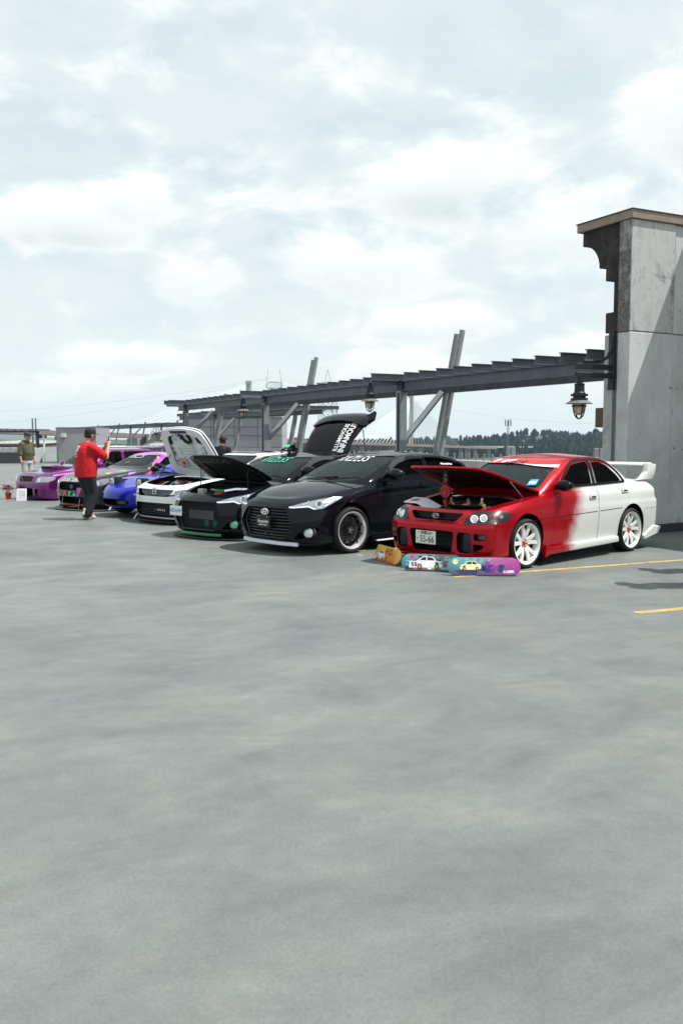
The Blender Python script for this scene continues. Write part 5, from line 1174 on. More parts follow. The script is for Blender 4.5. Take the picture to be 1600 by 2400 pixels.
    # lip or splitter
    def lipshape(grow, z0, z1, name, m, y1=.80, x1=.5, parent=None):
        pts = []
        for i in range(-12, 13):
            a = i / 12 * pi / 2 * .96; n = 2.5; X = .60 * abs(cos(a)) ** (2 / n); Y = (.83 + grow) * abs(sin(a)) ** (2 / n) * (1 if a >= 0 else -1); pts.append((.66 - X - grow, Y))
        inn = [(x + .16, y * .90) for x, y in reversed(pts)]; b = MB(); b.prism(pts + inn, z0, z1, 'z'); return b.build(name, m, parent or c.root, bevel=.006)
    if var == 'closed':
        lipshape(-.02, .135, .168, 'lower_lip', P)
        b = MB(); b.prism([(.12, -.60), (.06, -.30), (.050, 0), (.06, .30), (.12, .60), (.19, .56), (.19, -.56)], .128, .182, 'z'); b.build('front_lip', mat('white_lip', (.74, .74, .80), .3, coat=.6), c.root, bevel=.008)
    else:
        lipshape(.09, .075, .092, 'splitter', mat('splitter_black', (.012, .012, .013), .4)); b = MB(); b.prism([(.085, -.56), (.03, -.28), (.012, 0), (.03, .28), (.085, .56), (.17, .46), (.17, -.46)], .12, .165, 'z'); b.build('lip_insert', mat('green_gloss', (.004, .16, .045), .25, coat=.8), c.root, bevel=.008)
    # lamps
    hb = mat('lamp_housing', (.42, .43, .47), .22, .75); wl_ = mat('lamp_bright', (.80, .80, .88), .15, .3, coat=1., emit=(.9, .9, 1, .15))
    for sd in (-1, 1):
        ax = dirax((.35, sd * .55, 0), radians(34) * -sd); q = lambda u, z: (u * sd, z)
        pl = outline_round([q(-.23, .668), q(-.20, .648), q(.08, .668), q(.13, .638), q(.25, .655), q(.33, .70), q(.47, .80), q(.36, .80), q(.15, .765), q(-.05, .718)], .018)
        h = c.on('headlight', pl, ax, hb, .007, .03, .045)
        c.on('light_strip', ribbon([q(-.215, .664), q(-.15, .662), q(.06, .682), (q(.10, .668)), q(.14, .652), q(.24, .668)], .018), ax, wl_, .011, .006, .04, parent=h)
        c.on('light_strip', ribbon([q(-.02, .70), q(.03, .72), q(.06, .745)], .016), ax, M_refl, .011, .006, .04, parent=h)
        c.on('light_strip', ribbon([q(.26, .68), q(.33, .725), q(.40, .78), q(.30, .775)], .014), ax, wl_, .011, .006, .04, parent=h)
        disc(c.bb, q(.20, .715), .048, ax, M_refl, 'projector_lens', h, .013, .012); ring(c.bb, q(.20, .715), .050, .012, ax, M_chrome, 'projector_ring', h, .016); disc(c.bb, q(.20, .715), .026, ax, mat('lens_dark', (.08, .08, .12), .05, .3, coat=1.), 'projector_bulb', h, .018, .01)
        fax = dirax((.3, sd * .66, 0), radians(20) * -sd)
        fl = MB(); ctr = Vector((.215, sd * .72, .325)); fl.lathe([(0, .03), (.045, .026), (.068, .012), (.072, 0), (.072, -.10)], ctr, (-cos(radians(22)), sd * sin(radians(22)), 0), 24)
        fl.build('fog_lamp', mat('fog_white', (.74, .76, .74), .15, .1, coat=1.) if var == 'closed' else mat('fog_green', (.16, .58, .42), .15, .1, coat=1.), c.root)
        rg = MB(); rg.lathe([(.074, -.02), (.086, -.005), (.084, .010), (.074, .006)], ctr, (-cos(radians(22)), sd * sin(radians(22)), 0), 24, closed=True); rg.build('fog_bezel', M_blackgloss, c.root)
        m = MB(); m.prism([(1.28, .135), (3.12, .15), (3.10, .215), (1.30, .21)], sd * .82, sd * .90); m.build('side_skirt', P if var == 'closed' else M_black, c.root, bevel=.02, seg=2)
    if var == 'closed':
        b = MB(); b.prism([(1.36, .135), (1.9, .13), (1.9, .16), (1.36, .155)], -.93, -.86); b.build('skirt_winglet', MATS['white_lip'], c.root, bevel=.008)
    c.mirror(1.70, .95, 1.09, P, (.13, .25, .15))
    for xa in AXL:
        for sd in (-1, 1): wheel(c.root, xa, sd * .80, R, 'mesh', sd, .262, .225, mat('rim_black', (.02, .02, .024), .16, .4, coat=.6), mat('rim_lip', (.80, .77, .77), .22, .55), steer=radians(-3) if xa < 1 else 0)
    c.seats(2.05, z=.36); c.dash(1.60, .95)
    rm = MB(); rm.box((1.98, 0, 1.29), (.03, .20, .055)); rm.cyl((1.98, 0, 1.32), (2.02, 0, 1.36), .01, n=6); rm.build('rear_view_mirror', M_black, c.root, bevel=.01)
    put('banner_lettering', decal_text(c.cb, 'RXZLSS', 'f', (-.02, 1.297), .105, mirror=True, sx=1.5, shear=-.12, off=.003, bold=.0, spacing=1.2), M_decal if var == 'closed' else mat('green_vinyl', (.02, .55, .30), .4), c.ws, 0)
    for sd in (.25, -.2):
        w = MB(); w.tube([(1.06, sd, 1.01), (1.12, sd - .3, 1.035), (1.20, sd - .52, 1.05)], .010, 5); w.build('wiper', M_black, c.root)
    an = MB(); an.prism([(2.92, 1.385), (3.06, 1.385), (3.07, 1.455)], -.012, .012); an.build('antenna_fin', P, c.root, bevel=.006)
    if var == 'closed':
        c.on('vinyl_script', ribbon(curve_pts([(3.02, 1.205), (3.05, 1.225), (3.06, 1.20), (3.09, 1.215), (3.11, 1.20), (3.14, 1.212), (3.17, 1.198), (3.19, 1.22), (3.20, 1.197), (3.24, 1.212), (3.27, 1.195), (3.30, 1.208)], 3), .014), '-y', M_decal, .004, .003, .03, cab=True)
    else:
        hinge = (1.15, 0, 1.0); ho = put('bonnet', hm, P, c.root); parts = [ho]
        um = put('bonnet_liner', patch(c.bb, [(.6 + (x - .6) * .90, y * .88) for x, y in bon], 't', -.022, .02, .07), mat('liner_black', (.014, .014, .015), .6), ho); parts.append(um)
        for yy in (-.5, .5): rb = put('bonnet_rib', patch(c.bb, ribbon([(.40, yy * .8), (.75, yy), (1.02, yy * 1.1)], .06), 't', -.036, .02, .07), M_black, ho); parts.append(rb)
        for k in range(5): rb = put('bonnet_rib', patch(c.bb, ribbon([(.30 + .01 * k, -.34 + .17 * k), (.44, -.32 + .16 * k)], .035), 't', -.036, .02, .07), mat('liner_grey', (.16, .16, .165), .45), ho); parts.append(rb)
        M = swing(parts, hinge, radians(38))
        for sd in (-1, 1): st = MB(); st.cyl((.62, sd * .60, .80), M @ Vector((.62, sd * .58, .84)), .008, n=8); st.build('bonnet_stay', M_black, c.root)
        e = MB(); e.box((.72, .05, .66), (.36, .62, .22)); e.build('engine_block', mat('cast_dark', (.03, .03, .032), .5, .3), c.root, bevel=.03, seg=2)
        e = MB(); e.box((.74, .12, .80), (.28, .42, .06)); e.build('engine_cover', MATS['green_gloss'], c.root, bevel=.025, seg=2)
        e = MB(); e.tube([(.55, -.12, .80), (.66, -.26, .83), (.85, -.34, .82)], .055, 10); e.build('intake_pipe', M_chrome, c.root)
        e = MB(); e.box((.46, -.10, .765), (.10, .18, .05)); e.build('coil_cover', M_red, c.root, bevel=.01)
        e = MB(); e.box((.55, .46, .77), (.12, .14, .12)); e.build('coolant_tank', mat('milky', (.55, .55, .50), .4), c.root, bevel=.02)
        e = MB(); e.box((.36, 0, .70), (.06, .9, .03)); e.build('slam_panel', M_blackgloss, c.root, bevel=.01)
        e = MB(); e.tube([(1.0, .62, .92), (.98, .3, .94), (.98, -.3, .94), (1.0, -.62, .92)], .015, 8); e.build('strut_brace', M_black, c.root)
        for k in range(8):
            y = -.55 + k * .15; e = MB(); e.tube([(.50, y, .74), (.62, y + rnd.uniform(-.1, .1), .81), (.85, y + rnd.uniform(-.15, .15), .76)], .010, 6); e.build('hose', (M_alu, M_bay, M_bay, mat('hose_red', (.35, .02, .02), .4))[k % 4], c.root)
    return c
# ---------------------------------------------------------------- the four further cars
def std_shape(c, L, w, zn, zc, zb, xc, roof, H, R, AXL, cf=.5, nf=2.7, zlow=.16, tail=None, wr=.66, rear=None, zr=None, fl=.03):
    """zn nose edge, zc cowl, zb rear belt height; xc windscreen foot; roof (x front, x rear)"""
    tail = tail or zb; a0, a1 = AXL
    lv = [dict(z=zlow, xf=.14, xr=L - .12, w=w - .08, cf=cf, nf=nf, hard=1), dict(z=zlow + .03, xf=.05, xr=L - .04, w=w - .03, cf=cf, nf=nf, fl=.2), dict(z=[(0, zn * .5), (1, .35), (L, .36)], xf=0, xr=L, w=w - .012, cf=cf, nf=nf, fl=.9),
          dict(z=[(0, zn * .76), (a0, .58), (L, .60)], xf=0, xr=L, w=w - .004, cf=cf, nf=nf, fl=1), dict(z=[(0, zn * .90), (a0, zc * .78), (2, zb * .78), (L, zb * .79)], xf=.03, xr=L - .02, w=w - .012, cf=cf, nf=nf, fl=.8),
          dict(z=[(0, zn * .955), (a0, zc * .87), (xc + .3, zb * .90), (L, zb * .92)], xf=.07, xr=L - .05, w=w - .03, cf=cf, nf=nf, fl=.5), dict(z=[(0, zn), (a0, zc * .935), (xc + .3, zb * .965), (L - .8, zb), (L, tail * .98)], xf=.13, xr=L - .10, w=[(0, w - .16), (a0, w - .085), (xc + .4, w - .075), (L - .9, w - .08), (L, w - .17)], cf=cf, nf=nf)]
    zt = [(.13, zn), (.45, zn + (zc - zn) * .45), (a0, zn + (zc - zn) * .78), (xc, zc), (xc + .4, zb + .02), (L - .7, tail + .02), (L - .10, tail * .98)]
    r0, r1 = roof; rear = rear or (L - .2); B = zc - .08; zz = lambda t: B + (H - .04 - B) * t; xw = lambda t: xc - .12 + (r0 - xc + .12) * t ** 1.12; xb = lambda t: rear - (rear - r1) * t ** 1.5
    cl = [dict(z=zz(t), xf=xw(t), xr=xb(t), w=w - .10 - (w - .10 - wr) * t ** 1.3, cf=.42, nf=2.4, cr=.34) for t in (0, .22, .5, .75, .91)] + [dict(z=H - .04, xf=xw(1) + .03, xr=xb(1) - .02, w=wr - .06, cf=.42, nf=2.4, cr=.34)]
    c.shape(lv, zt, cl, [(r0 + .03, H - .04), (r0 + .35, H), (r1 - .4, H), (r1 - .02, H - .04)], flares=((a0, fl, .40), (a1, fl, .40)))
    c.wells(AXL, R, w); c.tub(xc + .45, rear - .55, w - .25); c.g = dict(zz=zz, xw=xw, xb=xb, B=B)
def std_glass(c, xc, r0, r1, zb, H, wr, rear, bp, w, gl=None, gf=None, quarter=True):
    top = H - .085; bot = zb + .055
    s1 = [(xc + .62, bot), (r0 + .12, top - .03), (r0 + .35, top), (bp - .05, top), (bp - .05, bot)]; s2 = [(bp + .05, bot), (bp + .05, top), (r1 - .12, top - .01), (r1 + .14, top - .10), (rear - .52, bot + .03)]
    c.cabin([outline_round(s1, .035)] + ([outline_round(s2, .035)] if quarter else []), outline_round([(-(w - .22), zb + .03), (w - .22, zb + .03), (wr - .05, H - .07), (-(wr - .05), H - .07)], .06),
            outline_round([(-(w - .28), zb + .10), (w - .28, zb + .10), (wr - .12, H - .10), (-(wr - .12), H - .10)], .05), gside=gl, gfront=gf)
def front_lamp(c, sd, org, yaw, pts, m, off=.006):
    ax = dirax((org[0], sd * org[1], 0), radians(yaw) * -sd); pl = outline_round([(u * sd, z) for u, z in pts], .015); return c.on('headlight', pl, ax, m, off, .03, .05), ax

def white_hatch(loc, rz):
    P = mat('white_paint', (.74, .75, .76), .35, coat=.9); c = Car('hatchback_car', 'white hatchback with upright open bonnet showing its ribbed white underside', loc, rz, P)
    L, w, R, AXL = 4.50, .895, .325, (.90, 3.62); std_shape(c, L, w, .77, .98, 1.0, 1.18, (2.05, 3.35), 1.41, R, AXL, cf=.52, nf=2.9, wr=.64, rear=4.2, tail=1.0)
    def hole(poly, d): m = MB(); m.prism(poly, -.4, d, 'x'); c.cut(m)
    hole(outline_round([(-.60, .21), (.60, .21), (.70, .30), (.58, .475), (-.58, .475), (-.70, .30)], .03), .34); hole(outline_round([(-.47, .595), (.47, .595), (.58, .725), (-.58, .725)], .03), .24)
    bon = curve_pts([(.22, -.54), (.38, -.70), (.80, -.79), (1.14, -.80), (1.25, -.4), (1.27, 0), (1.25, .4), (1.14, .80), (.80, .79), (.38, .70), (.22, .54), (.16, 0)], 4, True)
    hm = patch(c.bb, bon, 't', .003, .022, .07); bay = MB(); bay.prism([(x + (.03 if x < .6 else -.05), y * .95) for x, y in bon], .48, 1.4, 'z'); c.cut(bay)
    c.carve('front_door', [(1.45, .25), (2.56, .25), (2.60, .6), (2.58, 1.1), (1.48, 1.1)], .66, 1.1, side=(-1,)); c.finish('body', c.body)
    std_glass(c, 1.18, 2.05, 3.35, 1.0, 1.41, .64, 4.2, 2.60, w)
    c.on('sunroof', outline_round([(2.15, -.40), (2.75, -.44), (2.75, .44), (2.15, .40)], .06), 't', mat('black_glass', (.004, .005, .006), .04, spec=.2), .012, .014, .08, cab=True)
    for ax in ('-y', '+y'): c.on('rain_visor', ribbon(curve_pts([(1.85, 1.17), (2.12, 1.265), (2.40, 1.30), (2.75, 1.31), (3.05, 1.30)], 4), .055), ax, mat('grey_visor', (.16, .16, .17), .15, coat=.5), .020, .006, .05, cab=True)
    b = MB(); b.prism(outline_round([(-.46, .60), (.46, .60), (.57, .72), (-.57, .72)], .03), .20, .21, 'x'); go = b.build('grille_backing', mat('grille_navy', (.01, .012, .03), .35), c.root)
    hexmesh('grille_honeycomb', .50, .06, .030, lambda y, z: abs(y) < .45 + z * .7 and abs(z) < .058, mat('honeycomb_white', (.66, .66, .68), .3), go, Matrix.Translation((.11, 0, .66)), .0055)
    b = MB(); 
    for u in (-.036, .036): b.prism([(u * 1.05 - .010, .635), (u * 1.05 + .010, .635), (u * 1.3 + .010, .735), (u * 1.3 - .010, .735)], .055, .075, 'x')
    b.prism([(-.04, .678), (.04, .678), (.04, .695), (-.04, .695)], .0555, .0745, 'x'); t = MB()
    bo = b.build('badge_letter', M_chrome, c.root); t.tube([(.066, y, z) for y, z in outline_round([(-.056, .622), (.056, .622), (.066, .748), (-.066, .748)], .02)], .006, 6, closed=True); t.build('badge_ring', M_chrome, bo)
    b = MB(); b.prism(outline_round([(-.59, .22), (.59, .22), (.69, .30), (.57, .465), (-.57, .465), (-.69, .30)], .03), .22, .23, 'x'); lo = b.build('lower_grille_backing', M_bay, c.root)
    for k in range(6): b = MB(); b.box((.14, 0, .245 + k * .038), (.03, 1.12 + (.1 if k in (1, 2) else 0), .010)); b.build('lower_grille_slat', mat('slat_grey', (.03, .031, .034), .35), lo)
    for y, hh in ((-.04, .03), (-.09, .045), (-.14, .04), (-.20, .03), (-.26, .045), (.06, .012)): b = MB(); b.box((.10, y, .335), (.006, .026, hh)); b.build('grille_dash', M_alu, lo)  # short pale bars across the lower grille
    hb = mat('lamp_grey', (.30, .31, .33), .2, .5, coat=1.)
    for sd in (-1, 1):
        h, ax = front_lamp(c, sd, (.3, .55), 30, [(-.06, .635), (.30, .685), (.40, .735), (.40, .765), (.10, .755), (-.04, .73)], hb)
        c.on('light_strip', ribbon([(sd * -.03, .715), (sd * .12, .738), (sd * .36, .752)], .014), ax, M_halo, .010, .006, .05, parent=h)
        front_lamp(c, sd, (.3, .45), 26, [(-.16, .60), (.05, .615), (.06, .64), (-.16, .625)], M_blackgloss, .004)[0].name = 'lamp_trim'
        s = MB(); s.prism([(1.30, .13), (3.22, .15), (3.2, .21), (1.3, .21)], sd * .82, sd * .905); s.build('side_skirt', M_black, c.root, bevel=.02)
        c.handle(2.44, .90, P, '-y' if sd < 0 else '+y')
    lp = MB(); lp.prism([(.48, -.90), (.20, -.80), (.02, -.45), (-.02, 0), (.02, .45), (.20, .80), (.48, .90), (.5, .8), (.2, 0), (.5, -.8)], .105, .135, 'z'); lp.build('splitter', M_black, c.root, bevel=.006)
    for sd in (-1, 1): e = MB(); e.prism([(.14, .10), (.30, .10), (.30, .20), (.22, .21)], sd * .83, sd * .87); e.build('canard', M_alu, c.root, bevel=.006)
    c.mirror(1.72, .97, 1.06, P); [wheel(c.root, xa, sd * .80, R, 'six', sd, .24, .22, M_blackgloss, detail=False) for xa in AXL for sd in (-1, 1)]
    c.seats(2.05, z=.34); c.dash(1.66, .96)
    # bay
    e = MB(); e.box((.74, 0, .64), (.42, .70, .22)); e.build('engine_block', mat('cast_dark', (.03, .03, .032), .5, .3), c.root, bevel=.03, seg=2)
    e = MB(); e.tube([(.98, .62, .90), (.95, .3, .93), (.95, -.3, .93), (.98, -.62, .90)], .019, 8); e.build('strut_brace', M_chrome, c.root)
    e = MB(); e.cyl((.52, -.12, .78), (.52, -.12, .83), .07, n=18); e.ball((.52, -.12, .83), (.07, .07, .03), 12); e.build('oil_cap', M_alu, c.root)
    for k in range(9):
        y = -.58 + k * .145; e = MB(); e.tube([(.48, y, .76), (.62, y + rnd.uniform(-.1, .1), .84 + rnd.uniform(-.02, .03)), (.88, y + rnd.uniform(-.12, .12), .82)], .011, 6); e.build('hose', (M_alu, M_bay, M_white, mat('hose_red', (.35, .02, .02), .4), mat('hose_blue', (.05, .08, .4), .4))[k % 5], c.root)
    # bonnet with pressed underside
    hinge = (1.20, 0, 1.0); ho = put('bonnet', hm, P, c.root); parts = [ho]; um = mat('underside_white', (.80, .82, .81), .45, coat=.2)
    def under(name, poly, off, th, m): o = put(name, patch(c.bb, poly, 't', -.022 - off, th, .06), m, ho); parts.append(o); return o
    sc = lambda k: [(.66 + (x - .66) * k, y * k) for x, y in bon]
    ringo = sc(.97); ringi = sc(.74)
    for seg in range(12):                                       # raised border pressed in segments
        n = len(bon); i0 = int(seg * n / 12); i1 = int((seg + 1) * n / 12); pl = [ringo[i % n] for i in range(i0, i1 + 1)] + [ringi[i % n] for i in range(i1, i0 - 1, -1)]
        under('border_pressing', pl, .022, .022, um)
    under('inner_pressing', sc(.70), .006, .01, mat('underside_shade', (.72, .74, .74), .5))
    for k in range(4): under('vent_louvre', outline_round([(.50 + k * .062, -.17), (.538 + k * .062, -.17), (.538 + k * .062, .20), (.50 + k * .062, .20)], .008), .034, .012, mat('louvre_white', (.80, .81, .81), .3))
    for k in range(5): under('pressed_cup', ellipse(.80, -.30 + k * .15, .045, .06, 14), .020, .016, um)
    for k in range(4): under('pressed_cup', ellipse(.91, -.36 + k * .15, .05, .055, 14), .020, .016, um)
    for k in range(3): under('pressed_cup', ellipse(.60 + k * .1, -.36, .05, .07, 14), .020, .016, um); under('pressed_cup', ellipse(.60 + k * .1, .34, .05, .07, 14), .020, .016, um)
    for y in (-.48, .50): under('bonnet_opening', outline_round([(.34, y - .12), (.38, y + .12), (.50, y + .10), (.54, y - .05)], .02), .024, .003, M_black)
    for x, y in [(.60, -.52), (.66, -.53), (.72, -.52), (.80, -.53), (.62, .50), (.70, .50), (.75, .51), (.90, .52), (.84, -.10), (.84, .06), (.84, -.26), (1.0, -.42), (1.02, .40), (.40, .10), (.40, .03)]: under('bonnet_hole', ellipse(x, y, .024, .018, 8), .030, .004, M_black)
    hose = curve_pts([(.30, .02), (.40, .0), (.46, -.04), (.48, -.12), (.45, -.20), (.36, -.20), (.30, -.18)], 4)
    under('rubber_seal', ribbon(hose, .065), .034, .02, M_black); under('latch_plate', [(.215, -.22), (.27, -.24), (.27, .30), (.215, .30)], .030, .016, mat('latch_grey', (.04, .04, .05), .4)); under('latch_hook', outline_round([(.25, .02), (.33, .04), (.33, .10), (.25, .10)], .01), .05, .03, M_alu)
    under('caution_label', [(.32, .30), (.355, .30), (.355, .37), (.32, .37)], .026, .002, mat('label_green', (.03, .20, .06), .5)); under('caution_label', [(.395, .26), (.44, .26), (.44, .33), (.395, .33)], .026, .002, mat('label_pink', (.6, .42, .42), .5))
    # sun ray sticker
    sx, sy = .93, .33; fo = under('sun_ray_sticker', [(sx - .10, sy - .13), (sx + .10, sy - .13), (sx + .10, sy + .13), (sx - .10, sy + .13)], .034, .004, M_decal); rr = mat('ray_red', (.50, .06, .035), .5)
    o_ = under('ray_disc', ellipse(sx + .01, sy, .042, .045, 16), .038, .004, rr)
    for k in range(12):
        a = 2 * pi * k / 12; b_ = a + .26
        def lim(t): 
            dx, dy = cos(t), sin(t); s_ = min((.098 if dx > 0 else .098) / max(abs(dx), 1e-4), .128 / max(abs(dy), 1e-4)); return (sx + .0 + dx * s_, sy + dy * s_)
        under('sun_ray', [(sx + .03 * cos(a + .13), sy + .03 * sin(a + .13)), lim(a), lim(b_)], .037, .003, rr)
    M = swing(parts, hinge, radians(70))
    for sd in (-1, 1): s = MB(); s.cyl((.62, sd * .68, .85), M @ Vector((.74, sd * .64, .86)), .008, n=8); s.build('bonnet_stay', M_black, c.root)
    return c

def roadster(loc, rz):
    P = mat('blue_paint', (.004, .014, .36), .25, .2, coat=.35, spec=.3); c = Car('roadster_car', 'bright blue roadster with both pop-up headlights raised', loc, rz, P)
    L, w, R, AXL = 3.92, .835, .292, (.78, 3.04); std_shape(c, L, w, .56, .83, .86, 1.30, (1.92, 2.45), 1.215, R, AXL, cf=.72, nf=2.25, wr=.56, rear=2.95, tail=.86, zlow=.19)
    m = MB(); m.prism(outline_round([(-.40, .255), (.40, .255), (.50, .315), (.38, .385), (-.38, .385), (-.50, .315)], .05), -.4, .42, 'x'); c.cut(m)
    for sd in (-1, 1): m = MB(); m.prism([(.38, sd * .36), (.66, sd * .38), (.66, sd * .66), (.40, sd * .60)], .52, 1.2, 'z'); c.cut(m)
    c.carve('front_door', [(1.48, .27), (2.38, .27), (2.42, .6), (2.40, .95), (1.50, .95)], .62, 1.1, side=(-1,)); c.finish('body', c.body)
    std_glass(c, 1.30, 1.92, 2.45, .86, 1.215, .56, 2.95, 2.35, w, quarter=False)
    c.cab.data.materials[0] = mat('soft_top', (.02, .02, .024), .75)
    for ax in ('-y', '+y'): c.on('windscreen_frame', ribbon([(1.36, .88), (1.92, 1.14)], .05), ax, P, .006, .012, .05, cab=True)
    for sd in (-1, 1):
        b = MB(); y = sd * .50
        b.prism([(.33, .60), (.36, .80), (.44, .815), (.68, .655), (.68, .58)], y - .14, y + .14); ho = b.build('headlight_pod', mat('pod_black', (.014, .014, .016), .4), c.root, bevel=.018, seg=2)
        b = MB(); b.lathe([(0, .018), (.06, .016), (.085, .008), (.09, -.01)], (.338, y, .705), (-1, 0, .08), 24); lo = b.build('headlight', mat('lamp_glass_white', (.75, .77, .78), .12, .2, coat=1.), ho)
        b = MB(); b.lathe([(.088, .0), (.104, .012), (.104, -.02), (.088, -.02)], (.336, y, .705), (-1, 0, .08), 24, closed=True); b.build('headlight_bezel', M_blackgloss, ho)
        b = MB()
        for k in range(4): a = k * pi / 2 + .6; b.ball((.315, y + .034 * cos(a), .705 + .034 * sin(a)), (.006, .015, .015), 8)
        b.build('headlight_bulbs', mat('bulb_grey', (.22, .23, .25), .3, .5), ho)
        ax = dirax((.3, sd * .5, 0), radians(24) * -sd); c.on('turn_signal', outline_round([(sd * -.02, .462), (sd * .24, .472), (sd * .25, .515), (sd * -.01, .51)], .02), ax, M_black, .004, .012, .05)
        c.on('turn_lens', outline_round([(sd * .0, .472), (sd * .225, .480), (sd * .23, .506), (sd * .01, .502)], .013), ax, mat('lens_pale', (.5, .52, .56), .15, coat=1.), .010, .008, .05)
        c.handle(2.28, .74, P, '-y' if sd < 0 else '+y')
    b = MB(); b.box((.34, .05, .32), (.02, .7, .10)); b.build('radiator', mat('radiator_fins', (.03, .03, .033), .6), c.root); b = MB(); b.box((.20, -.06, .30), (.03, .28, .08)); b.build('tow_plate', mat('mid_grey', (.12, .13, .14), .5), c.root, bevel=.01)
    c.mirror(1.62, .86, .93, M_blackgloss, (.11, .20, .12)); [wheel(c.root, xa, sd * .745, R, 'six', sd, .20, .20, M_alu, detail=False) for xa in AXL for sd in (-1, 1)]
    c.seats(1.88, z=.26, m=mat('seat_reflection_green', (.10, .42, .10), .7)); c.dash(1.58, .84, .6)  # green of a windscreen reflection put into the seat colour
    put('banner_lettering', decal_text(c.cb, 'RXKLSS', 'f', (.06, 1.115), .085, mirror=True, sx=1.4, shear=-.12, off=.003, bold=.0, spacing=1.2), M_decal, c.ws, 0)
    c.on('permit_sticker', [(.42, .905), (.50, .905), (.48, .955), (.41, .955)], 'f', mat('sticker_pale', (.6, .75, .75), .4), .003, .003, .05, cab=True, parent=c.ws)
    return c

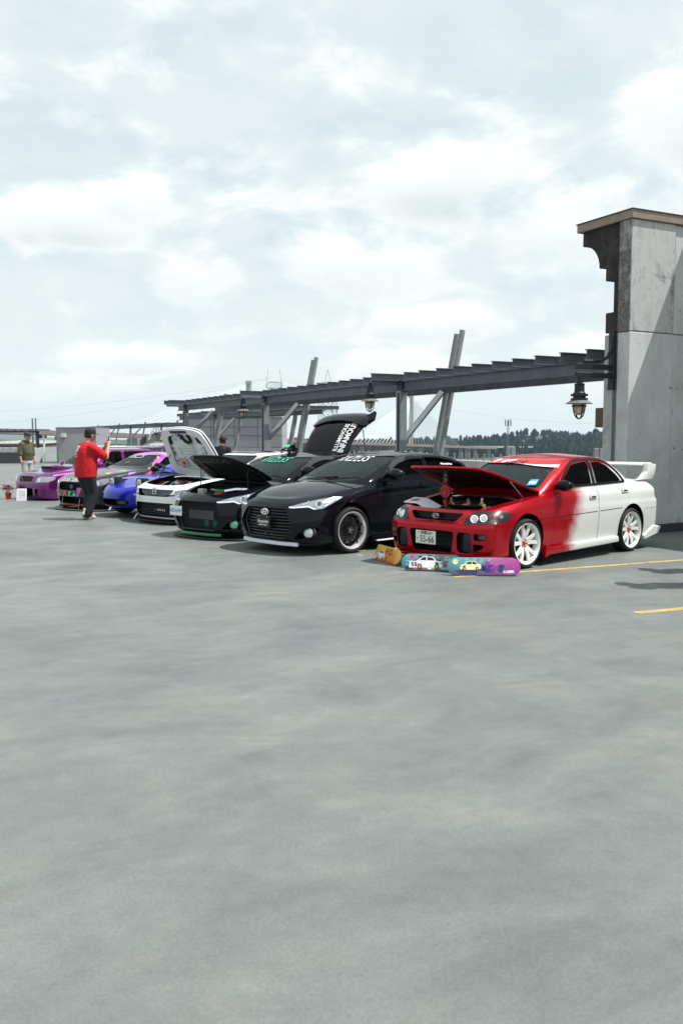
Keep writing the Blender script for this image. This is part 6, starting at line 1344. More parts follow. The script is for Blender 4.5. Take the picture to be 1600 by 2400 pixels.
def wrapped_coupe(loc, rz):
    def fn(x, b):
        c = x.coord(); cx, cy, cz = x.sep(c); n = x.noise(c, 1.6, 3, .5, .4)
        top = x.smooth(cz, 1.04, 1.12)
        hue = x.mix(x.smooth(n, .35, .65), (.10, .03, .42), (.42, .06, .40)); x.l.new(x.mix(top, (.010, .010, .012, 1), hue), b.inputs['Base Color'])
    P = mat('black_and_violet_wrap', (.01, .01, .012), .3, coat=.6, fn=fn); c = Car('sports_coupe', 'black coupe wrapped in neon shapes, violet roof, tall black splitter at the nose', loc, rz, P)
    L, w, R, AXL = 4.40, .895, .325, (.88, 3.45); std_shape(c, L, w, .74, .96, .98, 1.28, (2.10, 2.95), 1.33, R, AXL, cf=.60, nf=2.5, wr=.60, rear=4.0, tail=.98, zlow=.15)
    def hole(poly, d): m = MB(); m.prism(poly, -.4, d, 'x'); c.cut(m)
    hole(outline_round([(-.46, .21), (.46, .21), (.52, .30), (.44, .36), (-.44, .36), (-.52, .30)], .03), .34); hole(outline_round([(-.40, .505), (.40, .505), (.47, .60), (.40, .68), (-.40, .68), (-.47, .60)], .03), .24); c.finish('body', c.body)
    std_glass(c, 1.28, 2.10, 2.95, .98, 1.33, .60, 4.0, 2.66, w)
    red = mat('neon_coral', (.72, .13, .10), .4, coat=.4); gr = mat('neon_green', (.08, .60, .30), .4, coat=.4); vi = mat('neon_violet', (.34, .08, .60), .4, coat=.4); pk = mat('neon_pink', (.75, .10, .30), .4); ye = mat('neon_yellow', (.78, .62, .06), .4); wh = M_decal; orr = mat('neon_orange', (.80, .32, .08), .4); te = mat('neon_teal', (.10, .55, .58), .4)
    F = lambda name, pl, m, ax='f', off=.004: c.on(name, pl, ax, m, off, .005, .05)
    for k, (pl, m) in enumerate([([(.24, .48), (.30, .495), (.10, .375), (.04, .37)], red), ([(.06, .49), (.12, .49), (.26, .37), (.20, .37)], red), ([(.58, .40), (.56, .44), (.30, .40), (.34, .375)], red), ([(.0, .47), (-.20, .50), (-.26, .38), (.02, .37)], gr), ([(-.02, .39), (-.08, .39), (-.18, .49), (-.12, .49)], M_black),
                                 ([(-.08, .385), (-.12, .385), (-.23, .48), (-.20, .485)], M_black), ([(-.27, .36), (-.33, .36), (-.40, .57), (-.29, .56)], vi), ([(-.30, .37), (-.34, .37), (-.44, .55), (-.38, .56)], pk), ([(.66, .50), (.70, .46), (.58, .44), (.54, .50)], wh), ([(.70, .56), (.72, .46), (.66, .42), (.64, .54)], red), ([(.76, .44), (.78, .36), (.66, .30), (.66, .40)], wh), ([(-.60, .26), (-.54, .26), (-.66, .42), (-.70, .40)], red), ([(-.52, .20), (-.46, .20), (-.52, .24), (-.56, .24)], ye)]):
        F('wrap_shape', pl, m, off=.004 + .0015 * (k % 3))
    F('wrap_shape', [(.50, .162), (.50, .195), (.10, .19), (.10, .158)], orr); F('wrap_shape', [(.09, .158), (.09, .19), (-.44, .195), (-.44, .162)], red)
    hx = (.55, .75)
    put('bonnet_lettering', decal_text(c.bb, 'GoodVibes', dirax((.3, 0, 0), 0, radians(28)), (.10, .555), .19, mirror=True, sx=.85, off=.004), M_decal, c.root, 0)
    b = MB(); b.prism(outline_round([(-.40, .51), (.40, .51), (.46, .60), (.40, .67), (-.40, .67), (-.46, .60)], .03), .19, .20, 'x'); go = b.build('grille_backing', M_bay, c.root)
    for k in range(3): b = MB(); b.box((.12, 0, .54 + k * .045), (.03, .82, .012)); b.build('grille_slat', M_black, go)
    b = MB(); b.lathe([(0, .012), (.05, .01), (.058, 0)], (.075, 0, .575), (-1, 0, 0), 20); b.build('badge', mat('dark_badge', (.10, .10, .11), .3, .5), go)
    for sd in (-1, 1):
        h, ax = front_lamp(c, sd, (.35, .55), 34, [(-.10, .60), (.15, .60), (.36, .68), (.42, .77), (.20, .76), (-.04, .69)], mat('lamp_grey', (.30, .31, .33), .2, .5, coat=1.))
        disc(c.bb, (sd * .10, .66), .045, ax, M_refl, 'projector_lens', h, .012)
        if sd < 0:
            F('wrap_shape', [(.95, .83), (1.12, .86), (1.24, .90), (1.02, .885)], vi, '-y'); F('wrap_shape', [(1.30, .70), (1.75, .90), (1.66, .92), (1.24, .76)], pk, '-y'); F('wrap_shape', [(1.0, .60), (1.3, .66), (1.25, .78), (.98, .72)], te, '-y'); F('wrap_shape', [(1.7, .5), (2.3, .8), (2.1, .85), (1.6, .6)], orr, '-y')
            for k, (x0, m) in enumerate(((1.76, red), (1.88, pk), (2.0, orr), (2.25, orr), (2.5, te))):
                z0 = 1.02 + (x0 - 1.78) / .34 * .20 if x0 < 2.15 else 1.255; z1 = z0 + (.055 if x0 < 2.15 else 0)
                c.on('wrap_shape', [(x0, z0), (x0 + .09, z1), (x0 + .12, z1 + .05), (x0 + .03, z0 + .05)], '-y', m, .004, .005, .05, cab=True)
            for x0, m in ((.62, ye), (.74, pk), (.86, te), (1.0, ye), (.95, wh)): c.on('wrap_shape', [(x0, -.48 - (x0 - .6) * .3), (x0 + .10, -.55 - (x0 - .6) * .3), (x0 + .07, -.62 - (x0 - .6) * .2), (x0 - .02, -.60)], 't', m, .004, .005, .05)
    sp = MB(); pts = []
    for i in range(-12, 13):
        a = i / 12 * pi / 2 * .96; X = .66 * abs(cos(a)) ** .8; Y = 1.0 * abs(sin(a)) ** .8 * (1 if a >= 0 else -1); pts.append((.60 - X, Y))
    sp.prism(pts + [(x + .25, y * .86) for x, y in reversed(pts)], .07, .088, 'z'); so = sp.build('splitter', mat('splitter_black', (.012, .012, .013), .4), c.root, bevel=.005)
    e = MB(); e.tube([(x - .003, y, .08) for x, y in pts], .007, 5); e.build('splitter_edge', M_alu, so)
    for y in (-.33, .33): b = MB(); b.cyl((.02, y, .09), (.06, y, .33), .004, n=6); b.build('splitter_rod', M_alu, so)
    for sd in (-1, 1):
        b = MB(); b.prism([(.34, .08), (.75, .08), (.62, .30), (.52, .30)], sd * .93, sd * .95); b.build('splitter_fin', M_black, so, bevel=.004); b = MB(); b.prism([(.36, .085), (.40, .085), (.56, .27), (.54, .29)], sd * .952, sd * .958); b.build('fin_stripe', wh, so)
    put('banner_lettering', decal_text(c.cb, 'RXKLSS', 'f', (.10, 1.225), .10, mirror=True, sx=1.55, shear=-.12, off=.003, bold=.0, spacing=1.2), M_decal, c.ws, 0)
    c.on('windscreen_sticker', ellipse(.0, 1.09, .035, .03, 14), 'f', mat('sticker_brown', (.30, .10, .08), .5), .004, .003, .05, cab=True, parent=c.ws)
    b = MB(); b.box((1.92, -.04, 1.21), (.03, .20, .06)); b.build('rear_view_mirror', M_black, c.root, bevel=.01)
    c.mirror(1.74, .95, 1.02, M_blackgloss); [wheel(c.root, xa, sd * .80, R, 'six', sd, .24, .23, M_blackgloss, detail=False) for xa in AXL for sd in (-1, 1)]
    c.seats(2.05, z=.30); c.dash(1.70, .92)
    return c

def purple_wagon(loc, rz):
    P = paint('purple_pearl_paint', (.20, .015, .19), .75, .26, coat=.8, dust=.02); c = Car('estate_car', 'glossy purple estate with bonnet scoop, its tailgate raised at the back', loc, rz, P)
    L, w, R, AXL = 4.15, .865, .32, (.86, 3.20); std_shape(c, L, w, .84, .985, 1.0, 1.20, (1.86, 3.62), 1.50, R, AXL, cf=.42, nf=3.2, wr=.655, rear=4.08, tail=1.0, zlow=.20)
    def hole(poly, d): m = MB(); m.prism(poly, -.4, d, 'x'); c.cut(m)
    hole(outline_round([(-.30, .26), (.30, .26), (.35, .48), (-.35, .48)], .05), .32); hole(outline_round([(-.30, .635), (.30, .635), (.35, .79), (-.35, .79)], .03), .2)
    for sd in (-1, 1): hole([(sd * a, b) for a, b in outline_round([(.42, .28), (.58, .28), (.60, .46), (.43, .47)], .05)], .25)
    c.carve('front_door', [(1.40, .26), (2.46, .26), (2.50, .6), (2.48, 1.1), (1.42, 1.1)], .66, 1.1, side=(-1,)); c.finish('body', c.body)
    std_glass(c, 1.20, 1.86, 3.62, 1.0, 1.50, .655, 4.08, 2.50, w)
    b = MB(); b.prism(outline_round([(-.29, .645), (.29, .645), (.34, .78), (-.34, .78)], .02), .13, .14, 'x'); go = b.build('grille_backing', M_bay, c.root)
    hexmesh('grille_mesh', .33, .065, .014, lambda y, z: abs(y) < .31 + z * .3, mat('gold_mesh', (.16, .14, .09), .4, .6), go, Matrix.Translation((.09, 0, .712)), .003)
    t = MB(); t.tube([(.07, y, z) for y, z in outline_round([(-.30, .635), (.30, .635), (.35, .79), (-.35, .79)], .03)], .012, 6, closed=True); t.build('grille_frame', mat('frame_pale', (.42, .40, .38), .3, .5), go)
    for sd in (-1, 1):
        h, ax = front_lamp(c, sd, (.3, .52), 20, [(-.14, .63), (.24, .645), (.34, .70), (.35, .785), (.0, .785), (-.10, .74)], mat('lamp_silver', (.42, .44, .47), .18, .6, coat=1.))
        disc(c.bb, (sd * .0, .70), .05, ax, M_refl, 'lamp_bulb', h, .010); c.on('lamp_divider', ribbon([(sd * .12, .645), (sd * .13, .78)], .012), ax, M_alu, .011, .006, .05, parent=h)
        fx = MB(); fx.prism([(sd * a, b_) for a, b_ in outline_round([(.425, .285), (.575, .285), (.592, .455), (.435, .463)], .05)], .07, .11, 'x'); fx.build('fog_lamp_cover', mat('purple_grille', (.10, .02, .10), .4), c.root, bevel=.012)
        for k in range(3): c.on('bumper_slot', [(sd * .64, .32 + k * .055), (sd * .76, .32 + k * .055), (sd * .76, .345 + k * .055), (sd * .64, .345 + k * .055)], 'f', mat('purple_dark', (.05, .005, .06), .3), .003, .006, .05)
        c.handle(2.36, .90, P, '-y' if sd < 0 else '+y')
        rl = MB(); rl.tube([(2.0, sd * .60, 1.49), (2.1, sd * .60, 1.535), (3.45, sd * .60, 1.535), (3.55, sd * .60, 1.49)], .018, 6); rl.build('roof_rail', mat('rail_grey', (.45, .45, .44), .4, .3), c.root)
    sc = MB(); sc.prism([(.62, .90), (.60, 1.035), (.72, 1.06), (1.15, 1.01), (1.2, .95)], -.29, .29); me = sc.mesh(bevel=.025, seg=2); ct = MB(); ct.box((.66, 0, .985), (.26, .50, .075)); me = boolean(me, ct.mesh()); so = put('bonnet_scoop', me, P, c.root)
    b = MB(); b.box((.69, 0, .985), (.2, .50, .07)); b.build('scoop_mouth', M_bay, so)
    lp = MB(); lp.prism([(.46, -.90), (.14, -.80), (-.04, -.45), (-.06, 0), (-.04, .45), (.14, .80), (.46, .90), (.5, .8), (.2, 0), (.5, -.8)], .11, .15, 'z'); lp.build('front_lip', M_black, c.root, bevel=.008)
    put('windscreen_lettering', decal_text(c.cb, 'Freaknlow', 'f', (.05, 1.045), .10, mirror=True, sx=1.3, shear=-.25, off=.003), M_decal, c.ws, 0); put('banner_lettering', decal_text(c.cb, 'Slow', 'f', (-.06, 1.42), .085, mirror=True, sx=1.3, shear=-.3, off=.003), M_decal, c.ws, 0)
    c.mirror(1.62, .93, 1.07, P); [wheel(c.root, xa, sd * .72, R, 'six', sd, .23, .22, mat('gold_rim', (.45, .33, .12), .3, .8), detail=False) for xa in AXL for sd in (-1, 1)]
    c.seats(2.0, z=.40); c.dash(1.62, .98)
    # raised tailgate: skin, window, lettering, wing on lattice stands
    hinge = Vector((3.66, 0, 1.47)); M = Matrix.Translation(hinge) @ Matrix.Rotation(radians(-8), 4, 'Y')
    tg = MB(); tg.M = M; tg.prism([(0, -.62), (.10, -.66), (.86, -.70), (.98, -.60), (.98, .60), (.86, .70), (.10, .66), (0, .62)], -.03, .025, 'z'); to = tg.build('tailgate', P, c.root, bevel=.02, seg=2)
    wn = MB(); wn.M = M; wn.prism(outline_round([(.08, -.54), (.50, -.58), (.50, .58), (.08, .54)], .05), .020, .032, 'z'); wo = wn.build('tailgate_window', mat('black_glass', (.004, .005, .006), .04, spec=.2), to)
    me = text_mesh('RXKLSS', .16, bold=.001, shear=-.2)
    for q in me.vertices: q.co = M @ Vector((.28 + q.co.y, -q.co.x * 1.3, .036))
    put('tailgate_lettering', me, M_decal, to, 0)
    wg = MB(); wg.M = M; n = 12; top = []
    for i in range(n + 1): y = -.88 + 1.76 * i / n; top.append((y, .28 + .10 * (1 - (y / .88) ** 2)))
    for i in range(n):
        (y0, z0), (y1, z1) = top[i], top[i + 1]
        wg.add([(.56, y0, z0 - .25), (.56, y1, z1 - .25), (.74, y1, z1), (.74, y0, z0), (.59, y0, z0 - .26), (.59, y1, z1 - .26), (.77, y1, z1 - .01), (.77, y0, z0 - .01)], [(0, 1, 2, 3), (7, 6, 5, 4), (0, 4, 5, 1), (2, 6, 7, 3)] + ([(0, 3, 7, 4)] if i == 0 else []) + ([(1, 5, 6, 2)] if i == n - 1 else []))
    def cf_(x, b):
        c_ = x.coord(); k = x.node('ShaderNodeTexChecker'); x.l.new(c_, k.inputs[0]); k.inputs[1].default_value = (.035, .035, .037, 1); k.inputs[2].default_value = (.012, .012, .013, 1); k.inputs[3].default_value = 90; x.l.new(k.outputs[0], b.inputs['Base Color'])
    cfm = mat('carbon_weave', (.02, .02, .02), .3, coat=.8, fn=cf_); wo = wg.build('wing', cfm, to)
    for sd in (-1, 1): b = MB(); b.M = M; b.prism([(.50, .0), (.84, .04), (.86, .24), (.76, .32), (.52, .18)], sd * .885, sd * .905); b.build('wing_end_plate', mat('plate_grey', (.06, .06, .065), .4), wo, bevel=.006)
    for sd in (-1, 1):
        b = MB(); b.M = M; y = sd * .30; P5 = [(.40, .20), (.52, .40), (.66, .52), (.84, .50), (.92, .34)]; P6 = [(.46, .20), (.56, .37), (.68, .46), (.80, .44), (.86, .34)]
        for q in range(4): b.prism([P5[q], P5[q + 1], P6[q + 1], P6[q]], y - .008, y + .008)
        b.build('wing_stand', mat('stand_pale', (.62, .62, .60), .3, .4), wo)
        for (q, r_) in ((0, 1), (1, 2), (2, 3), (3, 4)):
            d = MB(); d.M = M; a = Vector(((P6[q][0] + P6[r_][0]) / 2, y, (P6[q][1] + P6[r_][1]) / 2)); d.cyl(a, (.70, y, .32), .012, n=5); d.build('stand_brace', M_black, wo)
    for sd in (-1, 1): s = MB(); s.cyl((3.85, sd * .60, 1.15), M @ Vector((.45, sd * .62, -.02)), .010, n=6); s.build('tailgate_strut', M_black, c.root)
    return c
# ---------------------------------------------------------------- park the cars
def by_wheel(px, py, rz, xa, yw): fw = G(px, py); r = radians(rz); return fw - Vector((cos(r), sin(r), 0)) * xa + Vector((-sin(r), cos(r), 0)) * yw
def by_nose(px, py, z, rz, dx=0): q = G(px, py, z); r = radians(rz); return q + Vector((cos(r), sin(r), 0)) * dx
car1 = saloon(by_wheel(1235, 1333, 43, .84, .85), 43)
car2 = coupe_hatch('hatchback_coupe', 'black coupe with closed bonnet, black slatted grille and white front lip', by_wheel(827, 1297, 44, .88, .91), 44, 'closed')
car3 = coupe_hatch('hatchback_coupe', 'black coupe with bonnet and hatch raised, green lip and green fog lamps', by_nose(450, 1252, .08, 48, .05), 48, 'open'); lower(car3, .06)
car4 = white_hatch(by_nose(357, 1213, .12, 46), 46); lower(car4, .07)
car5 = roadster(by_nose(262, 1190, .2, 46), 46)
car6 = wrapped_coupe(by_nose(158, 1188, .08, 50, .05), 50); lower(car6, .05)
car7 = purple_wagon(by_nose(62, 1172, .0, 47), 47); lower(car7, .16)
# ---------------------------------------------------------------- skateboard decks leaned on the nose of the saloon
def deck_shape(L=.80, W=.205, n=10):
    r = W / 2; P = [(L / 2 - r + r * 1.0 * cos(t), r * sin(t)) for t in (-pi / 2 + pi * i / n for i in range(n + 1))] + [(-L / 2 + r - r * cos(t), r * sin(t)) for t in (pi / 2 - pi * i / n for i in range(n + 1))]; return P
def skateboard(loc, yaw, tilt, bm, label, art, L=.80, W=.215):
    o = empty('skateboard_deck', loc, yaw, label, 'skateboard', 'printed decks leaned against the saloon bumper'); P = deck_shape(L, W)
    T = Matrix.Translation((0, 0, W / 2)) @ Matrix.Rotation(tilt, 4, 'X')
    def kick(x, z): e = max(0, abs(x) - L * .36); return e * e * 2.2
    def tf(x, z, y): return T @ Vector((x, y - kick(x, z) * 0 - e_(x), z))
    e_ = lambda x: -max(0, abs(x) - L * .36) ** 2 * 2.0
    def sheet(poly, y0, y1, name, m, par=None):
        pts = [Vector(p) for p in poly]; nb = len(pts); ex = []; g = .05; x = -L / 2
        while x < L / 2:
            z = -W / 2
            while z < W / 2: ex.append(Vector((x + .011, z + .013))); z += g
            x += g
        v2, _, f2, *_ = delaunay_2d_cdt(pts + ex, [(i, (i + 1) % nb) for i in range(nb)], [list(range(nb))], 1, 1e-5); used = sorted({i for f in f2 for i in f}); rm = {j: i for i, j in enumerate(used)}; v2 = [v2[i] for i in used]; f2 = [[rm[i] for i in f] for f in f2]; n = len(v2); mb = MB(); fs = [tuple(f) for f in f2]; ed = {}
        for f in fs:
            for i in range(len(f)): ed[(f[i], f[(i + 1) % len(f)])] = 1
        mb.add([tf(p.x, p.y, -y1) for p in v2] + [tf(p.x, p.y, -y0) for p in v2], fs + [tuple(i + n for i in reversed(f)) for f in fs] + [(a, a + n, b + n, b) for (a, b) in ed if (b, a) not in ed]); return mb.build(name, m, par or o, smooth=40)
    b = sheet(P, 0, .011, 'deck', bm)
    def pr(poly, m, k=1, name='printed_shape'): return sheet(poly, .0112, .0112 + .0006 * k, name, m, b)
    def tx(s, x, z, size, m, sx=1., k=5, **kw):
        me = text_mesh(s, size, **kw)
        for q in me.vertices: q.co = tf(x + q.co.x * sx, z + q.co.y, -.0112 - .0006 * k)
        put('printed_lettering', me, m, b, 0)
    def car(x, z, s, cb, ct, wheel_c, k=3, d=1):
        f = lambda pts: [(x + d * u * s, z + v * s) for u, v in pts]
        pr(f([(-.5, -.06), (-.46, .06), (-.28, .10), (-.12, .24), (.22, .25), (.40, .10), (.50, .06), (.50, -.12), (.3, -.17), (-.3, -.17), (-.48, -.14)]), cb, k, 'printed_car'); pr(f([(-.22, .10), (-.10, .21), (.06, .22), (.06, .10)]), ct, k + 1); pr(f([(.10, .10), (.10, .22), (.20, .22), (.33, .10)]), ct, k + 1)
        for u in (-.28, .32): pr(ellipse(x + d * u * s, z - .13 * s, .085 * s, .11 * s, 12), M_black, k + 1); pr(ellipse(x + d * u * s, z - .13 * s, .055 * s, .075 * s, 10), wheel_c, k + 2)
        pr(f([(-.49, -.02), (-.44, .03), (-.40, -.02)]), M_black, k + 1); pr(f([(-.36, .0), (-.22, .04), (-.22, -.01), (-.34, -.04)]), M_black, k + 1)
    art(pr, tx, car, L, W); return o
ink = {k: mat('ink_' + k, v, .35, coat=.3, fn=wear(v, .38, 26, .1)) for k, v in dict(cream=(.80, .74, .42), white=(.78, .78, .76), black=(.012, .012, .02), pink=(.62, .04, .24), magenta=(.52, .02, .36), purple=(.13, .02, .24), teal=(.05, .34, .36), mint=(.12, .48, .40), gold=(.45, .30, .06), orange=(.70, .25, .03), yellow=(.72, .52, .05), brown=(.16, .05, .02), red=(.45, .02, .03), navy=(.02, .03, .12), violet=(.26, .03, .32), sky=(.14, .40, .55), grey=(.35, .36, .37)).items()}
def base_print(name, ca, cb_, cc, cd_):
    def fn(x, b):
        c = x.coord('Object'); r = x.sep(c); t = x.lin(r[0], -.4, .4); h = x.lin(r[2], 0, .2)
        x.l.new(x.mix(h, x.mix(t, (*ca, 1), (*cb_, 1)), x.mix(t, (*cc, 1), (*cd_, 1))), b.inputs['Base Color'])
    return mat(name, ca, .35, coat=.4, fn=fn)
def art_wave(pr, tx, car, L, W):
    R = random.Random(4)
    for k in range(15):                                                           # speed lines fanning from the left
        a = -.25 + k * .115; c = (-.10, -.03); d1_, d2_ = a, a + .045; far = 1.0
        poly = [(c[0] + .10 * cos(d1_), c[1] + .06 * sin(d1_)), (c[0] + far * cos(d1_), c[1] + far * sin(d1_)), (c[0] + far * cos(d2_), c[1] + far * sin(d2_))]
        s_ = min(.36 / max(abs(poly[1][0]), .01), .098 / max(abs(poly[1][1]), .01), 1) * .98; s2 = min(.36 / max(abs(poly[2][0]), .01), .098 / max(abs(poly[2][1]), .01), 1) * .98
        pr([poly[0], (poly[1][0] * s_, poly[1][1] * s_), (poly[2][0] * s2, poly[2][1] * s2)], ink['pink' if k < 9 else 'mint'], 1)
    for k in range(8): x0 = -.30 + k * .045; pr([(x0, -.01), (x0 + .016, -.01), (x0 + .075, .098), (x0 + .052, .098)], ink['mint' if k % 2 else 'teal'], 1)
    pr(ellipse(-.335, .055, .032, .034, 14), ink['cream'], 2); pr([(-.34, -.05), (-.10, -.035), (-.08, -.10), (-.28, -.10)], ink['navy'], 2)
    for k in range(16): x0 = -.02 + R.random() * .24; z0 = -.05 + R.random() * .09 * (1 if x0 < .14 else .6); pr(curve_pts([(x0 + .035 * cos(t) * R.uniform(.7, 1.4), z0 + .022 * sin(t) * R.uniform(.7, 1.4)) for t in (2 * pi * i / 7 for i in range(7))], 2, True), ink[('purple', 'violet', 'navy')[k % 3]], 2 + k % 3)
    car(-.16, .0, .25, ink['cream'], ink['black'], ink['gold'], 5); tx('LASEK', .285, -.065, .042, ink['white'], 1.1, 6, bold=.0022)
def art_blocks(pr, tx, car, L, W):
    R = random.Random(9); cols = ['mint', 'pink', 'black', 'white', 'teal', 'sky', 'magenta', 'black']
    for i in range(13):
        for j in range(4):
            if R.random() < .82:
                x0 = -.345 + i * .054; z0 = -.088 + j * .046; w = R.choice((.03, .045, .05)); h = R.choice((.02, .03, .04)); pr([(x0, z0), (x0 + w, z0), (x0 + w, z0 + h), (x0, z0 + h)], ink[R.choice(cols)], 1 + (i + j) % 2)
    car(-.06, -.01, .34, ink['white'], ink['black'], ink['gold'], 4, -1); pr(outline_round([(.12, .02), (.34, .02), (.34, .08), (.12, .08)], .015), ink['mint'], 4); pr(ellipse(.165, .05, .028, .02, 14), ink['white'], 5); pr(ellipse(.165, .05, .022, .015, 14), ink['teal'], 6); tx('SUBARU', .262, .05, .03, ink['black'], 1., 6, bold=.001); pr([(.14, -.02), (.34, -.02), (.30, -.05), (.12, -.05)], ink['red'], 4)
    tx('55', -.24, -.03, .07, ink['black'], 1.1, 6, bold=.002); pr([(-.30, -.07), (-.18, -.07), (-.18, .01), (-.30, .01)], ink['white'], 4)
def art_tree(pr, tx, car, L, W):
    R = random.Random(2); pr([(.02, -.095), (.045, -.095), (.05, .0), (.03, .02)], ink['brown'], 2)
    for k in range(26): a = R.random() * 6.3; r = R.random() ** .5; x0 = .06 + .12 * r * cos(a); z0 = .03 + .055 * r * sin(a); pr(curve_pts([(x0 + .022 * cos(t) * R.uniform(.6, 1.4), z0 + .014 * sin(t) * R.uniform(.6, 1.4)) for t in (2 * pi * i / 6 for i in range(6))], 2, True), ink[('brown', 'orange', 'red', 'gold')[k % 4]], 2 + k % 2)
    pr([(-.1, -.098), (.38, -.06), (.3, -.098)], ink['red'], 1); car(-.16, -.03, .26, ink['white'], ink['black'], ink['grey'], 5)
g = G(1134, 1350); skateboard(g + Vector((0, .03, 0)), radians(-3), radians(-22), base_print('print_wave', (.04, .04, .10), (.10, .01, .16), (.10, .42, .42), (.48, .03, .30)), 'skateboard deck printed with purple wave and pale car, nearest the front wheel', art_wave, .86, .215)
g = G(1005, 1339); skateboard(g + Vector((.06, .03, 0)), radians(-10), radians(-22), base_print('print_blocks', (.04, .05, .07), (.05, .06, .08), (.10, .40, .36), (.30, .10, .22)), 'skateboard deck printed with teal and pink blocks and white car', art_blocks, .80, .205)
g = G(904, 1321); skateboard(g + Vector((.02, .14, 0)), radians(-69), radians(-20), base_print('print_sunset', (.55, .10, .03), (.62, .22, .03), (.72, .50, .06), (.75, .42, .05)), 'skateboard deck in sunset orange, turned sideways by the far bumper corner', art_tree, .80, .205)

# ---------------------------------------------------------------- things resting on the saloon
W1 = Matrix.Translation(car1.root.location) @ Matrix.Rotation(car1.root.rotation_euler.z, 4, 'Z')
def on_car(name, l, rz, label, cat, group=None): p = W1 @ Vector(l); o = empty(name, p, car1.root.rotation_euler.z + rz, label, cat, group); return o
o = on_car('bonnet_prop', (.26, -.01, .705), 0, 'black bonnet prop with red sun ray disc standing on the saloon nose', 'prop')
b = MB(); b.prism(outline_round([(-.035, 0), (.035, 0), (.045, .12), (.03, .16), (.03, .34), (.045, .40), (.03, .50), (-.03, .50), (-.045, .40), (-.03, .34), (-.03, .16), (-.045, .12)], .015), -.004, .004, 'x'); b.build('panel', M_black, o)
sb = MB(); sb.prism(ellipse(0, .245, .085, .085, 28), -.0075, -.0045, 'x'); so_ = sb.build('sun_backing', M_black, o); rm_ = mat('prop_red', (.42, .008, .012), .35, coat=.3)
b = MB(); b.prism(ellipse(.012, .225, .030, .030, 18), -.013, -.008, 'x'); b.build('sun_disc', rm_, o)
for k in range(16):
    a = 2 * pi * k / 16; d = .12; P = [(.012 + .036 * cos(a - d * .8), .225 + .036 * sin(a - d * .8)), (.012 + .036 * cos(a + d * .8), .225 + .036 * sin(a + d * .8))]
    def rim(t):
        dx, dy = cos(t), sin(t); ox, oy = .012, -.020; bq = ox * dx + oy * dy; s_ = -bq + sqrt(max(0, bq * bq - (ox * ox + oy * oy - .082 ** 2))); return (.012 + dx * s_, .225 + dy * s_)
    b = MB(); b.prism([P[0], P[1], rim(a + d), rim(a - d)], -.012, -.008, 'x'); b.build('sun_ray', rm_, o)
for (y, z, r) in ((.0, .385, .034), (.008, .115, .026), (-.012, .075, .026)):
    b = MB(); b.prism([(y + r * (1 if i % 2 else .62) * cos(2 * pi * i / 10), z + r * (1 if i % 2 else .62) * sin(2 * pi * i / 10)) for i in range(10)], -.010, -.0045, 'x'); q = b.build('flower', rm_, o); b = MB(); b.prism(ellipse(y, z, r * .3, r * .3, 10), -.012, -.0105, 'x'); b.build('flower_heart', M_black, q)
for z in (.02, .445): b = MB(); b.ball((-.006, 0, z), .007, 8); b.build('rivet', M_white, o)
o = on_car('photo_book', (.36, .47, .80), radians(-8), 'open photo book with a red car picture, on the far front wing of the saloon', 'book')
for sd, tl in ((1, .0), (-1, .35)):
    b = MB(); b.M = Matrix.Rotation(radians(-16), 4, 'Y') @ Matrix.Rotation(tl * -sd, 4, 'X'); b.box((0, sd * .135, .0), (.20, .265, .012)); pg = b.build('page', mat('page_white', (.70, .72, .78), .5), o, bevel=.003)
    if sd == 1:
        b = MB(); b.M = Matrix.Rotation(radians(-16), 4, 'Y'); b.box((0, .135, .0075), (.13, .18, .002)); pic = b.build('picture', mat('picture_grey', (.42, .44, .40), .5), pg); b = MB(); b.M = Matrix.Rotation(radians(-16), 4, 'Y'); b.prism([(-.04, .07), (.02, .06), (.045, .10), (.04, .18), (.0, .21), (-.045, .19)], .009, .011, 'z'); b.build('picture_car', mat('picture_red', (.30, .015, .03), .5), pic)
def figurine(l, hair, dress, lean, label, up=False):
    o = on_car('figurine', l, 0, label, 'figurine', 'small figures set in the engine bay'); sk = mat('vinyl_skin', (.62, .36, .24), .45)
    b = MB(); b.tube([(0, 0, .012), (0, lean * .01, .035), (0, lean * .014, .062)], [.014, .011, .013], 8); b.tube([(0, 0, .014), (-.02, -lean * .025, .02 if not up else .0), (-.025, -lean * .065, .012 if not up else -.02)], [.010, .008, .005], 6); b.tube([(0, .008, .014), (-.01, -lean * .03, .026), (-.02, -lean * .055, .012)], [.010, .008, .005], 6)
    for e in (-1, 1): b.tube([(e * .006, e * .013 + lean * .014, .058), (e * .01, e * .02 + lean * .03, .035), (0, e * .016 + lean * .035, .012)], [.006, .005, .004], 6)
    b.ball((0, lean * .016, .082), (.015, .014, .017), 10); b.build('body', sk, o)
    h = MB(); h.ball((.003, lean * .017, .088), (.018, .017, .017), 10); h.tube([(.006, lean * .02, .085), (.012, lean * .034, .06), (.012, lean * .036, .03)], [.012, .011, .004], 7); h.build('hair', hair, o)
    d = MB(); d.tube([(0, lean * .003, .016), (0, lean * .011, .04), (0, lean * .014, .056)], [.0155, .0125, .0140], 9); d.build('dress', dress, o)
plat = on_car('display_tray', (.52, -.10, .735), 0, 'black tray across the engine bay with two seated figures', 'tray'); b = MB(); b.box((0, 0, .012), (.16, .46, .024)); b.box((.04, 0, -.06), (.05, .40, .12)); b.build('tray', M_blackgloss, plat, bevel=.006)
figurine((.49, .07, .760), mat('hair_orange', (.52, .12, .02), .5), mat('dress_red', (.45, .02, .03), .5), 1, 'seated figurine with long orange hair in the engine bay'); figurine((.49, -.17, .760), mat('hair_plum', (.22, .02, .08), .5), mat('dress_skin', (.55, .30, .24), .5), -1, 'seated figurine with plum hair in the engine bay')
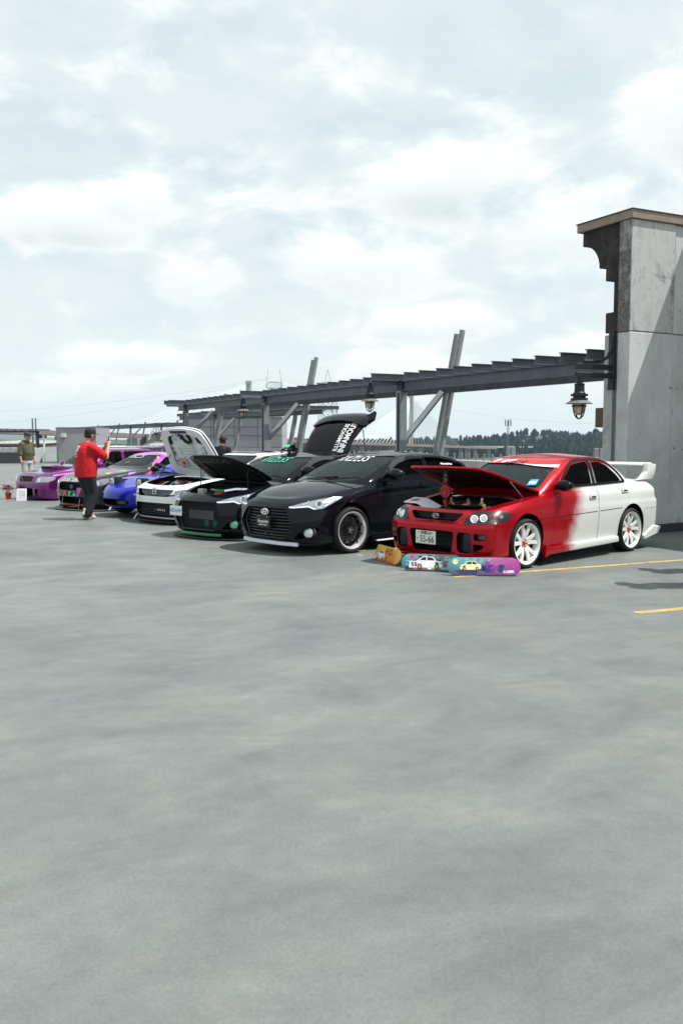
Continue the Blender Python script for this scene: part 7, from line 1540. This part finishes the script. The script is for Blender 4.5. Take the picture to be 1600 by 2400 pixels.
figurine((.40, -.49, .775), mat('hair_lilac', (.50, .46, .62), .5), mat('dress_yellow', (.62, .42, .06), .5), 1, 'figurine in yellow by the near headlight', True)

# ---------------------------------------------------------------- toy car on the roof of the open coupe
W3 = Matrix.Translation(car3.root.location) @ Matrix.Rotation(car3.root.rotation_euler.z, 4, 'Z'); p = W3 @ Vector((2.18, .18, 1.404))
toy = empty('toy_car', p, car3.root.rotation_euler.z + radians(12), 'small black toy car with green windscreen on the coupe roof', 'toy car')
b = MB(); b.prism([(0, .03), (0, .075), (.06, .095), (.12, .105), (.34, .105), (.36, .09), (.36, .03)], -.085, .085); b.build('body', MATS['black_paint'], toy, bevel=.012, seg=2)
b = MB(); b.prism([(.08, .10), (.14, .155), (.26, .155), (.33, .10)], -.07, .07); b.build('cabin', M_blackgloss, toy, bevel=.012); b = MB(); b.add([(.076, -.062, .106), (.076, .062, .106), (.132, .056, .152), (.132, -.056, .152)], [(0, 1, 2, 3)]); b.build('windscreen', mat('toy_green', (.05, .50, .20), .3), toy, smooth=0)
for x_ in (.07, .29):
    for y in (-.085, .085): b = MB(); b.cyl((x_, y - .012, .03), (x_, y + .012, .03), .03, n=14); b.build('wheel', M_rub, toy)
b = MB(); b.box((-.004, 0, .034), (.012, .16, .010)); b.build('bumper', M_white, toy)
for y in (-.06, .06): b = MB(); b.box((-.002, y, .068), (.008, .035, .014)); b.build('headlight', M_refl, toy)

# ---------------------------------------------------------------- flower pot and framed print by the estate car
g = G(20.5, 1170); o = empty('flower_pot', g, 0, 'red pot of dark red flowers left of the purple estate', 'plant')
b = MB(); b.lathe([(.0, 0), (.058, 0), (.085, .155), (.09, .155), (.09, .175), (.078, .175), (.07, .15), (0, .15)], n=24); b.build('pot', mat('pot_red', (.52, .012, .012), .35, coat=.4), o); R = random.Random(5)
for k in range(90):
    a = R.random() * 6.3; r = R.random() ** .5 * .14; z = .18 + R.random() * .14; t = R.random() * 6.3; s = .028; m = MB(); c_ = Vector((r * cos(a), r * sin(a), z)); d = Vector((cos(t), sin(t), R.uniform(-.4, .6))); e = d.cross(Vector((0, 0, 1))).normalized(); m.add([c_, c_ + d * s + e * s * .5, c_ + d * s * 2, c_ + d * s - e * s * .5], [(0, 1, 2, 3)]); m.build('leaf', mat('pot_leaf', (.03, .07, .02), .5) if k % 3 else mat('pot_leaf_dark', (.015, .035, .015), .5), o, smooth=0)
for k in range(46):
    a = R.random() * 6.3; r = R.random() ** .5 * .15; z = .36 + R.uniform(-.09, .05) - r * .25; m = MB()
    for j in range(6): t = j * 1.05 + R.random() * .3; m.add([(r * cos(a), r * sin(a), z), (r * cos(a) + .034 * cos(t - .4), r * sin(a) + .034 * sin(t - .4), z + .014), (r * cos(a) + .044 * cos(t), r * sin(a) + .044 * sin(t), z + R.uniform(-.01, .02)), (r * cos(a) + .034 * cos(t + .4), r * sin(a) + .034 * sin(t + .4), z + .014)], [(0, 1, 2, 3)])
    m.build('bloom', mat('bloom_red', (.34, .015, .03), .5) if k % 3 else mat('bloom_pink', (.50, .06, .10), .5), o, smooth=0)
b = MB()
for k in range(9): a = k * .7; b.tube([(.02 * cos(a), .02 * sin(a), .15), (.06 * cos(a), .06 * sin(a), .26), (.09 * cos(a), .09 * sin(a), .36)], .004, 4)
b.build('stems', mat('stem_green', (.05, .09, .03), .6), o)
g = G(51, 1174); o = empty('framed_print', g, radians(8), 'white framed sketch leaning on the purple estate bumper', 'picture'); TT = Matrix.Rotation(radians(-14), 4, 'X')
b = MB(); b.M = TT; b.box((0, 0, .16), (.25, .012, .32)); b.build('frame', M_white, o, bevel=.004); b = MB(); b.M = TT; b.box((0, -.0075, .16), (.205, .002, .27)); sh = b.build('sheet', mat('sheet_pale', (.62, .62, .64), .5), o)
R = random.Random(3)
for k in range(14): x0 = R.uniform(-.06, .05); z0 = .07 + k * .013; m = MB(); m.M = TT; m.tube([(x0, -.0095, z0), (x0 + R.uniform(.01, .05), -.0095, z0 + R.uniform(-.02, .03)), (x0 + R.uniform(.0, .06), -.0095, z0 + R.uniform(0, .05))], .0022, 4); m.build('sketch_line', mat('sketch_purple', (.22, .12, .26), .6), sh)

# ---------------------------------------------------------------- people
def remesh(mb, vox=.014, sm=6):
    me = mb.mesh(); C.children.link(_tmp); o = bpy.data.objects.new('rm', me); _tmp.objects.link(o); m = o.modifiers.new('r', 'REMESH'); m.mode = 'VOXEL'; m.voxel_size = vox; s = o.modifiers.new('s', 'SMOOTH'); s.factor = .5; s.iterations = sm
    dg = bpy.context.evaluated_depsgraph_get(); dg.update(); r = bpy.data.meshes.new_from_object(o.evaluated_get(dg), depsgraph=dg); bpy.data.objects.remove(o); C.children.unlink(_tmp); return r
def limb(mb, pts, rad, n=12):
    """chain of tapered segments with round joints"""
    for i in range(len(pts) - 1): mb.cyl(pts[i], pts[i + 1], rad[i], rad[i + 1], n)
    for p, r in zip(pts, rad): mb.ball(p, r, n)
def loft(mb, secs, n=20):
    """stack of ellipses: (x, y, z, rx, ry, yaw)"""
    vs = []; 
    for x, y, z, rx, ry, yw in secs:
        for i in range(n): t = 2 * pi * i / n; u, v = rx * cos(t), ry * sin(t); vs.append((x + u * cos(yw) - v * sin(yw), y + u * sin(yw) + v * cos(yw), z))
    k = len(secs); mb.add(vs, [(j * n + i, j * n + (i + 1) % n, (j + 1) * n + (i + 1) % n, (j + 1) * n + i) for j in range(k - 1) for i in range(n)] + [tuple(range(n))[::-1], tuple(range((k - 1) * n, k * n))])
SKIN = mat('skin', (.46, .25, .18), .5, fn=wear((.46, .25, .18), .12, 9, .05)); 
def cloth(name, col, sc=14):
    def fn(x, b):
        c = x.coord('Object'); n = x.noise(x.v('MULTIPLY', c, (1, 1, .55)), sc, 5, .55, .8); k = x.lin(n, .3, .7, .88, 1.08); x.l.new(x.mix(1.0, (*col, 1), x.comb(k, k, k), 'MULTIPLY'), b.inputs['Base Color']); x.l.new(x.bump(n, .9, .03), b.inputs['Normal'])
    return mat(name, col, .85, fn=fn)
def head(mb, c, f, R_=.105):
    """skull, jaw, nose, ears and neck-ready head looking along f"""
    f = Vector((f[0], f[1], f[2] if len(f) > 2 else 0)).normalized(); s = Vector((-f.y, f.x, 0)).normalized(); c = Vector(c)
    mb.ball(c + Vector((0, 0, .02)), (R_ * .92, R_ * .92, R_ * 1.06), 16); mb.ball(c + f * .035 - Vector((0, 0, .055)), (R_ * .62, R_ * .62, R_ * .62), 14); mb.ball(c + f * .02 - Vector((0, 0, .02)), (R_ * .78, R_ * .78, R_ * .85), 14)
    limb(mb, [c + f * .088 + Vector((0, 0, .012)), c + f * .108 - Vector((0, 0, .022))], [.012, .017], 8)
    for e in (-1, 1): mb.ball(c + s * e * R_ * .90 - f * .012 - Vector((0, 0, .008)), (.020, .020, .032), 8)
    mb.ball(c + f * .082 + Vector((0, 0, .032)), (.03, .03, .012), 8); mb.ball(c + f * .082 - Vector((0, 0, .062)), (.022, .022, .010), 8)
def face(o, c, f):
    f = Vector((f[0], f[1], 0)).normalized(); s = Vector((-f.y, f.x, 0)); c = Vector(c)
    for e in (-1, 1):
        m = MB(); m.ball(c + f * .086 + s * e * .032 + Vector((0, 0, .014)), (.011, .011, .008), 8); m.build('eye', mat('eye_dark', (.03, .025, .02), .3), o); m = MB(); m.tube([c + f * .092 + s * e * .016 + Vector((0, 0, .034)), c + f * .086 + s * e * .048 + Vector((0, 0, .032))], .005, 5); m.build('eyebrow', mat('hair_brown', (.05, .03, .02), .7), o)
    m = MB(); m.tube([c + f * .092 - s * .022 - Vector((0, 0, .060)), c + f * .098 - Vector((0, 0, .058)), c + f * .092 + s * .022 - Vector((0, 0, .060))], .005, 5); m.build('mouth', mat('lip', (.36, .15, .12), .5), o)
def cap(o, c, f, crown, brim, back=False, R_=.112):
    f = Vector((f[0], f[1], 0)).normalized(); c = Vector(c); yw = math.atan2(f.y, f.x); M = Matrix.Translation(c + Vector((0, 0, .045))) @ Matrix.Rotation(yw, 4, 'Z') @ Matrix.Rotation(radians(6), 4, 'Y')
    m = MB(); m.M = M; m.lathe([(R_ * 1.0, -.012), (R_ * 1.01, .02), (R_ * .95, .06), (R_ * .72, .092), (R_ * .35, .108), (0, .111)], n=24, cap=False); m.lathe([(R_ * .97, -.012), (R_ * .9, .05), (R_ * .5, .09), (0, .10)], n=24, cap=False); co = m.build('cap', crown, o, 60)
    b = MB(); b.M = M; d = -1 if back else 1; top = [(d * (R_ * .78 + .105 * sin(t)), R_ * .95 * cos(t)) for t in (pi * i / 12 for i in range(13))]; inn = [(d * R_ * .70 * sin(t), R_ * .93 * cos(t)) for t in (pi * (1 - i / 12) for i in range(13))]
    b.prism(top + inn, -.012, -.004, 'z'); b.build('cap_brim', brim, co)
def hand(mb, w, d, nrm, curl=.5, thumb=1, s=1.):
    """palm and five bent fingers from wrist w, pointing along d, palm facing nrm"""
    d = Vector(d).normalized(); nrm = Vector(nrm); nrm = (nrm - d * nrm.dot(d)).normalized(); a = d.cross(nrm).normalized(); w = Vector(w)
    limb(mb, [w, w + d * .05 * s], [.026 * s, .034 * s], 10); mb.ball(w + d * .055 * s + a * .018 * s, (.03 * s, .03 * s, .03 * s), 10); mb.ball(w + d * .055 * s - a * .018 * s, (.03 * s, .03 * s, .03 * s), 10)
    for k, (off, ln) in enumerate(((-.033, .072), (-.011, .082), (.011, .078), (.032, .062))):
        p = w + d * .088 * s + a * off * s; q = p + (d * cos(curl * .7) + nrm * sin(curl * .7)) * ln * .45 * s; r = q + (d * cos(curl * 1.7) + nrm * sin(curl * 1.7)) * ln * .35 * s; t = r + (d * cos(curl * 2.4) + nrm * sin(curl * 2.4)) * ln * .28 * s; limb(mb, [p, q, r, t], [.0105 * s, .0098 * s, .009 * s, .0075 * s], 8)
    p = w + d * .025 * s + a * thumb * .032 * s; q = p + (d * .7 + a * thumb * .6 + nrm * .35).normalized() * .042 * s; r = q + (d * .8 + a * thumb * .1 + nrm * .7).normalized() * .034 * s; limb(mb, [p, q, r], [.014 * s, .012 * s, .009 * s], 8)
def shoe(o, heel, toe, m, sole):
    heel = Vector(heel); toe = Vector(toe); d = (toe - heel); L_ = d.length; d.normalize(); s = Vector((-d.y, d.x, 0)).normalized(); u = s.cross(d); u = -u if u.z < 0 else u
    M = Matrix((( d.x, s.x, u.x, heel.x), (d.y, s.y, u.y, heel.y), (d.z, s.z, u.z, heel.z), (0, 0, 0, 1)))
    b = MB(); b.M = M; loft(b, [(.135 * L_ / .29, 0, .012, L_ * .49, .042, 0), (.135 * L_ / .29, 0, .035, L_ * .50, .048, 0), (.13 * L_ / .29, 0, .055, L_ * .46, .045, 0), (.09, 0, .075, L_ * .33, .042, 0), (.055, 0, .10, .07, .040, 0), (.05, 0, .125, .062, .040, 0)], 20); so = b.build('shoe', m, o, 50)
    b = MB(); b.M = M; loft(b, [(.135 * L_ / .29, 0, -.004, L_ * .49, .043, 0), (.135 * L_ / .29, 0, .012, L_ * .515, .050, 0), (.135 * L_ / .29, 0, .022, L_ * .51, .049, 0)], 20); b.build('sole', sole, so, 50)
    return so, M

def photographer():
    g = G(206, 1218); o = empty('person', (g.x, g.y, 0), 0, 'person in red staff shirt and black trousers walking while holding up a phone', 'person'); f = Vector((.72, .69, 0)).normalized(); s = Vector((-f.y, f.x, 0))      # f faces right and away, s to the person's left
    P = lambda a, l, z: Vector((f.x * a + s.x * l, f.y * a + s.y * l, z)); yw = math.atan2(f.y, f.x); SK = SKIN
    hc = P(.10, 0, 1.665); b = MB(); head(b, hc, f); limb(b, [P(.03, 0, 1.50), P(.055, 0, 1.60)], [.068, .062], 14)
    el = P(.30, -.24, 1.23); wr = P(.42, -.13, 1.47); limb(b, [P(.12, -.22, 1.36), el, wr], [.052, .050, .034]); hand(b, wr, (wr - el), (-.5, .55, 0), .75, 1)
    el2 = P(.34, .24, 1.22); wr2 = P(.46, .06, 1.44); limb(b, [P(.10, .22, 1.36), el2, wr2], [.052, .050, .034]); hand(b, wr2, (wr2 - el2), (0, -.6, 0), .75, -1)
    loft(b, [(0, 0, .92, .15, .19, yw), (0, 0, 1.2, .16, .20, yw), (0, 0, 1.42, .13, .20, yw), (P(.03, 0, 0).x, P(.03, 0, 0).y, 1.52, .07, .08, yw)])
    limb(b, [P(.02, -.10, .90), P(.08, -.10, .50), P(-.06, -.09, .12)], [.085, .06, .042]); limb(b, [P(.02, .10, .90), P(.10, .10, .50), P(.03, .10, .10)], [.085, .06, .042]); put('body', remesh(b, .011, 3), SK, o, 60)
    face(o, hc, f); cap(o, hc, f, mat('cap_black', (.012, .012, .015), .8), mat('cap_grey', (.34, .33, .31), .8)); h = MB(); h.ball(hc - f * .03 + Vector((0, 0, .0)), (.098, .098, .07), 14); h.build('hair', mat('hair_dark', (.02, .014, .011), .8), o)
    sh = MB(); c_ = lambda a, l: P(a, l, 0)
    q = [(-.02, .0, .84, .205, .235), (-.015, 0, .95, .21, .24), (0, 0, 1.08, .215, .245), (.0, 0, 1.20, .205, .24), (-.005, 0, 1.32, .185, .235), (.0, 0, 1.42, .155, .225), (.015, 0, 1.49, .115, .17), (.03, 0, 1.535, .082, .095)]
    loft(sh, [(c_(a, l).x, c_(a, l).y, z, rx, ry, yw) for a, l, z, rx, ry in q], 28)
    for e, ee in ((-1, el), (1, el2)): sp_ = P(.02, e * .205, 1.42); mid = sp_ + (ee - sp_) * .78; limb(sh, [sp_, mid], [.098, .092], 16)
    so = put('shirt', remesh(sh, .013, 5), cloth('red_cotton', (.52, .006, .014)), o, 60); bv = bvh_of(so.data)
    pax = (P(-1.0, .10, 0), -s, Vector((0, 0, 1)), f)                        # lettering across the back
    for t_, z, sz, bo in (('DRIVEN', 1.435, .075, .002), ('STAFF', 1.365, .098, .004), ('SHOW  MEET', 1.30, .040, .001), ('CARS & PEOPLE', 1.25, .036, .001)): put('shirt_lettering', decal_text(bv, t_, pax, (0.0, z), sz, off=.006, sx=.9, bold=bo), M_decal, so, 0)
    tr = MB(); loft(tr, [(c_(0, 0).x, c_(0, 0).y, .78, .165, .20, yw), (0, 0, .88, .175, .205, yw), (0, 0, .98, .165, .20, yw)], 22)
    limb(tr, [P(.0, -.10, .86), P(.085, -.10, .52), P(.0, -.095, .26), P(-.045, -.09, .13)], [.125, .10, .092, .090], 16); limb(tr, [P(.0, .10, .86), P(.10, .10, .52), P(.06, .10, .24), P(.03, .10, .10)], [.125, .10, .092, .090], 16)
    put('trousers', remesh(tr, .013, 4), cloth('black_cotton', (.012, .012, .014), 10), o, 60)
    wh_ = mat('shoe_white', (.62, .60, .56), .5); sl = mat('sole_cream', (.50, .46, .38), .6); s1, M1 = shoe(o, P(-.16, -.09, .125), P(.10, -.09, .022), wh_, sl); shoe(o, P(-.06, .10, .012), P(.24, .10, .012), wh_, sl)
    b = MB(); b.M = M1; b.tube([(.09, -.05, .045), (.13, -.052, .034), (.20, -.046, .052)], .008, 5); b.build('shoe_stripe', mat('stripe_red', (.42, .05, .04), .5), s1)
    ph = empty('phone', Vector((g.x, g.y, 0)) + wr + Vector((-.01, .04, .11)), yw + radians(70), 'dark phone held up by the person in red', 'phone'); b = MB(); b.box((0, 0, 0), (.075, .012, .15), Matrix.Rotation(radians(-20), 3, 'Y')); b.build('case', M_blackgloss, ph, bevel=.005, seg=2)
    for k in range(2): b = MB(); b.cyl((-.015 + k * .028, -.006, .048), (-.015 + k * .028, -.010, .048), .012, n=12); b.build('lens', M_chrome if k else mat('lens_dark', (.08, .08, .12), .05, .3, coat=1.), ph)
photographer()
def stander(px, py, Y, ht, f, top, leg, capc, brim, label, hoody=True, backcap=False):
    q = at(px, 1026, Y); o = empty('person', (q.x, Y, 0), 0, label, 'person'); f = Vector(f).normalized(); s = Vector((-f.y, f.x, 0)); k = ht / 1.80; yw = math.atan2(f.y, f.x); P = lambda a, l, z: Vector((f.x * a + s.x * l, f.y * a + s.y * l, z)) * k
    hc = P(.06, 0, 1.655); b = MB(); head(b, hc, f, .103); limb(b, [P(.01, 0, 1.48), P(.03, 0, 1.60)], [.062, .057], 12)
    for e in (-1, 1):
        limb(b, [P(0, e * .21, 1.40), P(-.02, e * .27, 1.13), P(.05, e * .27, .90)], [.05, .042, .030]); hand(b, P(.05, e * .27, .90), (.12 * f.x, .12 * f.y, -1), -s * e, .45, -e if True else e)
        limb(b, [P(0, e * .10, .92), P(.01, e * .11, .50), P(0, e * .11, .08)], [.085, .06, .04])
    loft(b, [(0, 0, .92 * k, .13, .17, yw), (0, 0, 1.2 * k, .14, .18, yw), (0, 0, 1.42 * k, .11, .18, yw)]); put('body', remesh(b, .012, 3), SKIN, o, 60); face(o, hc, f); cap(o, hc, f, capc, brim, backcap)
    h = MB(); h.ball(hc - f * .025, (.096, .096, .07), 12); h.build('hair', mat('hair_brown', (.05, .03, .02), .7), o)
    t = MB(); loft(t, [(c.x, c.y, c.z, rx, ry, yw) for c, rx, ry in ((P(0, 0, .90), .165, .20), (P(0, 0, 1.0), .175, .205), (P(.015, 0, 1.15), .185, .205), (P(0, 0, 1.30), .165, .21), (P(-.005, 0, 1.42), .13, .21), (P(0, 0, 1.49), .10, .14), (P(.01, 0, 1.53), .075, .085))], 24)
    for e in (-1, 1): limb(t, [P(0, e * .20, 1.41), P(-.02, e * .265, 1.18), P(0, e * .268, 1.09)], [.088, .072, .066], 14)
    if hoody: t.ball(P(-.08, 0, 1.50), (.10, .10, .055), 14); limb(t, [P(.02, -.09, 1.52), P(.08, 0, 1.49), P(.02, .09, 1.52)], [.03, .03, .03], 8)
    put('hoodie' if hoody else 'shirt', remesh(t, .013, 4), top, o, 60)
    r = MB(); loft(r, [(0, 0, .80 * k, .155, .19, yw), (0, 0, .94 * k, .155, .19, yw)], 20)
    for e in (-1, 1): limb(r, [P(0, e * .09, .86), P(.01, e * .105, .5), P(0, e * .11, .10)], [.115, .092, .080], 14)
    put('trousers', remesh(r, .013, 4), leg, o, 60)
    for e in (-1, 1): shoe(o, P(-.08, e * .11, .012), P(.19, e * .11, .012), mat('shoe_dark', (.03, .03, .032), .6), mat('sole_cream', (.50, .46, .38), .6))
stander(62, 1010, 28.6, 1.80, (.80, -.42, 0), cloth('olive_fleece', (.085, .08, .045)), cloth('pale_camo', (.45, .45, .46), 18), mat('cap_dark', (.03, .028, .026), .8), mat('cap_dark', (.03, .028, .026), .8), 'person in olive hoodie and pale trousers standing beyond the purple estate')
stander(521, 1024, 24.5, 1.66, (.35, .90, 0), cloth('black_cotton', (.012, .012, .014), 10), cloth('dark_denim', (.03, .035, .05)), mat('cap_brown', (.035, .025, .02), .8), mat('cap_brown', (.035, .025, .02), .8), 'person in dark cap half hidden behind the raised white bonnet', False, True)
for (X, Y_, ht, lb_) in ((4.12, 9.66, 1.78, 'onlooker in dark clothes beyond the right edge, nearer of two casting shadows'), (4.72, 10.75, 1.74, 'onlooker in dark clothes beyond the right edge, by the yellow bay line')):
    stander(800 + FPX * X / Y_, 1000, Y_, ht, (-.6, .8, 0), cloth('black_cotton', (.012, .012, .014), 10), cloth('dark_denim', (.03, .035, .05)), mat('cap_brown'), mat('cap_brown'), lb_, False, False)
# ---------------------------------------------------------------- air
def haze():
    b = MB(); b.prism([(-4000, -700), (4000, -700), (4000, 4000), (-4000, 4000)], -24, 62, 'z'); o = b.build('haze', None, smooth=0)
    m = bpy.data.materials.new('haze_air'); m.use_nodes = True; nt = m.node_tree; nt.nodes.clear(); v = nt.nodes.new('ShaderNodeVolumePrincipled'); v.inputs['Color'].default_value = (.60, .82, 1.0, 1); v.inputs['Density'].default_value = .00009; v.inputs['Anisotropy'].default_value = .2
    out = nt.nodes.new('ShaderNodeOutputMaterial'); nt.links.new(v.outputs[0], out.inputs['Volume']); o.data.materials.append(m); tag(o, kind='stuff')
haze()
